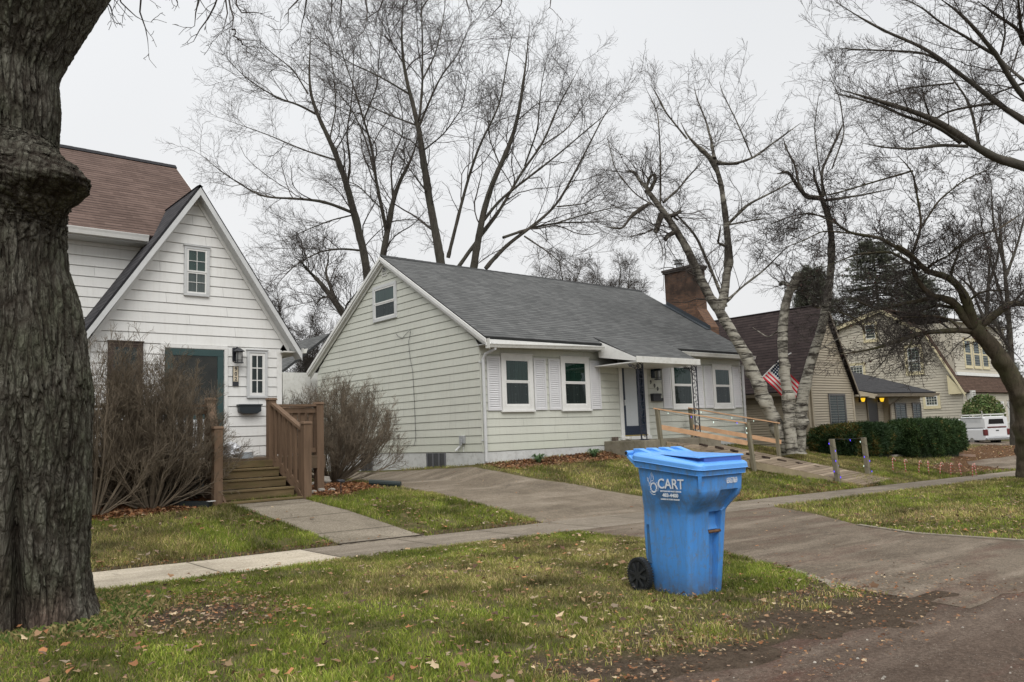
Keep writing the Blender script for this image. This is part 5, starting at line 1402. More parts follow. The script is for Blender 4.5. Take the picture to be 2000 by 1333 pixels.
for x, y in ((.0, 1.15), (1.62, 1.15), (.0, 4.4), (1.62, 4.4)):
    mb = MB(); mb.tube([(x + .01, y, .36), (x + .22, y, .36)], .36, 20); wh = mb.build('wheel', M_rub, tk, bevel=.02, local=True)
    mb = MB(); mb.tube([(x - .01, y, .36), (x + .1, y, .36)], .2, 14); mb.build('rim', M_chr, wh, local=True)

# ================================================================ hedges
M_hedge = attr_mat('yew_leaf', .7, .25, .1)
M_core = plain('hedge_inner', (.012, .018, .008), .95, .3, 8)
def hedge(name, label, x0, x1, y0, y1, ztop, seed, n, warm=.3, group='clipped yew hedges'):
    r = np.random.default_rng(seed)
    t = thing(name, label, 'hedge', ((x0 + x1) / 2, (y0 + y1) / 2, h((x0 + x1) / 2, y0)), 0, group)
    cx, cy = (x0 + x1) / 2, (y0 + y1) / 2; a, b = (x1 - x0) / 2, (y1 - y0) / 2
    th = r.uniform(0, 2 * np.pi, n); s_ = r.uniform(-1, 1, n)
    # superellipse box surface
    U = r.normal(size=(n, 3)); U /= np.linalg.norm(U, axis=1, keepdims=True)
    p_ = 4.5; k = (np.abs(U) ** p_).sum(1) ** (-1 / p_)
    S = U * k[:, None] * r.uniform(.82, 1.03, (n, 1)) ** 1
    zg = h(cx, cy); hz = (ztop - zg) / 2
    P = np.stack([cx + S[:, 0] * a, cy + S[:, 1] * b, zg + hz + S[:, 2] * hz], -1)
    lum = fbm(P[:, 0] * 1.6, P[:, 1] * 1.6, P[:, 2] * 1.6)
    dn = fbm(P[:, 0] * 3.5 + 5, P[:, 1] * 3.5, P[:, 2] * 3.5)
    off = (dn - .5) * .5
    P += np.stack([S[:, 0] * off, S[:, 1] * off, np.maximum(S[:, 2], 0) * off * .6], -1)
    keep = (P[:, 2] > zg - .05) & ((dn > .4) | (r.random(n) < .35)); P = P[keep]; lum = lum[keep]; n = len(P); S = S[keep]
    L = r.uniform(.03, .075, n); W = L * .32
    d1 = r.normal(size=(n, 3)) + S * .9 + np.array([0, 0, .5]); d1 /= np.linalg.norm(d1, axis=1, keepdims=True)
    d2 = np.cross(d1, r.normal(size=(n, 3))); d2 /= np.linalg.norm(d2, axis=1, keepdims=True)
    V = np.stack([P - d2 * W[:, None], P + d2 * W[:, None], P + d1 * L[:, None] * 2], 1).reshape(-1, 3)
    Fs = np.arange(n * 3).reshape(n, 3)
    g = np.array([.018, .04, .012]); g2 = np.array([.05, .085, .02]); wm = np.array([.16, .12, .03])
    q = np.clip((lum - .3) * 2.2, 0, 1)[:, None] * r.uniform(.5, 1, (n, 1))
    C = g * (1 - q) + g2 * q
    wmk = (r.random(n) < warm * np.clip((lum - .45) * 5, 0, 1))[:, None]
    C = np.where(wmk, wm * r.uniform(.6, 1.2, (n, 1)), C)
    npmesh('foliage', V, Fs, M_hedge, t, attr=np.repeat(C, 3, 0))
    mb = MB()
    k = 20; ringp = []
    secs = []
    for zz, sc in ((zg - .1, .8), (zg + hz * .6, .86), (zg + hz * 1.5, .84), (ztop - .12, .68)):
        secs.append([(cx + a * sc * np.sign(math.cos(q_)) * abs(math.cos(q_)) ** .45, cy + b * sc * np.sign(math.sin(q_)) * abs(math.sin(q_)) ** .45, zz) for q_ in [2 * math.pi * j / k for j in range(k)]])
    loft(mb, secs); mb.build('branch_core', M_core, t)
    return t
hedge('clipped_hedge', 'dark green clipped hedge with rusty patches in front of the tan gable', 27.2, 32.4, 14.1, 15.35, 1.35, 41, 60000, .6)
hedge('clipped_hedge', 'darker rounded hedge right of the rusty one, reaching the white pickup', 32.5, 38.4, 13.7, 15.4, 1.4, 42, 70000, .05)
mb = MB(); c0 = onz(1745, 891, .03)
mb.prism([(c0[0] + .6 * math.cos(a), c0[1] + .35 * math.sin(a), h(c0[0], c0[1]) + .01) for a in [k / 12 * 2 * math.pi for k in range(12)]], (0, 0, .09))
o = mb.build('stepping_stone', plain('pale_slab', (.36, .33, .28), .9, .2, 4), None, bevel=.02); tag(o, 'pale oval stone slab lying on the grass before the hedges', 'stone slab')
mb = MB(); a = onz(1815, 888, -.1); b = onz(1905, 886, -.1)
mb.beam((a[0], a[1], h(a[0], a[1]) + .05), (b[0], b[1], h(b[0], b[1]) + .05), .12, .12); o = mb.build('timber_edging', plain('pinkish_timber', (.3, .21, .16), .9, .2, 4), None); tag(o, 'pinkish timber edging board along the foot of the darker hedge', 'edging')

# leafy shrub by the cream house porch
def leafy(name, label, c, rad, n, size, cols, seed, cat='shrub'):
    r = np.random.default_rng(seed); t = thing(name, label, cat, c)
    U = r.normal(size=(n, 3)); U /= np.linalg.norm(U, axis=1, keepdims=True); rr = r.uniform(.5, 1.05, (n, 1)) ** .6
    P = np.array(c) + U * rr * np.array(rad) + np.array([0, 0, rad[2] * .9])
    dn = fbm(P[:, 0] * 1.5, P[:, 1] * 1.5, P[:, 2] * 1.5); keep = (dn > .42); P = P[keep]; dn = dn[keep]; n = len(P)
    d1 = r.normal(size=(n, 3)) + [0, 0, .3]; d1 /= np.linalg.norm(d1, axis=1, keepdims=True); d2 = np.cross(d1, r.normal(size=(n, 3))); d2 /= np.linalg.norm(d2, axis=1, keepdims=True)
    L = size * r.uniform(.6, 1.3, (n, 1))
    V = np.stack([P - d2 * L * .3, P + d1 * L * .6, P + d2 * L * .3, P - d1 * L * .6], 1).reshape(-1, 3)
    C = np.array(cols)[r.integers(0, len(cols), n)] * (.6 + 1.0 * (dn[:, None] - .3)) * 1.3
    npmesh('foliage', V, np.arange(n * 4).reshape(n, 4), M_hedge, t, attr=np.repeat(C, 4, 0))
    mb = MB()
    for k in range(14):
        q = r.normal(size=3) * np.array(rad) * .45; mb.tube([c, (c[0] + q[0] * .5, c[1] + q[1] * .5, c[2] + rad[2] * .6), (c[0] + q[0], c[1] + q[1], c[2] + rad[2] * 1.4)], [.03, .02, .008], 5)
    mb.build('stem', M_twig, t); return t

# ================================================================ the blue cart
BN = thing('wheeled_bin', 'blue wheeled recycling cart standing on the grass strip, lid closed', 'wheeled bin', (0, 0, 0), R(-4))
fl0 = at(1369, 921, 6.76); BN.location = (fl0[0], fl0[1], h(5.9, 4.6) - .005); BN.scale = (.975, .975, 1.095)
M_bin = NM('blue_bin_plastic', .38, .45); v = M_bin.coord((1, 1, 1)); vz = M_bin.coord((6, 6, 1.2))
bcx = M_bin.mix(M_bin.ramp(M_bin.noise(1.6, 4, .6, v), [(.3, 0.0), (.7, 1.0)]), (.055, .235, .6), (.075, .27, .66))
bcx = M_bin.mix(M_bin.ramp(M_bin.noise(2.2, 6, .75, vz), [(.48, 0.0), (.64, .62)]), bcx, (.1, .17, .26))
bcx = M_bin.mix(M_bin.ramp(M_bin.noise(16, 6, .75, v), [(.55, 0.0), (.68, .7)]), bcx, (.15, .17, .18))
szb = M_bin.n('ShaderNodeSeparateXYZ'); M_bin.l(v, szb.inputs[0])
spl = M_bin.math('MULTIPLY', M_bin.ramp(szb.outputs[2], [(.02, 1.0), (.22, 0.0)]), M_bin.ramp(M_bin.noise(11, 5, .7, v), [(.35, .1), (.65, .85)]))
bcx = M_bin.mix(spl, bcx, (.12, .1, .075))
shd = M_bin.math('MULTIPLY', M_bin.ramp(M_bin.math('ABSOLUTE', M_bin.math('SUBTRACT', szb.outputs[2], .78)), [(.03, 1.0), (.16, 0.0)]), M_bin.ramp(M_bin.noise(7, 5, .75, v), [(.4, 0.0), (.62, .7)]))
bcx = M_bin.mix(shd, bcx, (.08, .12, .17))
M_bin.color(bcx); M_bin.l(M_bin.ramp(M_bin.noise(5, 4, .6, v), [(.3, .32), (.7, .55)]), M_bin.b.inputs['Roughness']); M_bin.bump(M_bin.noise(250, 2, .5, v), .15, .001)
M_lid = plain('blue_lid_plastic', (.1, .32, .74), .33, .06, 4, .5, .1, dirt=.15, dirtc=(.1, .2, .35)); M_lidd = plain('blue_lid_recess', (.03, .1, .42), .4, .1, 4, .5)
def bring(z, u0, u1, v0, v1, na, nb, dp, rc=.05):
    pts = []
    def corner(cx, cy, a0):
        for k in range(5): a = R(a0 + k * 22.5); pts.append((cx + rc * math.cos(a), cy + rc * math.sin(a)))
    corner(u0 + rc, v0 + rc, 180)
    for q in (na, na + .012, nb - .012, nb): pts.append((q, v0 + (dp if na < q < nb else 0)))
    corner(u1 - rc, v0 + rc, 270); corner(u1 - rc, v1 - rc, 0); corner(u0 + rc, v1 - rc, 90)
    out_ = []
    for (x, y) in pts:
        zz = z + .1 * y * max(0, (z - .62)) / .42
        out_.append((x, y, zz))
    return out_
B = [(0, .11, .55, .31, .74, .35, .47, .05, .04), (.02, .10, .56, .30, .75, .35, .47, .055, .045), (.3, .08, .58, .265, .83, .345, .48, .07, .05), (.5, .07, .59, .24, .825, .34, .485, .075, .05),
     (.53, .07, .59, .236, .825, .32, .505, .03, .05), (.57, .07, .59, .23, .82, .32, .505, .06, .05), (.66, .068, .592, .215, .815, .32, .505, .07, .05), (.675, .066, .594, .212, .812, .32, .505, .012, .05),
     (.70, .06, .60, .19, .81, .28, .54, .02, .055), (.76, .045, .615, .12, .81, .28, .545, .05, .06), (.81, .03, .63, .065, .79, .29, .55, .05, .06), (.855, .02, .64, .045, .80, .30, .55, .035, .06), (.86, .02, .64, .045, .80, .3, .55, .001, .06),
     (.98, .012, .648, .035, .812, .3, .55, 0, .06), (1.0, .01, .65, .033, .815, .3, .55, 0, .06)]
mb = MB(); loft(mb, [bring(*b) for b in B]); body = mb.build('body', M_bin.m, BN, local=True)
body.modifiers.new('bevel', 'BEVEL').width = .006; body.modifiers['bevel'].segments = 2; body.modifiers['bevel'].limit_method = 'ANGLE'; body.modifiers['bevel'].angle_limit = R(35)
body.data.shade_smooth(); 
try: body.data.set_sharp_from_angle(angle=R(35))
except Exception: pass
mb = MB(); loft(mb, [bring(.985, -.012, .672, .008, .835, .3, .55, 0, .07), bring(1.03, -.018, .678, .0, .842, .3, .55, 0, .07)]); mb.build('rim', M_bin.m, BN, bevel=.005, local=True)
for u in (.11,):
    mb = MB(); mb.hexa([(.012, .05, .86), (.03, .038, .86), (.03, .05, .86), (.02, .06, .86)], [(-.004, .035, 1.0), (.022, .01, 1.0), (.03, .05, 1.0), (.02, .06, 1.0)]); mb.build('corner_rib', M_bin.m, BN, local=True)
mb = MB(); mb.tube([(.33, .245, .515), (.5, .245, .515)], .013, 8); mb.build('grab_bar', plain('rusty_steel', (.16, .09, .05), .6, .4, 20, metal=.5), BN, local=True)
# lid: skirt, sloped deck, raised front block with a dark recess band
mb = MB()
loft(mb, [bring(1.032, -.03, .69, -.015, .85, .3, .55, 0, .08), bring(1.065, -.028, .688, -.013, .85, .3, .55, 0, .08), bring(1.08, -.012, .672, .0, .84, .3, .55, 0, .08), bring(1.092, .04, .62, .06, .8, .3, .55, 0, .08)])
lid = mb.build('lid', M_lid, BN, bevel=.004, local=True); lid.data.shade_smooth()
try: lid.data.set_sharp_from_angle(angle=R(30))
except Exception: pass
def lz(y, z): return z + .1 * y
mb = MB(); mb.hexa([(.1, .035, 1.085), (.62, .035, 1.085), (.62, .42, lz(.42, 1.09)), (.1, .42, lz(.42, 1.09))], [(.1, .04, 1.13), (.62, .04, 1.13), (.6, .5, lz(.42, 1.1)), (.12, .5, lz(.42, 1.1))]); mb.build('raised_panel', M_lidd, lid, bevel=.006, local=True)
mb = MB(); mb.hexa([(.02, .03, 1.125), (.655, .03, 1.125), (.64, .46, lz(.46, 1.105)), (.06, .46, lz(.46, 1.105))], [(.03, .035, 1.138), (.645, .035, 1.138), (.62, .55, lz(.5, 1.105)), (.08, .55, lz(.5, 1.105))]); mb.build('top_plate', M_lid, lid, bevel=.005, local=True)
for k in range(4):
    u = .06 + k * .175; mb = MB(); mb.prism([(u, .6, lz(.6, 1.09)), (u, .86, lz(.86, 1.06)), (u, .88, lz(.86, 1.12)), (u, .8, lz(.8, 1.125))], (.07, 0, 0)); mb.build('lid_rib', M_lid, lid, bevel=.006, local=True)
mb = MB(); mb.tube([(-.02, .895, 1.17), (.68, .895, 1.17)], .022, 10); hd = mb.build('handle_bar', M_lid, BN, local=True)
mb = MB(); mb.tube([(-.022, .895, 1.17), (-.026, .895, 1.17)], .016, 10); mb.build('handle_hollow_shade', M_rub, hd, local=True)  # dark disc painted in for the shaded hollow of the tube
mb = MB(); mb.hexa([(-.01, .8, 1.06), (.67, .8, 1.06), (.67, .9, 1.13), (-.01, .9, 1.13)], [(-.01, .8, 1.1), (.67, .8, 1.1), (.67, .9, 1.17), (-.01, .9, 1.17)]); mb.build('hinge', M_lid, BN, bevel=.006, local=True)
M_tyre = plain('black_bin_wheel', (.018, .02, .022), .55, .15, 12, .4, .2)
for u0, u1 in ((.005, .065), (.595, .655)):
    mb = MB(); k = 40; V = []
    for (uu, rr) in ((u0, .125), (u0 + .01, .144), (u1 - .01, .144), (u1, .125)):
        V += [(uu, .85 + rr * math.cos(a), .146 + rr * math.sin(a)) for a in [2 * math.pi * j / k for j in range(k)]]
    Fx = [(i * k + j, i * k + (j + 1) % k, (i + 1) * k + (j + 1) % k, (i + 1) * k + j) for i in range(3) for j in range(k)]
    mb.add(V, Fx)
    for uu, sg in ((u0, 1), (u1, -1)):
        V = [(uu, .85 + .125 * math.cos(a), .146 + .125 * math.sin(a)) for a in [2 * math.pi * j / k for j in range(k)]] + [(uu + .012 * sg, .85 + .105 * math.cos(a), .146 + .105 * math.sin(a)) for a in [2 * math.pi * j / k for j in range(k)]]
        mb.add(V, [(j, (j + 1) % k, k + (j + 1) % k, k + j) for j in range(k)] + [list(range(k, 2 * k))])
    for j in range(40):
        a = 2 * math.pi * j / 40; c_, s_ = math.cos(a), math.sin(a)
        mb.beam((u0 - .003, .85 + .134 * c_, .146 + .134 * s_), (u1 + .003, .85 + .134 * c_, .146 + .134 * s_), .01, .024, (0, c_, s_))
    wl = mb.build('wheel', M_tyre, BN, local=True)
    mb = MB()
    uu = u0 - .002 if u0 < .1 else u1 + .002
    for j in range(8):
        a = 2 * math.pi * j / 8 + .2; mb.beam((uu, .85 + .03 * math.cos(a), .146 + .03 * math.sin(a)), (uu, .85 + .108 * math.cos(a), .146 + .108 * math.sin(a)), .02, .018, (1, 0, 0))
    mb.tube([(uu - .008, .85, .146), (uu + .02, .85, .146)], .035, 14); mb.build('rim', M_tyre, wl, local=True)
mb = MB(); mb.tube([(.06, .85, .146), (.6, .85, .146)], .012, 8); mb.build('axle', M_tyre, BN, local=True)
# dark strip on the near side, a groove's shadow put into its colour
mb = MB(); mb.box(.07, .082, .73, .765, .25, .62); mb.build('side_groove_shadow', plain('blue_shadow_channel', (.05, .11, .2), .6, .2), BN, local=True)
M_ink = plain('white_print', (.62, .66, .7), .5, .05)
bl = Vector(BN.location)
RS = Matrix(((0, 0, -1), (-1, 0, 0), (0, 1, 0)))    # facing the near side (-u)
# the face leans: tilt the print with it
tilt = Matrix.Rotation(R(3.5), 3, 'Y')
def bintext(body_, size, v_, z, u, sx=1.0, bold=0.0, sp=1.0, RM=None, name='print', mat=None):
    return text(name, body_, size, mat or M_ink, bl + Vector((u, v_, z)), RM or RS, BN, .0012, sx, bold, sp)
bintext('CART', .112, .372, .915, .006, 1.1, .0015)
bintext('RECYCLING AND WASTE SERVICES', .016, .375, .858, .006, 1.0, .0005)
bintext('483-4400', .04, .385, .825, .009, 1.25, .0012)
bintext('CURBSIDE RECYCLING PROGRAM', .015, .39, .793, .009, 1.0, .0004)
RFb = RF
bintext('65057869', .062, .0, 0, 0, .62, .001, 1.0, RF).matrix_basis = Matrix.Translation((.46, .036, .93)) @ RF.to_4x4() @ Matrix.Diagonal((.62, 1, 1, 1))
# round printed emblem: leaf over a ring of arrows
mb = MB(); uu = .007; cv, cz = .585, .885
def arc(r_, a0, a1, w_=.006, n=10):
    for k in range(n):
        a = a0 + (a1 - a0) * k / n; b = a0 + (a1 - a0) * (k + 1) / n
        mb.quad((uu, cv - (r_ - w_) * math.cos(a), cz + (r_ - w_) * math.sin(a)), (uu, cv - (r_ + w_) * math.cos(a), cz + (r_ + w_) * math.sin(a)), (uu, cv - (r_ + w_) * math.cos(b), cz + (r_ + w_) * math.sin(b)), (uu, cv - (r_ - w_) * math.cos(b), cz + (r_ - w_) * math.sin(b)))
for j in range(3): arc(.045, R(90 + j * 120 + 12), R(90 + j * 120 + 100), .008); arc(.07, R(90 + j * 120), R(90 + j * 120 + 80), .003)
for j in range(3):
    a = R(90 + j * 120 + 106); mb.add([(uu, cv - .03 * math.cos(a), cz + .03 * math.sin(a)), (uu, cv - .062 * math.cos(a), cz + .062 * math.sin(a)), (uu, cv - .045 * math.cos(a + .4), cz + .045 * math.sin(a + .4))], [(0, 1, 2)])
def stroke(pts, w_=.004):
    for a, b in zip(pts[:-1], pts[1:]):
        d = np.array([b[0] - a[0], b[1] - a[1]]); d = d / np.linalg.norm(d); n_ = np.array([-d[1], d[0]]) * w_
        mb.quad((uu - .0, cv - a[0] + n_[0], cz + a[1] + n_[1]), (uu, cv - a[0] - n_[0], cz + a[1] - n_[1]), (uu, cv - b[0] - n_[0], cz + b[1] - n_[1]), (uu, cv - b[0] + n_[0], cz + b[1] + n_[1]))
stroke([(-.06, .03), (-.075, .07), (-.05, .11), (-.02, .15), (0, .12), (.005, .08), (-.02, .06)]); stroke([(-.05, .03), (-.035, .08), (-.02, .13)], .003); stroke([(-.06, .08), (-.09, .1), (-.085, .06)], .003)
mb.v = [(x, cv + (y - cv) * .82, cz + (z - cz) * .82) for x, y, z in mb.v]
mb.build('emblem', M_ink, BN, local=True)

# ================================================================ candy canes, flag, string lights
M_cred = NM('striped_candy_plastic', .35, .4); v = M_cred.coord((1, 1, 1)); sxz = M_cred.n('ShaderNodeSeparateXYZ'); M_cred.l(v, sxz.inputs[0])
f_ = M_cred.math('FRACT', M_cred.math('ADD', M_cred.math('MULTIPLY', sxz.outputs['Z'], 11.0), M_cred.math('MULTIPLY', sxz.outputs['X'], 9.0)))
M_cred.color(M_cred.mix(M_cred.math('GREATER_THAN', f_, .5), (.55, .42, .36), (.45, .07, .045)))
CP = [(1746, 936, 'nearest the ramp'), (1771, 935, 'second from the ramp'), (1795, 933, 'third from the ramp'), (1815, 931, 'fourth from the ramp'), (1836, 930, 'fifth from the ramp'), (1857, 929, 'sixth from the ramp'), (1878, 927, 'seventh from the ramp'), (1899, 928, 'second from the driveway end'), (1907, 925, 'at the driveway end')]
for i, (u, v_, lb) in enumerate(CP):
    p = onz(u, v_, -.36); z = h(p[0], p[1])
    mb = MB(); dr_ = random.uniform(-.35, .35)
    pts = [(0, 0, 0), (0, 0, .15), (0, 0, .3)] + [(.07 - .07 * math.cos(a), 0, .34 + .08 * math.sin(a)) for a in [k / 8 * 3.5 for k in range(9)]]
    mb.tube(pts, .017, 8); o = mb.build('candy_cane', M_cred.m, None, smooth=True); o.location = (p[0], p[1], z); o.rotation_euler = (R(random.uniform(-8, 8)), R(random.uniform(-10, 10)), dr_)
    tag(o, 'red and white candy cane stake in the grass, %s' % lb, 'candy cane', 'row of candy cane stakes beside the sidewalk')

fg = thing('american_flag', 'american flag hanging on a slanted pole between the birch trunks', 'flag', (26.5, 15.6, 2.0))
M_flag = NM('flag_cloth', .8, .15); u_ = M_flag.coord((1, 1, 1), 'UV'); su = M_flag.n('ShaderNodeSeparateXYZ'); M_flag.l(u_, su.inputs[0])
st_ = M_flag.math('GREATER_THAN', M_flag.math('FRACT', M_flag.math('MULTIPLY', su.outputs['Y'], 6.5)), .5)
cc = M_flag.mix(st_, (.62, .03, .05), (.7, .66, .64))
can = M_flag.math('MULTIPLY', M_flag.math('LESS_THAN', su.outputs['X'], .42), M_flag.math('GREATER_THAN', su.outputs['Y'], .46))
gx = M_flag.math('SUBTRACT', M_flag.math('FRACT', M_flag.math('MULTIPLY', su.outputs['X'], 14.0)), .5); gy = M_flag.math('SUBTRACT', M_flag.math('FRACT', M_flag.math('MULTIPLY', su.outputs['Y'], 9.5)), .5)
dd = M_flag.math('ADD', M_flag.math('MULTIPLY', gx, gx), M_flag.math('MULTIPLY', gy, gy))
M_flag.color(M_flag.mix(can, cc, M_flag.mix(M_flag.math('LESS_THAN', dd, .07), (.012, .03, .06), (.7, .7, .7))))
mb = MB(); N1, N2 = 24, 12
FD = 26.0
c00 = (1520, 706); c10 = (1489, 737); c01 = (1562, 775); c11 = (1552, 800)
def fpt(a, b):   # a along fly (0..1), b down the hoist (0..1)
    u = (1518 + 43 * a) * (1 - b) + (1489 + 60 * a) * b
    v_ = (706 + 42 * a) * (1 - b) + (738 + 66 * a - 5 * math.sin(a * 3)) * b
    return Vector(at(u, v_, FD + .12 * math.sin(a * 9 + b * 2) + a * .25))
for i in range(N1):
    for j in range(N2):
        q = [(i / N1, j / N2), ((i + 1) / N1, j / N2), ((i + 1) / N1, (j + 1) / N2), (i / N1, (j + 1) / N2)]
        mb.quad(*[fpt(a, b) for a, b in q], uv=[(a, 1 - b) for a, b in q])
mb.build('flag_cloth', M_flag.m, fg, smooth=True)
mb = MB(); mb.tube([at(1484, 742, FD), at(1526, 700, FD + .1), at(1545, 690, FD + .3)], .018, 6); mb.build('flag_pole', M_white, fg)

M_bulb = emit_mat('blue_bulb', (.1, .05, 1.0), 1.3); M_bulbw = emit_mat('white_bulb', (.8, 1.0, .9), .8)
def lights(label, pts, sag, n, D_, blue=.8, seed=1):
    r_ = random.Random(seed); t = thing('string_lights', label, 'string lights', pts[0])
    mb = MB(); bb = MB(); P = []
    for a, b in zip(pts[:-1], pts[1:]):
        a = Vector(a); b = Vector(b)
        for k in range(8): q = a.lerp(b, k / 8); q.z -= sag * math.sin(math.pi * k / 8); P.append(q)
    P.append(Vector(pts[-1])); mb.tube(P, .004, 4); mb.build('wire', M_black, t)
    for i in range(n):
        q = P[int(r_.random() * (len(P) - 1))].lerp(P[min(len(P) - 1, 1 + int(r_.random() * (len(P) - 1)))], 0); q = P[int((i + .5) / n * (len(P) - 1))]
        m2 = MB(); s_ = .011; q = q + Vector((r_.uniform(-.03, .03), r_.uniform(-.03, .03), r_.uniform(-.04, .02)))
        m2.tube([q, q + Vector((0, 0, -.045))], [s_, s_ * .5], 6); m2.build('bulb', M_bulb if r_.random() < blue else M_bulbw, t)
    return t
p3, t3, _ = posts['n3']; p4, t4, _ = posts['f3']
def wrap(p, tpt, turns, z0=.15):
    out_ = []
    for k in range(turns * 6 + 1):
        s_ = k / (turns * 6); a = k / 6 * 2 * math.pi; c_ = p.lerp(tpt, 1 - s_ * .9); out_.append((c_.x + .09 * math.cos(a), c_.y + .09 * math.sin(a), c_.z))
    return out_
W1 = wrap(Vector((p3.x, p3.y, h(p3.x, p3.y))), t3, 3); W2 = wrap(Vector((p4.x, p4.y, h(p4.x, p4.y))), t4, 3)
lights('unlit looking string of blue bulbs wound on the two free standing ramp posts', W1[::-1] + W2, .02, 15, 0, .95, 3)
a = posts['n1'][1]; b = posts['n2'][1]
lights('thin string of bulbs twisted along the near ramp handrail', [a, a.lerp(b, .5) + Vector((0, 0, -.05)), b, b + Vector((0, 0, -.3))], .06, 6, 0, .2, 5)
lights('thin string of bulbs twisted along the far ramp handrail', [posts['f1'][1], posts['f2'][1], posts['f2'][1] + Vector((0, 0, -1.0))], .05, 6, 0, .5, 6)
# small green clumps at the foundation
def clump(name, label, c, n, L, seed, mat):
    r_ = random.Random(seed); mb = MB()
    for i in range(n):
        a = r_.uniform(0, 6.28); l_ = L * r_.uniform(.5, 1.1); w_ = .012; x, y, z = c; dx, dy = math.cos(a), math.sin(a)
        p0 = (x + dx * .03, y + dy * .03, z); p1 = (x + dx * l_ * .35, y + dy * l_ * .35, z + l_ * .6); p2 = (x + dx * l_ * .8, y + dy * l_ * .8, z + l_ * .35)
        nx, ny = -dy * w_, dx * w_
        mb.quad((p0[0] - nx, p0[1] - ny, p0[2]), (p0[0] + nx, p0[1] + ny, p0[2]), (p1[0] + nx, p1[1] + ny, p1[2]), (p1[0] - nx, p1[1] - ny, p1[2]))
        mb.add([(p1[0] - nx, p1[1] - ny, p1[2]), (p1[0] + nx, p1[1] + ny, p1[2]), p2], [(0, 1, 2)])
    o = mb.build(name, mat, None); tag(o, label, 'plant', 'green plants along the foundation'); return o
M_lily = plain('lily_leaf', (.07, .12, .05), .6, .3, 12)
for i, (u, v_, lb) in enumerate([(1052, 896, 'grey green tuft of strap leaves under the second front window'), (1160, 884, 'dark green tuft of strap leaves beside the stoop')]):
    p = ony(u, v_, 15.1); clump('leafy_tuft', lb, (p[0], p[1], h(p[0], p[1])), 90, .38, i, M_lily)

# ================================================================ trees
M_barkbg = bark_mat('grey_brown_bark', (.085, .075, .062), (.13, .12, .1), (.03, .026, .022), 5, .3, .6, (.066, .064, .052))
M_twig = plain('dark_twig', (.07, .061, .055), .9, .2, 2, .1)
M_twigg = plain('grey_twig', (.09, .08, .072), .9, .2, 2, .1)
M_birch = NM('birch_bark', .8, .2)
v = M_birch.coord((1, 1, 1)); vb = M_birch.coord((1.2, 1.2, 9)); a_ = M_birch.noise(1.0, 6, .65, vb, .5); b_ = M_birch.noise(2.2, 5, .7, v); c_ = M_birch.noise(3.0, 6, .7, M_birch.coord((2, 2, 16)))
cc = M_birch.mix(M_birch.ramp(a_, [(.42, 0.0), (.52, 1.0)]), (.032, .027, .022), (.4, .38, .32))
cc = M_birch.mix(M_birch.ramp(c_, [(.5, 0.0), (.68, .8)]), cc, (.42, .4, .35))
cc = M_birch.mix(M_birch.ramp(b_, [(.52, 0.0), (.64, .85)]), cc, (.05, .042, .034))
hz_ = M_birch.n('ShaderNodeSeparateXYZ'); M_birch.l(v, hz_.inputs[0])
cc = M_birch.mix(M_birch.math('MULTIPLY', M_birch.ramp(M_birch.math('MULTIPLY', hz_.outputs[2], .1), [(.38, 0.0), (.62, 1.0)]), M_birch.ramp(b_, [(.36, .35), (.55, .95)])), cc, (.045, .038, .03))
M_birch.color(cc); M_birch.bump(M_birch.math('ADD', a_, c_), .9, .03)
M_moss = bark_mat('mossy_crabapple_bark', (.1, .082, .06), (.15, .125, .09), (.03, .025, .02), 7, .35, .8, (.075, .075, .04))

def tubes(P, Rr, n=3):
    """P (N,K,3), Rr (N,K) -> verts, quads"""
    N, K, _ = P.shape
    T = np.empty_like(P); T[:, 1:-1] = P[:, 2:] - P[:, :-2]; T[:, 0] = P[:, 1] - P[:, 0]; T[:, -1] = P[:, -1] - P[:, -2]
    T /= np.linalg.norm(T, axis=2, keepdims=True) + 1e-9
    ref = np.where(np.abs(T[:, :1, 2:3]) < .85, np.array([0, 0, 1.0]), np.array([1.0, 0, 0])) + np.zeros_like(T)
    A = np.cross(T, ref); A /= np.linalg.norm(A, axis=2, keepdims=True) + 1e-9; Bv = np.cross(A, T)
    ang = np.arange(n) / n * 2 * np.pi
    V = P[:, :, None] + (A[:, :, None] * np.cos(ang)[None, None, :, None] + Bv[:, :, None] * np.sin(ang)[None, None, :, None]) * Rr[:, :, None, None]
    base = (np.arange(N) * K * n)[:, None, None] + (np.arange(K - 1) * n)[None, :, None]
    j = np.arange(n)[None, None]; j2 = (j + 1) % n
    Fs = np.stack([base + j, base + j2, base + n + j2, base + n + j], -1).reshape(-1, 4)
    return V.reshape(-1, 3), Fs

def resample(pts, rad, K):
    pts = np.asarray(pts, float); rad = np.asarray(rad, float)
    d = np.r_[0, np.cumsum(np.linalg.norm(np.diff(pts, axis=0), axis=1))]
    # smooth (Catmull-like) by fitting on chord length
    t = np.linspace(0, d[-1], K)
    out_ = np.stack([np.interp(t, d, pts[:, i]) for i in range(3)], -1)
    sm = out_.copy(); sm[1:-1] = out_[1:-1] * .5 + (out_[:-2] + out_[2:]) * .25
    return sm, np.interp(t, d, rad)

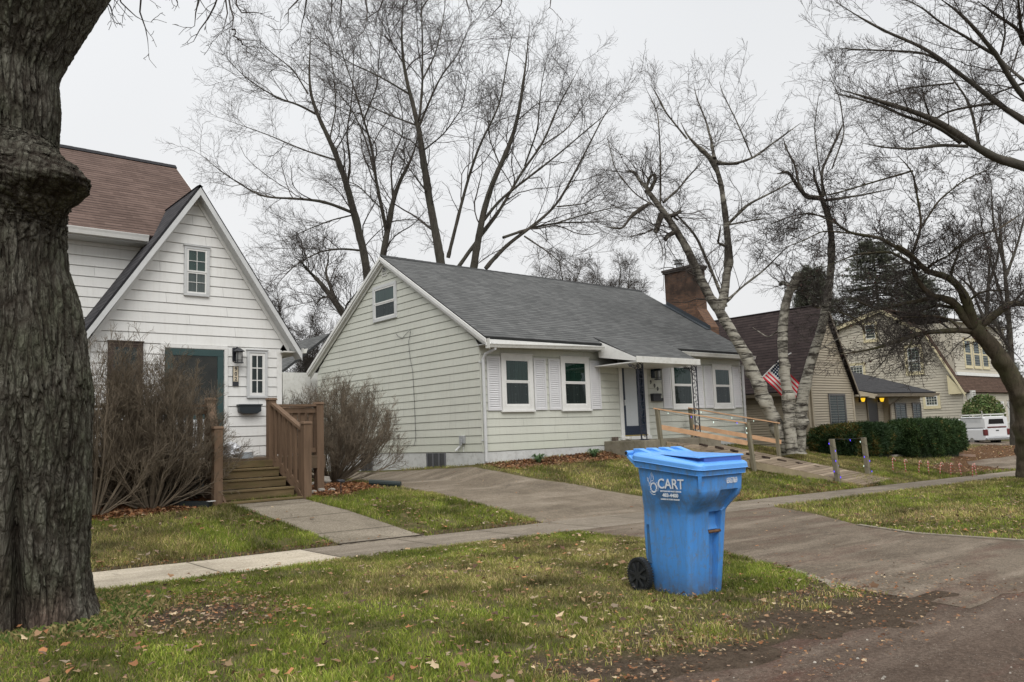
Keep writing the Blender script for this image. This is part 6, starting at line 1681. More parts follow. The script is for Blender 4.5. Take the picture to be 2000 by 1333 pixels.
def grow(P, Rr, n, lr, ang, up, seed, K=5, rr=(.35, .6), t0=.15, minr=.003, curl=.25, lfun=None, gnarl=.12, tip=.35):
    """n children on each parent. lr=(lo,hi) length in metres at the parent's base, tapering towards its tip"""
    r = np.random.default_rng(seed); N, Kp, _ = P.shape
    tt = t0 + (1 - t0) * (np.arange(n)[None] + r.random((N, n))) / n
    idx = tt * (Kp - 1); i0 = np.minimum(idx.astype(int), Kp - 2); f = (idx - i0)[..., None]
    ar = np.arange(N)[:, None]
    B = P[ar, i0] * (1 - f) + P[ar, i0 + 1] * f
    T = P[ar, i0 + 1] - P[ar, i0]; T /= np.linalg.norm(T, axis=2, keepdims=True) + 1e-9
    rb = Rr[ar, i0] * (1 - f[..., 0]) + Rr[ar, i0 + 1] * f[..., 0]
    q = r.normal(size=B.shape); q -= T * (q * T).sum(-1, keepdims=True); q /= np.linalg.norm(q, axis=2, keepdims=True) + 1e-9
    a = np.radians(ang + r.normal(0, 10, (N, n)))[..., None]
    D = T * np.cos(a) + q * np.sin(a); D[..., 2] += up * .35; D /= np.linalg.norm(D, axis=2, keepdims=True)
    L = r.uniform(lr[0], lr[1], (N, n)) * (1 - (1 - tip) * tt)
    if lfun is not None: L = L * lfun(B)
    r0 = np.maximum(np.minimum(rb * r.uniform(rr[0], rr[1], (N, n)), L * .0105 + minr * .6), minr)
    B, D, L, r0 = B.reshape(-1, 3), D.reshape(-1, 3), L.reshape(-1), r0.reshape(-1)
    k = L > .02; B, D, L, r0 = B[k], D[k], L[k], r0[k]
    M_ = len(B); Q = np.empty((M_, K, 3)); Q[:, 0] = B; d = D.copy()
    for i in range(1, K):
        Q[:, i] = Q[:, i - 1] + d * (L / (K - 1))[:, None]
        d = d + r.normal(0, gnarl, (M_, 3)) + np.array([0, 0, up * curl]); d /= np.linalg.norm(d, axis=1, keepdims=True)
    RR = r0[:, None] * np.linspace(1, .4, K)[None]; RR = np.maximum(RR, minr * .75)
    return Q, RR

def trace(line, D, w0, w1, dd=0.0, K=14):
    """a limb followed from its base: photo points, distance D, base/tip width in photo pixels, dd metres nearer/farther at the tip"""
    n = len(line); pts = []; rad = []
    for i, (u, v_) in enumerate(line):
        t_ = i / max(1, n - 1); Dz = D + dd * t_
        pts.append(at(u, v_, Dz)); rad.append((w0 + (w1 - w0) * t_) * .5 * Dz / F)
    P_, r_ = resample(pts, rad, K)
    if w1 < 6: r_[-1] *= .3; r_[-2] *= .6; r_[-3] *= .85
    return P_, r_

def knobby(P, Rr, n=18, up=5, amp=.16, seed=0.0):
    """a finely ringed tube with an uneven, lumpy surface"""
    N, K, _ = P.shape; t0 = np.arange(K); t1 = np.linspace(0, K - 1, (K - 1) * up + 1)
    Q = np.stack([np.stack([np.interp(t1, t0, P[i, :, c]) for c in range(3)], -1) for i in range(N)])
    for _ in range(4): Q[:, 1:-1] = Q[:, 1:-1] * .5 + (Q[:, 2:] + Q[:, :-2]) * .25
    q = np.stack([np.interp(t1, t0, Rr[i]) for i in range(N)])
    V, Fs = tubes(Q, q, n)
    C = np.repeat(Q.reshape(-1, 3), n, 0); d = V - C; r_ = np.repeat(q.reshape(-1), n)[:, None]
    nz = fbm(V[:, 0] * 5 + seed, V[:, 1] * 5, V[:, 2] * 4, 4)[:, None] - .5
    lump = np.clip(fbm(V[:, 0] * 2.2 + seed, V[:, 1] * 2.2, V[:, 2] * 2.6, 2) - .6, 0, 1)[:, None]
    return C + d * (1 + amp * 2.2 * nz + lump * 1.8 * amp / .16), Fs

def tree(name, label, limbs, levels, mat_l, mat_t, group=None, base=None, limb_n=9, cat='tree', trunk_k=1, sideT=3, drop=None, knob=.1):
    """limbs: list of (P,R) traced; the first trunk_k form the trunk part, the rest the limbs; levels: grow() settings"""
    b0 = limbs[0][0][0] if base is None else base
    t = thing(name, label, cat, tuple(b0), 0, group)
    V, Fs = knobby(np.stack([l[0] for l in limbs[:trunk_k]]), np.stack([l[1] for l in limbs[:trunk_k]]), 18, 6, knob)
    npmesh('trunk', V, Fs, mat_l, t, smooth=True)
    if len(limbs) > trunk_k:
        V, Fs = knobby(np.stack([l[0] for l in limbs[trunk_k:]]), np.stack([l[1] for l in limbs[trunk_k:]]), limb_n, 4, knob)
        npmesh('limbs', V, Fs, mat_l, t, smooth=True)
    P = np.stack([l[0] for l in limbs]); Rr = np.stack([l[1] for l in limbs])
    VV = []; FF = []; ov = 0
    par = [(P, Rr)]
    for k, lv in enumerate(levels):
        nxt = []
        for (p_, r_) in par:
            q, rq = grow(p_, r_, seed=100 * k + lv.get('s', 0) + 3, **{a: b for a, b in lv.items() if a != 's' and a != 'also'})
            if drop is not None:
                kp = drop(q); q, rq = q[kp], rq[kp]
            nxt.append((q, rq)); v_, f_ = tubes(q, rq, 4 if k == 0 else sideT); VV.append(v_); FF.append(f_ + ov); ov += len(v_)
        par = nxt + ([par[0]] if lv.get('also') else [])
    npmesh('twigs', np.concatenate(VV), np.concatenate(FF), mat_t, t, smooth=False).data.shade_smooth()
    return t

def z3(pts): return [(300 + .525 * a, .525 * b) for a, b in pts]
def z8(pts): return [(1180 + .45 * a, 100 + .45 * b) for a, b in pts]
def zr_(pts): return [(1640 + .18 * a, 480 + .18 * b) for a, b in pts]
def ze_(pts): return [(1600 + .2626 * a, .2626 * b) for a, b in pts]

# --- three big bare maples behind the green house
LV = [dict(n=14, lr=(1.9, 4.6), ang=44, up=.2, s=1, rr=(.35, .55), minr=.010, t0=.22, K=9, tip=.5, curl=.12, also=True, gnarl=.17),
      dict(n=8, lr=(.8, 2.0), ang=44, up=.1, s=2, minr=.007, K=6, curl=.12, gnarl=.2),
      dict(n=6, lr=(.35, .9), ang=44, up=.1, s=3, minr=.0045, K=5, curl=.12, gnarl=.2),]
def bare_base(u, v_, D): 
    p = at(u, v_, D); return p
D = 38
A = [[(805, 1250), (800, 1050), (785, 940), (745, 800), (720, 680), (690, 600), (655, 520), (605, 420), (575, 350), (580, 230), (585, 120)],
     [(603, 425), (540, 390), (470, 370), (400, 330), (330, 280), (260, 205)], [(735, 790), (640, 750), (540, 740), (400, 735), (330, 690), (250, 640), (170, 570)],
     [(722, 680), (735, 600), (715, 500), (735, 400), (745, 250), (740, 120)], [(788, 935), (700, 925), (620, 935), (520, 990), (440, 1080)], [(690, 600), (560, 560), (420, 500), (250, 440)],
     [(575, 350), (520, 260), (430, 190), (380, 150)], [(655, 520), (680, 400), (670, 280), (650, 140)], [(745, 800), (660, 820), (560, 860), (480, 900)]]
W = [(34, 5), (9, 2), (12, 2), (9, 2), (9, 2), (7, 2), (6, 2), (6, 2), (6, 2)]
tree('bare_maple', 'tall bare maple leaning left behind the green house gable', [trace(z3(l), D, w_[0] * .53, w_[1] * .5, (0 if i == 0 else random.uniform(-3, 3)), 16) for i, (l, w_) in enumerate(zip(A, W))], LV, M_barkbg, M_twig, 'bare maples behind the green house')
A = [[(850, 1250), (848, 960), (870, 870), (890, 740), (920, 660), (975, 570), (985, 480)], [(868, 870), (850, 780), (820, 640), (815, 540), (780, 450), (755, 350), (700, 200), (680, 90)],
     [(820, 640), (790, 520), (735, 400), (640, 300)], [(890, 740), (880, 600), (930, 500), (925, 400), (880, 280)], [(850, 780), (760, 690), (680, 660)], [(780, 450), (830, 330), (840, 200), (850, 60)]]
W = [(28, 6), (15, 2), (8, 2), (7, 2), (6, 2), (6, 2)]
tree('bare_maple', 'slender bare maple rising just behind the peak of the green gable', [trace(z3(l), D - 2, w_[0] * .53, w_[1] * .5, (0 if i == 0 else random.uniform(-3, 3)), 16) for i, (l, w_) in enumerate(zip(A, W))], [dict(q, s=q['s'] + 10) for q in LV], M_barkbg, M_twig, 'bare maples behind the green house')
A = [[(1085, 1250), (1072, 980), (1050, 870), (1020, 720), (1005, 600), (990, 500), (985, 440), (950, 350), (925, 230), (920, 100), (930, -30)], [(988, 450), (1000, 330), (1000, 150), (995, -40)],
     [(988, 470), (1025, 380), (1070, 280), (1130, 210), (1190, 60)], [(1095, 960), (1120, 860), (1160, 700), (1200, 570), (1235, 490), (1290, 400), (1310, 250), (1345, 80)], [(950, 350), (850, 290), (720, 230), (600, 130)],
     [(985, 470), (880, 430), (790, 390), (700, 330)], [(1000, 300), (1050, 200), (1080, 60), (1090, -50)], [(925, 230), (880, 150), (860, 30)], [(1020, 720), (960, 640), (900, 560)], [(1005, 560), (1080, 500), (1150, 400), (1170, 280)]]
W = [(34, 5), (10, 3), (9, 2), (13, 3), (7, 2), (7, 2), (6, 2), (5, 2), (6, 2), (6, 2)]
tree('bare_maple', 'darkest and tallest bare maple, straight trunk above the grey roof', [trace(z3(l), D - 6, w_[0] * .56, w_[1] * .5, (0 if i == 0 else random.uniform(-3, 3)), 16) for i, (l, w_) in enumerate(zip(A, W))], [dict(q, s=q['s'] + 20) for q in LV], M_barkbg, M_twig, 'bare maples behind the green house')
A = [[(1170, 1250), (1188, 990), (1220, 830), (1240, 720), (1290, 620), (1350, 480), (1370, 350), (1390, 200), (1400, 90)], [(1130, 1000), (1200, 900), (1280, 800), (1380, 620), (1450, 540), (1500, 400), (1560, 300), (1600, 220)],
     [(1235, 1000), (1300, 920), (1400, 850), (1500, 770), (1600, 580), (1680, 420), (1740, 340)], [(1300, 885), (1400, 850), (1500, 830), (1700, 825)], [(1222, 830), (1280, 750), (1370, 680), (1500, 580), (1640, 460), (1740, 380)],
     [(1380, 880), (1470, 940), (1540, 1000)], [(1380, 620), (1430, 480), (1440, 330), (1470, 180)], [(1290, 620), (1250, 520), (1240, 400)], [(1500, 770), (1600, 760), (1700, 700)], [(1450, 540), (1540, 480), (1640, 330)],
     [(1500, 830), (1600, 800), (1720, 770), (1800, 800)]]
W = [(30, 4), (15, 2), (16, 2), (11, 4), (12, 2), (7, 2), (7, 2), (6, 2), (6, 2), (6, 2), (6, 2)]
tree('bare_maple', 'wide bare maple with several stems fanning right above the grey roof', [trace(z3(l), D, w_[0] * .53, w_[1] * .5, (0 if i == 0 else random.uniform(-3, 3)), 16) for i, (l, w_) in enumerate(zip(A, W))], [dict(q, s=q['s'] + 30) for q in LV], M_barkbg, M_twig, 'bare maples behind the green house')
LS = [dict(n=9, lr=(1.2, 2.2), ang=45, up=.35, s=1, minr=.01, K=6, curl=.25, tip=.5, also=True), dict(n=7, lr=(.6, 1.3), ang=42, up=.3, s=2, minr=.008, K=5), dict(n=6, lr=(.3, .7), ang=42, up=.3, s=3, minr=.0065, K=4)]
def zs(pts): return [(560 + .165 * a, 480 + .165 * b) for a, b in pts]
A = [[(1000, 1500), (710, 865), (560, 650), (370, 400), (280, 320), (180, 240)], [(575, 640), (500, 450), (450, 300), (490, 220), (500, 80)], [(320, 360), (260, 300), (180, 200), (80, 130)], [(520, 600), (400, 620), (330, 720)], [(690, 840), (700, 700), (780, 620), (830, 540)]]
tree('bare_tree', 'small bare tree leaning left between the two front houses', [trace(zs(l), 34, w_[0], w_[1], (0 if i == 0 else random.uniform(-2, 2)), 12) for i, (l, w_) in enumerate(zip(A, [(16, 5), (7, 2), (6, 2), (4, 2), (4, 2)]))], LS, M_barkbg, M_twig)
# low scrubby trees in the gap between the houses
for k, (bu, bv, tops, D_, lb) in enumerate([(598, 770, [(600, 700), (620, 640), (585, 650), (570, 690), (640, 655), (610, 620)], 42, 'low scrubby bare tree in the gap between the houses, behind the low rear roof'), (1215, 640, [(1200, 560), (1230, 520), (1170, 545), (1255, 560), (1215, 500)], 50, 'fine twigged bare tree low behind the grey ridge, left of the chimney'),
                                    (560, 700, [(520, 600), (480, 560), (540, 560), (500, 620)], 48, 'faint bare tree far behind, right of the white gable'), (1110, 620, [(1050, 540), (1090, 500), (1140, 510), (1170, 530)], 52, 'faint bare tree far behind the middle of the grey ridge')]):
    A = [[(bu, bv), (bu, (bv + tops[0][1]) / 2 + 10)]] + [[(bu, (bv + tops[0][1]) / 2 + 30), ((bu + a) / 2 + random.uniform(-8, 8), (bv + b) / 2), (a, b)] for a, b in tops]
    tree('bare_tree', lb, [trace(l, D_, 7 if i == 0 else 4, 3 if i == 0 else 1.2, random.uniform(-1, 1), 8) for i, l in enumerate(A)], [dict(n=12, lr=(1.0, 2.2), ang=50, up=.2, s=k, minr=.012, K=5, also=True), dict(n=9, lr=(.5, 1.2), ang=50, up=.1, s=k + 1, minr=.009, K=4), dict(n=6, lr=(.3, .7), ang=48, up=.1, s=k + 2, minr=.007, K=3)], M_barkbg, M_twig, 'scrubby trees behind the houses')

# --- the clump birch in front of the tan house
BD = 24.6
B1 = [(1540, 885), (1530, 860), (1512, 820), (1490, 775), (1475, 735), (1455, 690), (1425, 640), (1398, 600), (1372, 560), (1358, 520), (1340, 480), (1315, 440), (1296, 415), (1275, 385), (1262, 370)]
B2 = [(1548, 885), (1543, 850), (1540, 800), (1535, 740), (1528, 690), (1528, 640), (1532, 600), (1545, 560), (1560, 535)]
B3 = [(1560, 885), (1562, 850), (1566, 780), (1575, 735), (1590, 690), (1606, 640), (1616, 590), (1622, 540), (1626, 480), (1620, 420), (1605, 388)]
def seg(line, D_, w0, w1, dd=0, K=18): return trace(line, D_, w0, w1, dd, K)
subs = [([(1262, 370), (1268, 348), (1276, 340)], 6, 5), ([(1268, 372), (1248, 352), (1240, 336), (1222, 334)], 8, 4), ([(1268, 398), (1235, 420), (1215, 448), (1180, 443)], 7, 3), ([(1295, 396), (1325, 370), (1345, 345), (1370, 318)], 5, 2),
        ([(1405, 612), (1418, 560), (1424, 500), (1420, 450), (1412, 380), (1400, 320), (1370, 292), (1342, 272), (1330, 240)], 17, 4), ([(1418, 600), (1392, 535), (1360, 462), (1332, 430), (1300, 400)], 7, 3), ([(1418, 590), (1450, 560), (1490, 530), (1540, 480)], 5, 2),
        ([(1420, 440), (1460, 400), (1520, 370), (1565, 345)], 6, 2), ([(1400, 318), (1430, 322), (1470, 310), (1510, 280), (1565, 240)], 7, 2), ([(1395, 310), (1390, 280), (1388, 265)], 7, 3), ([(1415, 480), (1402, 475), (1408, 440)], 6, 3), ([(1420, 440), (1450, 435), (1500, 425)], 4, 2),
        ([(1342, 272), (1300, 220), (1280, 180), (1270, 165)], 4, 1.5), ([(1400, 320), (1380, 240), (1360, 190), (1355, 165)], 4, 1.5), ([(1290, 400), (1290, 300), (1285, 220), (1260, 170)], 4, 1.5), ([(1470, 310), (1440, 240), (1410, 180), (1405, 160)], 3, 1.5), ([(1325, 430), (1240, 380), (1200, 330), (1185, 260)], 3, 1.5)]
limbs = [seg(B1, BD, 28, 9), seg(B2, BD - .3, 23, 15, 0), seg(B3, BD + .3, 24, 10, 0)]
allb = limbs + [trace(l, BD, a, b, random.uniform(-1.2, 1.2), 18) for l, a, b in subs[:]]
subs += [([(1292, 418), (1285, 440), (1280, 455)], 12, 9), ([(1300, 425), (1318, 420), (1330, 412)], 9, 7), ([(1325, 450), (1305, 460), (1298, 470)], 10, 8), ([(1385, 575), (1368, 545), (1362, 535)], 14, 12), ([(1270, 372), (1280, 352), (1278, 340)], 8, 6)]
allb += [trace(l, BD, a, b, 0, 18) for l, a, b in subs[-5:]]
s3b = [([(1560, 860), (1552, 820), (1548, 780)], 14, 9), ([(1616, 590), (1600, 600), (1588, 596)], 9, 7), ([(1545, 560), (1530, 552), (1524, 556)], 9, 7),
       ([(1605, 388), (1575, 385), (1556, 362), (1540, 335), (1518, 340)], 10, 4), ([(1575, 385), (1560, 360), (1552, 320), (1535, 290), (1530, 270)], 6, 2), ([(1605, 388), (1592, 352), (1588, 325)], 6, 4), ([(1608, 385), (1604, 335), (1625, 290), (1648, 240)], 6, 4), ([(1610, 392), (1640, 388), (1680, 382), (1740, 370)], 7, 2),
       ([(1622, 420), (1600, 330), (1590, 250), (1600, 180)], 3, 1.5), ([(1625, 330), (1650, 260), (1640, 190), (1620, 150)], 3, 1.5), ([(1530, 640), (1500, 660), (1470, 640)], 3, 1.5), ([(1590, 690), (1640, 660), (1700, 640)], 3, 1)]
allb += [trace(l, BD + .3, a, b, random.uniform(-1.2, 1.2), 18) for l, a, b in s3b]
def birch_len(Bp): 
    u, v_, d = pxs(Bp.reshape(-1, 3)); return np.where(v_ < 620, 1.0, .0).reshape(Bp.shape[:-1])
tree('clump_birch', 'pollarded birch with three pale banded trunks in front of the tan house', allb,
     [dict(n=7, lr=(.7, 2.6), ang=50, up=.3, s=60, rr=(.18, .35), minr=.006, t0=.1, K=9, curl=.14, lfun=birch_len, gnarl=.2, tip=.7, also=True), dict(n=7, lr=(.4, 1.2), ang=44, up=.1, s=61, minr=.0045, K=6, gnarl=.22, lfun=birch_len), dict(n=5, lr=(.15, .5), ang=42, up=-.1, s=62, minr=.0035, K=4, lfun=birch_len)], M_birch.m, M_twig, None, trunk_k=3, knob=.2)
# --- crab apple at the right
CD = 24.0
C0 = [(2016, 985), (2012, 950), (2008, 860), (2002, 800), (1988, 760), (1955, 700), (1924, 660), (1900, 640)]
cl = [(zr_([(1470, 890), (1430, 800), (1410, 700), (1400, 600), (1300, 450), (1200, 350), (1050, 300), (930, 290), (850, 180), (770, 80), (620, 0)]), 20, 6), (zr_([(1430, 880), (1280, 680), (1180, 560), (1000, 570), (930, 480), (830, 370), (790, 250), (770, 120), (740, 0)]), 15, 5),
      (zr_([(1470, 890), (1620, 790), (1750, 700), (1860, 620), (2000, 640), (2200, 600)]), 17, 10), (zr_([(1620, 1010), (1450, 930), (1300, 900), (1150, 940), (950, 930), (800, 970), (650, 1030), (450, 1100), (300, 1140), (-60, 1185)]), 14, 3),
      (zr_([(1000, 570), (850, 600), (650, 640), (450, 700), (300, 650), (100, 560)]), 9, 3), (z8([(1330, 900), (1380, 760), (1360, 640), (1340, 520), (1260, 440)]), 6, 2), (z8([(1340, 900), (1200, 810), (1060, 790), (1010, 750), (955, 690)]), 8, 3),
      (z8([(1370, 950), (1250, 870), (1100, 880), (950, 940)]), 6, 2), (zr_([(950, 930), (880, 1010), (830, 1100)]), 5, 2), (zr_([(930, 290), (1000, 200), (1200, 100), (1300, -40)]), 6, 2), (zr_([(1200, 350), (1240, 200), (1300, 50), (1340, -80)]), 6, 2),
      (z8([(1380, 760), (1450, 650), (1560, 560), (1700, 500)]), 4, 2), (z8([(1340, 520), (1200, 560), (1000, 620), (870, 640)]), 4, 2), (z8([(1500, 880), (1600, 800), (1700, 780), (1822, 700)]), 5, 2), (zr_([(1300, 900), (1200, 800), (1050, 760), (800, 780), (550, 760)]), 5, 2),
      (zr_([(1280, 680), (1100, 640), (900, 700), (700, 800), (480, 900)]), 5, 2), (zr_([(800, 970), (760, 1100), (640, 1180)]), 4, 1.5), (zr_([(1400, 600), (1500, 520), (1650, 480), (1900, 500)]), 5, 2), (zr_([(280, 960), (240, 860), (150, 780), (-50, 700)]), 5, 2),
      (z8([(1060, 790), (950, 780), (850, 830), (760, 860)]), 3, 1.5), (z8([(1010, 750), (900, 700), (800, 720), (700, 760)]), 3, 1.5)]
Cl = [trace(C0, CD, 46, 26, 0, 16)] + [trace(l, CD, a, b, random.uniform(-2.2, 1.2), 16) for l, a, b in cl]
crab = tree('crab_apple_tree', 'dark spreading crab apple with mossy limbs leaning in from the right', Cl,
     [dict(n=13, lr=(.9, 2.2), ang=50, up=.1, s=70, rr=(.25, .42), minr=.009, t0=.08, K=6, curl=.1, gnarl=.2, tip=.7, also=True, lfun=lambda Bp: np.where(Bp[..., 2] > 2.6, 1.0, .0)), dict(n=10, lr=(.45, 1.0), ang=50, up=.15, s=71, minr=.007, K=5, gnarl=.22), dict(n=5, lr=(.15, .42), ang=50, up=.2, s=72, minr=.006, K=3, gnarl=.2)], M_moss, M_twig, knob=.14)
# shrivelled fruit and leaves still on the crab apple
r_ = np.random.default_rng(5); n = 2600; u = r_.uniform(1500, 2000, n); v_ = r_.uniform(330, 720, n); Dd = r_.uniform(CD - 2.4, CD + 1, n)
k = (fbm(u / 60., v_ / 50.) > .5); u, v_, Dd = u[k], v_[k], Dd[k]
P = np.stack([at(a, b, c) for a, b, c in zip(u, v_, Dd)]); n = len(P); s_ = r_.uniform(.012, .03, (n, 1))
d1 = r_.normal(size=(n, 3)); d1 /= np.linalg.norm(d1, axis=1, keepdims=True); d2 = np.cross(d1, r_.normal(size=(n, 3))); d2 /= np.linalg.norm(d2, axis=1, keepdims=True)
o = npmesh('withered_fruit', np.stack([P - d1 * s_, P - d2 * s_, P + d1 * s_, P + d2 * s_], 1).reshape(-1, 3), np.arange(n * 4).reshape(n, 4), plain('withered_fruit', (.05, .02, .018), .8, .3, 3), crab); o['kind'] = 'stuff'

# --- big tree reaching in from the upper right
ED = 21
E_ = [[(2060, 960), (2055, 700), (2050, 500), (2045, 360), (2030, 335)], [(2045, 345), (2000, 322), (1960, 318), (1925, 300), (1880, 268), (1830, 235), (1795, 222), (1740, 205), (1690, 190), (1640, 175)], ze_([(1700, 1000), (1523, 900), (1400, 830), (1290, 740), (1150, 630), (950, 480), (850, 400), (760, 340), (620, 290), (480, 240), (400, 180), (240, 100), (120, 10)]), ze_([(1700, 900), (1523, 730), (1400, 560), (1330, 420), (1220, 290), (1110, 160), (1000, 60), (880, -20)]),
     ze_([(1330, 420), (1200, 350), (1100, 280), (900, 170), (770, 60), (620, -10)]), ze_([(900, 460), (800, 400), (680, 385), (430, 375), (240, 370), (110, 355)]), ze_([(1350, 410), (1385, 250), (1370, 100), (1350, -60)]), ze_([(1523, 330), (1480, 220), (1300, 100), (1180, 10)]), ze_([(1600, 400), (1500, 220), (1490, 80), (1470, -60)]),
     ze_([(1300, 770), (1150, 790), (950, 830), (800, 930), (600, 1050)]), ze_([(1190, 1090), (1140, 850), (1090, 720), (1000, 600), (950, 520)]), ze_([(1000, 620), (800, 640), (640, 660), (480, 720)]), ze_([(1050, 1060), (900, 950), (750, 900), (640, 870), (450, 780), (300, 740), (100, 690)]),
     ze_([(1100, 1090), (900, 1080), (700, 1110), (480, 1100), (300, 1060)]), ze_([(1523, 600), (1400, 500), (1330, 420)]), ze_([(830, 900), (780, 740), (760, 620)]), ze_([(1523, 620), (1300, 700), (1190, 760)])]
W = [(60, 40), (21, 4), (12, 2.5), (12, 4), (7, 2), (5, 2), (4, 2), (8, 3), (7, 3), (6, 2), (6, 2), (4, 2), (9, 2), (7, 2), (6, 4), (4, 2), (4, 2)]
tree('bare_tree', 'large bare tree reaching in from the upper right corner', [trace(l, ED, a, b, 0 if i == 0 else random.uniform(-2, 2), 16) for i, (l, (a, b)) in enumerate(zip(E_, W))],
     [dict(n=10, lr=(.8, 2.3), ang=46, up=.2, s=80, rr=(.22, .4), minr=.006, t0=.1, K=8, curl=.12, gnarl=.17, tip=.7, also=True, lfun=lambda Bp: np.where(Bp[..., 2] > 5, 1.0, .0)), dict(n=8, lr=(.45, 1.0), ang=42, up=.25, s=81, minr=.005, K=5, gnarl=.14), dict(n=5, lr=(.2, .5), ang=40, up=.25, s=82, minr=.004, K=4)], M_barkbg, M_twig)
# background trees at the far right
for k, (tr, brs, D_, lb) in enumerate([([(1982, 930), (1978, 760), (1972, 640), (1962, 520), (1950, 420)], [[(1972, 640), (1950, 560), (1925, 480), (1910, 400)], [(1965, 540), (1990, 470), (2010, 380)], [(1975, 600), (2020, 540)], [(1962, 520), (1940, 440), (1935, 350)], [(1978, 700), (1950, 640), (1920, 600)]], 46, 'tall bare tree far behind, at the right edge past the crab apple'),
                                      ([(1925, 760), (1925, 640), (1930, 560), (1935, 480)], [[(1927, 640), (1900, 570), (1880, 500)], [(1930, 560), (1950, 500), (1955, 430)], [(1928, 600), (1895, 560), (1860, 530)]], 70, 'thin bare tree beyond the roof of the cream house')]):
    tree('bare_tree', lb, [trace(l, D_, 14 - 5 * k if i == 0 else 6, 5 if i == 0 else 2, random.uniform(-2, 2), 10) for i, l in enumerate([tr] + brs)], [dict(n=12, lr=(1.5, 3), ang=42, up=.3, s=90 + k, minr=.014, K=5, also=True, lfun=lambda Bp: np.where(Bp[..., 2] > 4, 1.0, .0)), dict(n=8, lr=(.8, 1.6), ang=42, up=.3, s=91 + k, minr=.01, K=4), dict(n=5, lr=(.4, .8), ang=42, up=.3, s=92 + k, minr=.008, K=3)], M_barkbg, M_twig, 'trees beyond the cream house')

# --- evergreens
M_needle = attr_mat('pine_needles', .8, .1, .1)
def pine(name, label, base, top, width, seed, n=60, dens=1.0):
    r = np.random.default_rng(seed); base = np.array(base); hgt = top - base[2]
    t = thing(name, label, 'tree', tuple(base), 0, 'dark evergreens behind the roofs')
    mb = MB(); mb.tube([tuple(base), tuple(base + [0, 0, hgt * .5]), tuple(base + [0, 0, hgt * .98])], [.35, .22, .04], 9); mb.build('trunk', M_barkbg, t, smooth=True)
    P = []; Q = []
    for i in range(n):
        f = .22 + .78 * (i / n); z = base[2] + hgt * f; L = width * (1 - f) ** .55 * r.uniform(.6, 1.15) + .3
        for k in range(int(7)):
            a = r.uniform(0, 2 * np.pi); l_ = L * r.uniform(.7, 1.1); d = np.array([np.cos(a), np.sin(a), 0])
            pts = np.array([base * [1, 1, 0] + [0, 0, z] + d * l_ * s_ + np.array([0, 0, -.12 * l_ * s_ + .1 * l_ * s_ ** 2]) for s_ in np.linspace(0, 1, 6)]); P.append(pts); Q.append(np.linspace(.05, .012, 6))
    P = np.stack(P); Q = np.stack(Q)
    q, rq = grow(P, Q, 9, (.5, 1.3), 50, -.05, seed + 1, K=4, minr=.01, t0=.2, tip=.5)
    v1, f1 = tubes(P, Q, 4); v2, f2_ = tubes(q, rq, 3)
    npmesh('branches', np.concatenate([v1, v2]), np.concatenate([f1, f2_ + len(v1)]), M_barkbg, t)
    # needle sprays along every twig
    m_ = int(30 * dens); tt = r.random((len(q), m_)) * 2.999; i0 = tt.astype(int); f = (tt - i0)[..., None]; ar = np.arange(len(q))[:, None]
    C0_ = (q[ar, i0] * (1 - f) + q[ar, i0 + 1] * f).reshape(-1, 3); n2 = len(C0_)
    d1 = r.normal(size=(n2, 3)) * [1, 1, .5] + [0, 0, .15]; d1 /= np.linalg.norm(d1, axis=1, keepdims=True); d2 = np.cross(d1, [0, 0, 1.0]); d2 /= np.linalg.norm(d2, axis=1, keepdims=True) + 1e-6
    L = r.uniform(.14, .34, (n2, 1)); V = np.stack([C0_ - d2 * .028, C0_ + d2 * .028, C0_ + d1 * L], 1).reshape(-1, 3)
    col_ = np.array([.15, .16, .125]) * r.uniform(.5, 1.6, (n2, 1)) + np.array([.012, .012, .006]) * r.random((n2, 1))  # greyed and lightened, distance haze put into the needle colour
    npmesh('crown', V, np.arange(n2 * 3).reshape(-1, 3), M_needle, t, attr=np.repeat(col_, 3, 0))
    return t
for k, (u, vt, D_, wd, lb) in enumerate([(1738, 458, 72, 9.5, 'broad dark pine behind the tan house, tallest of the evergreens'), (1612, 515, 66, 4.2, 'narrow dark pine behind the leaning birch trunk'), (1822, 530, 80, 7.5, 'dark pine behind the roof of the cream house'), (1945, 610, 85, 4.5, 'small dark pine at the right edge behind the cream dormer')]):
    b_ = at(u, 840, D_); tp = at(u, vt, D_)[2]; pine('dark_pine', lb, (b_[0], b_[1], -.2), tp, wd, 200 + k)

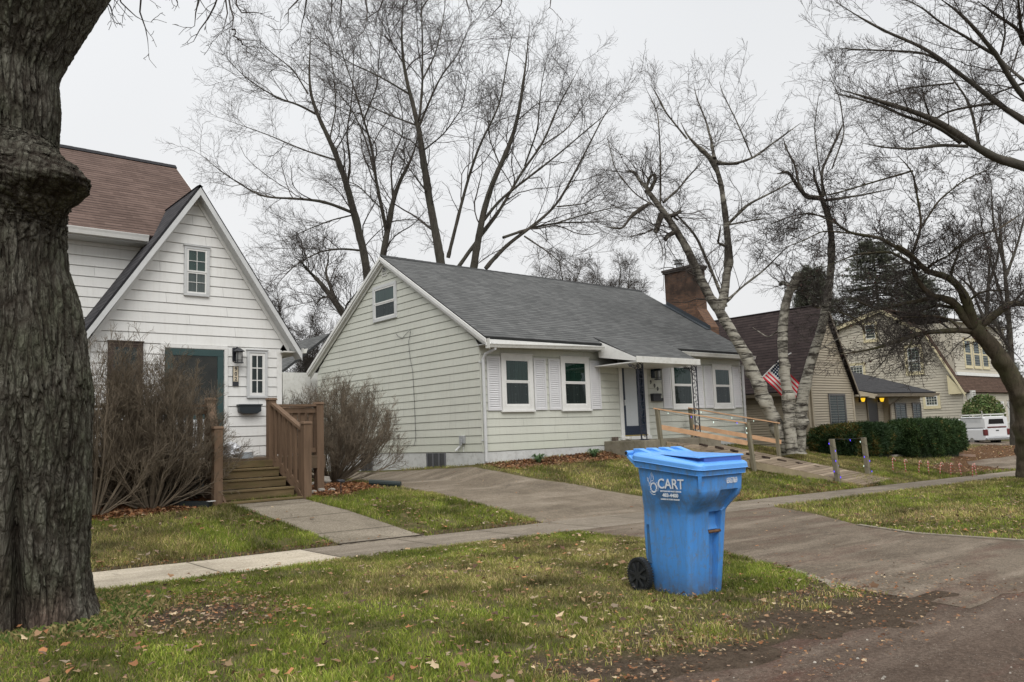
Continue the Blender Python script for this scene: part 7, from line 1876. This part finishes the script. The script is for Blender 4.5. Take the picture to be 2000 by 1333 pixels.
# --- the two leafless rounded shrubs at the white house
M_shrub = plain('shrub_stem', (.15, .122, .09), .9, .45, 3, .1)
def bare_shrub(name, label, base, rad, hgt, n, seed, lean=(0, 0), fan=1.0, x_lim=None):
    r = np.random.default_rng(seed); base = np.array(base)
    t = thing(name, label, 'shrub', tuple(base), 0, 'bare rounded shrubs at the white house')
    a = r.uniform(0, 2 * np.pi, n); rr_ = np.sqrt(r.random(n)); K = 8
    sx_, sy_ = rr_ * np.cos(a), rr_ * np.sin(a)
    end = np.stack([base[0] + lean[0] + sx_ * rad[0], base[1] + lean[1] + sy_ * rad[1], base[2] + hgt * (np.sqrt(np.clip(1 - .95 * rr_ ** 2.4, 0, 1))) * r.uniform(.8, 1.08, n)], -1)
    st = np.stack([base[0] + sx_ * .16, base[1] + sy_ * .12, np.full(n, base[2])], -1)
    s_ = np.linspace(0, 1, K)[None, :, None]
    mid = st[:, None] + (end - st)[:, None] * s_; bow = np.sin(s_ * np.pi)
    outv = np.stack([sx_, sy_, np.zeros(n)], -1)[:, None] * .12 * fan; s_ = np.broadcast_to(s_, (1, K, 1))
    P = mid + bow * outv + np.cumsum(r.normal(0, .022, (n, K, 3)), 1) * s_
    Rr = np.linspace(1, .3, K)[None] * r.uniform(.009, .02, (n, 1))
    V, Fs = tubes(P, Rr, 5); npmesh('stems', V, Fs, M_shrub, t).data.shade_smooth()
    q, rq = grow(P, Rr, 9, (.45, 1.05), 30, .35, seed + 1, K=7, minr=.0036, t0=.18, gnarl=.13, tip=.4, rr=(.4, .7)); q2, rq2 = grow(q, rq, 7, (.18, .5), 34, .25, seed + 2, K=5, minr=.0028, t0=.15, gnarl=.13); q3, rq3 = grow(q2, rq2, 4, (.07, .2), 36, .25, seed + 3, K=3, minr=.0024, t0=.2)
    v1, f1 = tubes(q, rq, 4); v2, f2_ = tubes(np.concatenate([q2]), rq2, 3); v3_, f3_ = tubes(q3, rq3, 3); f2_ = np.concatenate([f2_, f3_ + len(v2)]); v2 = np.concatenate([v2, v3_]); npmesh('twigs', np.concatenate([v1, v2]), np.concatenate([f1, f2_ + len(v1)]), M_shrub, t).data.shade_smooth()
    return t
bare_shrub('bare_shrub', 'big leafless shrub in front of the deck left of the steps', (3.85, 13.4, h(3.85, 13.4)), (1.15, .42), 2.35, 85, 51, (.02, 0), 1.8)
bare_shrub('bare_shrub', 'leafless shrub close behind the big trunk, left of the other deck shrub', (2.95, 13.2, h(2.95, 13.2)), (.95, .5), 2.45, 50, 52, (0, 0), 1.6)
bp = onz(648, 932, .52)
bare_shrub('bare_shrub', 'round leafless shrub right of the steps, before the green house wall', (bp[0] * .84, bp[1] * .84, h(bp[0] * .84, bp[1] * .84)), (1.75, .9), 2.2, 110, 53, (.12, 0.05), 2.6)
leafy('leafy_shrub', 'green leafy shrub beside the porch of the cream house', tuple(ony(1925, 842, 20.5)), (1.7, 1.2, 1.3), 9000, .16, [(.06, .1, .03), (.09, .13, .04), (.12, .12, .05)], 77)

# --- the huge foreground trunk
TD = 6.55
prof_ = [(-420, 70, 190), (-300, 70, 185), (-200, 60, 178), (-100, 55, 172), (-20, 36, 148), (0, 32, 140), (79, 14, 116), (142, 4, 98), (184, 4, 100), (226, 5, 102), (276, 3, 98), (292, 4, 104), (368, 10, 116), (417, 16, 108), (457, 20, 98), (525, 23, 100), (583, 28, 114), (656, 36, 121), (771, 40, 130), (985, 40, 124), (1103, 40, 124), (1170, 42, 130), (1222, 42, 148), (1262, 40, 172), (1300, 38, 196), (1345, 36, 225)]
nz_, nth = 900, 420
vv = np.linspace(-420, 1345, nz_); cu = np.interp(vv, [p[0] for p in prof_], [p[1] for p in prof_]); ru = np.interp(vv, [p[0] for p in prof_], [p[2] for p in prof_])
k_ = np.ones(9) / 9; ru = np.convolve(np.pad(ru, 4, 'edge'), k_, 'valid'); cu = np.convolve(np.pad(cu, 4, 'edge'), k_, 'valid')
ctr = np.stack([at(a, b, TD) for a, b in zip(cu, vv)]); rad = ru * TD / F
th = np.linspace(0, 2 * np.pi, nth, endpoint=False)
rt = M @ np.array([1, 0, 0]); rt[2] = 0; rt /= np.linalg.norm(rt); bkv = np.array([-rt[1], rt[0], 0])     # rt: towards photo right, bkv: away from the camera
TH, ZZ = np.meshgrid(th, np.arange(nz_)); zh = ctr[:, 2][ZZ]; Rb = rad[ZZ]
# the pruning wound: a thick lip pointing right and a bit forward
lipz = np.interp(vv, [275, 296, 306, 348, 384, 396, 414, 436, 456, 490], [0, .14, .27, .74, 1.12, 1.05, .6, .2, .05, 0])[ZZ]
lipa = np.exp(-((np.angle(np.exp(1j * (TH - R(-28))))) / .5) ** 2)
Rb = Rb + lipz * lipa * .44
# flutes and root flare
flut = np.clip(1 - (zh - ctr[-1, 2]) / 1.3, 0, 1)
Rb = Rb * (1 + flut ** 1.5 * .10 * (np.cos(5 * TH + 1.2)) + .02 * np.cos(3 * TH + zh * .8))
cleft = np.exp(-((np.angle(np.exp(1j * (TH - R(-62 ) ))) - .0) / .1) ** 2) * np.clip(1 - (zh - .1) / 1.7, 0, 1)
Rb = Rb - cleft * .22
Rb = Rb + lipz * .04 * np.exp(-((np.angle(np.exp(1j * (TH - R(-95))))) / .9) ** 2)
arcx = np.cos(TH) * .58; arcy = np.sin(TH) * .58
wx = (fbm(arcx * 2.2, arcy * 2.2, zh * 1.3) - .5) * .5; wz = (fbm(arcx * 2 + 9, arcy * 2, zh * 1.5) - .5)
swirl = np.clip((lipz > .02) * 1.0, 0, 1)
fz = 2.0 + 6 * np.clip(lipz * 2.5, 0, 1)
ridg = 1 - np.abs(2 * fbm(arcx * 13 + wx * 4, arcy * 13 + wx * 4, zh * fz + wz * 2.0, 4) - 1) * 3.6
ridg2 = 1 - np.abs(2 * fbm(arcx * 34 + wx * 6, arcy * 34 + 3, zh * 7 + wz * 4, 3) - 1) * 2.6
fine = fbm(arcx * 46, arcy * 46, zh * 34, 3)
Rb = Rb - np.clip(ridg, 0, 1) ** 1.5 * .026 - np.clip(ridg2, 0, 1) ** 2 * .010 + (fine - .5) * .016 + (fbm(arcx * 3, arcy * 3, zh * 3) - .5) * .03
str_ = 1 - np.abs(2 * fbm(arcx * 3 + wx * 2, arcy * 3, zh * 13 + arcx * 7 + wz * 3, 4) - 1) * 3.2
Rb = Rb - np.clip(str_, 0, 1) * .035 * np.clip(lipz * 3, 0, 1)
V = ctr[ZZ][..., :] + rt * (np.cos(TH) * Rb)[..., None] + bkv * (np.sin(TH) * Rb)[..., None]
ii, jj = np.meshgrid(np.arange(nz_ - 1), np.arange(nth), indexing='ij'); j2 = (jj + 1) % nth
Fs = np.stack([ii * nth + jj, ii * nth + j2, (ii + 1) * nth + j2, (ii + 1) * nth + jj], -1).reshape(-1, 4)
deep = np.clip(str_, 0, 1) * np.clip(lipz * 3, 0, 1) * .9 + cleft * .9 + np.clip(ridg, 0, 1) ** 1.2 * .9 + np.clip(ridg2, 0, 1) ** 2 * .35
red = np.clip((fbm(arcx * 3 + 4, arcy * 3, zh * .8) - .5) * 5, 0, 1) * np.clip(1.3 - zh, 0, 1)
M_big = NM('furrowed_bark', .95, .08)
ab = M_big.n('ShaderNodeAttribute'); ab.attribute_name = 'Col'; sb = M_big.n('ShaderNodeSeparateColor'); M_big.l(ab.outputs['Color'], sb.inputs[0])
v = M_big.coord((1, 1, .45)); v1_ = M_big.coord((1, 1, 1)); n1 = M_big.noise(9, 7, .7, v); n2 = M_big.noise(2.2, 5, .6, v1_); n3 = M_big.noise(60, 5, .75, M_big.coord((1, 1, .4)))
cb = M_big.mix(M_big.ramp(n1, [(.35, 0.0), (.65, 1.0)]), (.13, .122, .1), (.2, .192, .16))
cb = M_big.mix(M_big.ramp(n2, [(.42, 0.0), (.62, .65)]), cb, (.1, .112, .07))
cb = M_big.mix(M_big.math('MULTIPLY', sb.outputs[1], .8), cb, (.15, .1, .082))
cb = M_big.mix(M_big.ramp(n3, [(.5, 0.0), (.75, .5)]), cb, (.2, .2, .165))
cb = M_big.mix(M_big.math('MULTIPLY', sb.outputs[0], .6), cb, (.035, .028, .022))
def plates(sc, zst, dist, wid):
    vv_ = M_big.coord((1, 1, zst)); nn_ = M_big.n('ShaderNodeTexNoise'); nn_.inputs['Scale'].default_value = sc * .45; nn_.inputs['Detail'].default_value = 4; M_big.l(vv_, nn_.inputs['Vector'])
    s2_ = M_big.n('ShaderNodeVectorMath', operation='SCALE'); s2_.inputs['Scale'].default_value = dist; M_big.l(nn_.outputs['Color'], s2_.inputs[0])
    ad_ = M_big.n('ShaderNodeVectorMath', operation='ADD'); M_big.l(vv_, ad_.inputs[0]); M_big.l(s2_.outputs[0], ad_.inputs[1])
    vo_ = M_big.n('ShaderNodeTexVoronoi'); vo_.feature = 'DISTANCE_TO_EDGE'; vo_.inputs['Scale'].default_value = sc; M_big.l(ad_.outputs[0], vo_.inputs['Vector'])
    return M_big.ramp(vo_.outputs['Distance'], [(0.0, 0.0), (wid, 1.0)])
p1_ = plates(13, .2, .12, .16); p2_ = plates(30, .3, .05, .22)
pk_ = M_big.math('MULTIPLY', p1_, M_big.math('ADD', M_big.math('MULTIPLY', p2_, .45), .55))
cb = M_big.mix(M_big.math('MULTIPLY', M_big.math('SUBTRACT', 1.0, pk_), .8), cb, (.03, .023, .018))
M_big.color(cb); M_big.bump(M_big.math('ADD', M_big.math('MULTIPLY', pk_, 1.3), M_big.math('ADD', M_big.math('MULTIPLY', n1, .4), M_big.math('MULTIPLY', n3, .8))), 1.0, .022)
ftree = thing('old_maple_tree', 'huge rough barked trunk with a swollen pruning scar at the left edge', 'tree', tuple(ctr[-1]))
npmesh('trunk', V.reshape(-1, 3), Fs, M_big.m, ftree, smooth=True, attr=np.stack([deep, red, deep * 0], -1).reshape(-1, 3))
# crown limbs above the frame and the twigs that hang into it
top = ctr[0]
def wpt(u, v_, D_): return np.array(at(u, v_, D_))
lim = [resample([top + [0, 0, -.5], wpt(180, -380, 6.8), wpt(500, -330, 7.6), wpt(900, -300, 8.6), wpt(1300, -330, 9.5)], [.3, .24, .16, .1, .05], 16),
       resample([top + [0, 0, -.4], wpt(60, -520, 7), wpt(200, -700, 8), wpt(600, -900, 9)], [.35, .3, .2, .1], 16),
       resample([top + [0, 0, -.3], wpt(-150, -500, 6.8), wpt(-500, -700, 7.5)], [.3, .22, .1], 16)]
V, Fs = tubes(np.stack([l[0] for l in lim]), np.stack([l[1] for l in lim]), 12); npmesh('limbs', V, Fs, M_barkbg, ftree, smooth=True)
hang = []
HL = [[(215, -120), (222, -20), (250, 25), (300, 45)], [(205, -100), (210, 0), (214, 32), (230, 50)], [(270, -200), (272, 0), (274, 35), (285, 58), (288, 95), (291, 110)], [(350, -150), (345, -10), (343, 8), (340, 22)], [(395, -180), (388, 0), (384, 30), (378, 50), (362, 63)], [(430, -200), (428, 0), (424, 18), (405, 42), (388, 62), (376, 85), (352, 93)],
      [(450, -200), (446, 5), (442, 30), (436, 55), (431, 70)], [(455, -150), (448, 0), (455, 25), (458, 45), (453, 58), (420, 74)], [(453, 58), (470, 80), (485, 96)], [(470, -120), (456, 5), (472, 28), (500, 27), (530, 22)], [(600, -200), (596, 0), (575, 8), (558, 20), (562, 42), (545, 65)], [(620, -150), (598, 0), (592, 15), (600, 30), (590, 55), (575, 90)],
      [(680, -200), (672, -10), (660, 20), (668, 50), (655, 75)], [(760, -200), (750, 0), (735, 22), (720, 40), (700, 45)], [(800, -200), (795, 0), (780, 20), (760, 30)], [(850, -220), (842, -10), (830, 15), (815, 35), (830, 60)], [(900, -220), (905, 0), (920, 22), (915, 40)], [(980, -220), (985, -5), (975, 18), (960, 30), (940, 45)], [(1080, -240), (1078, 0), (1072, 12), (1066, 22)], [(720, -180), (712, 0), (722, 30), (712, 60), (690, 80)], [(640, -180), (642, 0), (650, 35), (640, 60)]]
for i, l in enumerate(HL):
    Dh = 7.0 + 1.5 * (l[0][0] / 1300) + random.uniform(-.3, .3)
    p_, r2 = trace(l, Dh, 4.2, 1.6, random.uniform(-.3, .3), 12)
    p_[1:-1] += rng.normal(0, .012, (10, 3)); hang.append((p_, r2))
Ph = np.stack([a for a, b in hang]); Rh = np.stack([b for a, b in hang])
q, rq = grow(Ph, Rh, 4, (.12, .42), 48, -.3, 401, K=6, minr=.0032, t0=.35, gnarl=.22, curl=.2, tip=.6); q2, rq2 = grow(q, rq, 2, (.06, .16), 45, .0, 402, K=4, minr=.0028, gnarl=.2)
VV = []; FF = []; ov = 0
for a, b in ((Ph, Rh), (q, rq), (q2, rq2)):
    v_, f_ = tubes(a, b, 5); VV.append(v_); FF.append(f_ + ov); ov += len(v_)
npmesh('hanging_twigs', np.concatenate(VV), np.concatenate(FF), M_twig, ftree, smooth=True)
# rough grass around the foot of the trunk
tb = ctr[-1]
r_ = np.random.default_rng(9); n = 4500; a = r_.uniform(0, 2 * np.pi, n); rr_ = .72 + np.abs(r_.normal(0, .2, n)); x = tb[0] + rr_ * np.cos(a); y = tb[1] + rr_ * np.sin(a)
z = H(x, y); L = r_.uniform(.03, .11, n); la = r_.uniform(0, 2 * np.pi, n); lean = L * r_.uniform(.2, 1.0, n); w_ = .0028
V = np.stack([np.stack([x - w_, y, z], -1), np.stack([x + w_, y, z], -1), np.stack([x + np.cos(la) * lean * .5 + w_ * .8, y + np.sin(la) * lean * .5, z + L * .7], -1), np.stack([x + np.cos(la) * lean, y + np.sin(la) * lean, z + L * .8], -1)], 1)
C = np.where(r_.random((n, 1)) < .45, np.array([.3, .25, .11]), np.array([.1, .15, .035])) * r_.uniform(.7, 1.3, (n, 1))
o = npmesh('tall_grass', V.reshape(-1, 3), np.arange(n * 4).reshape(n, 4), M_blade, attr=np.repeat(C, 4, 0)); tag(o, 'longer ragged grass around the foot of the huge trunk', 'grass', kind='stuff')
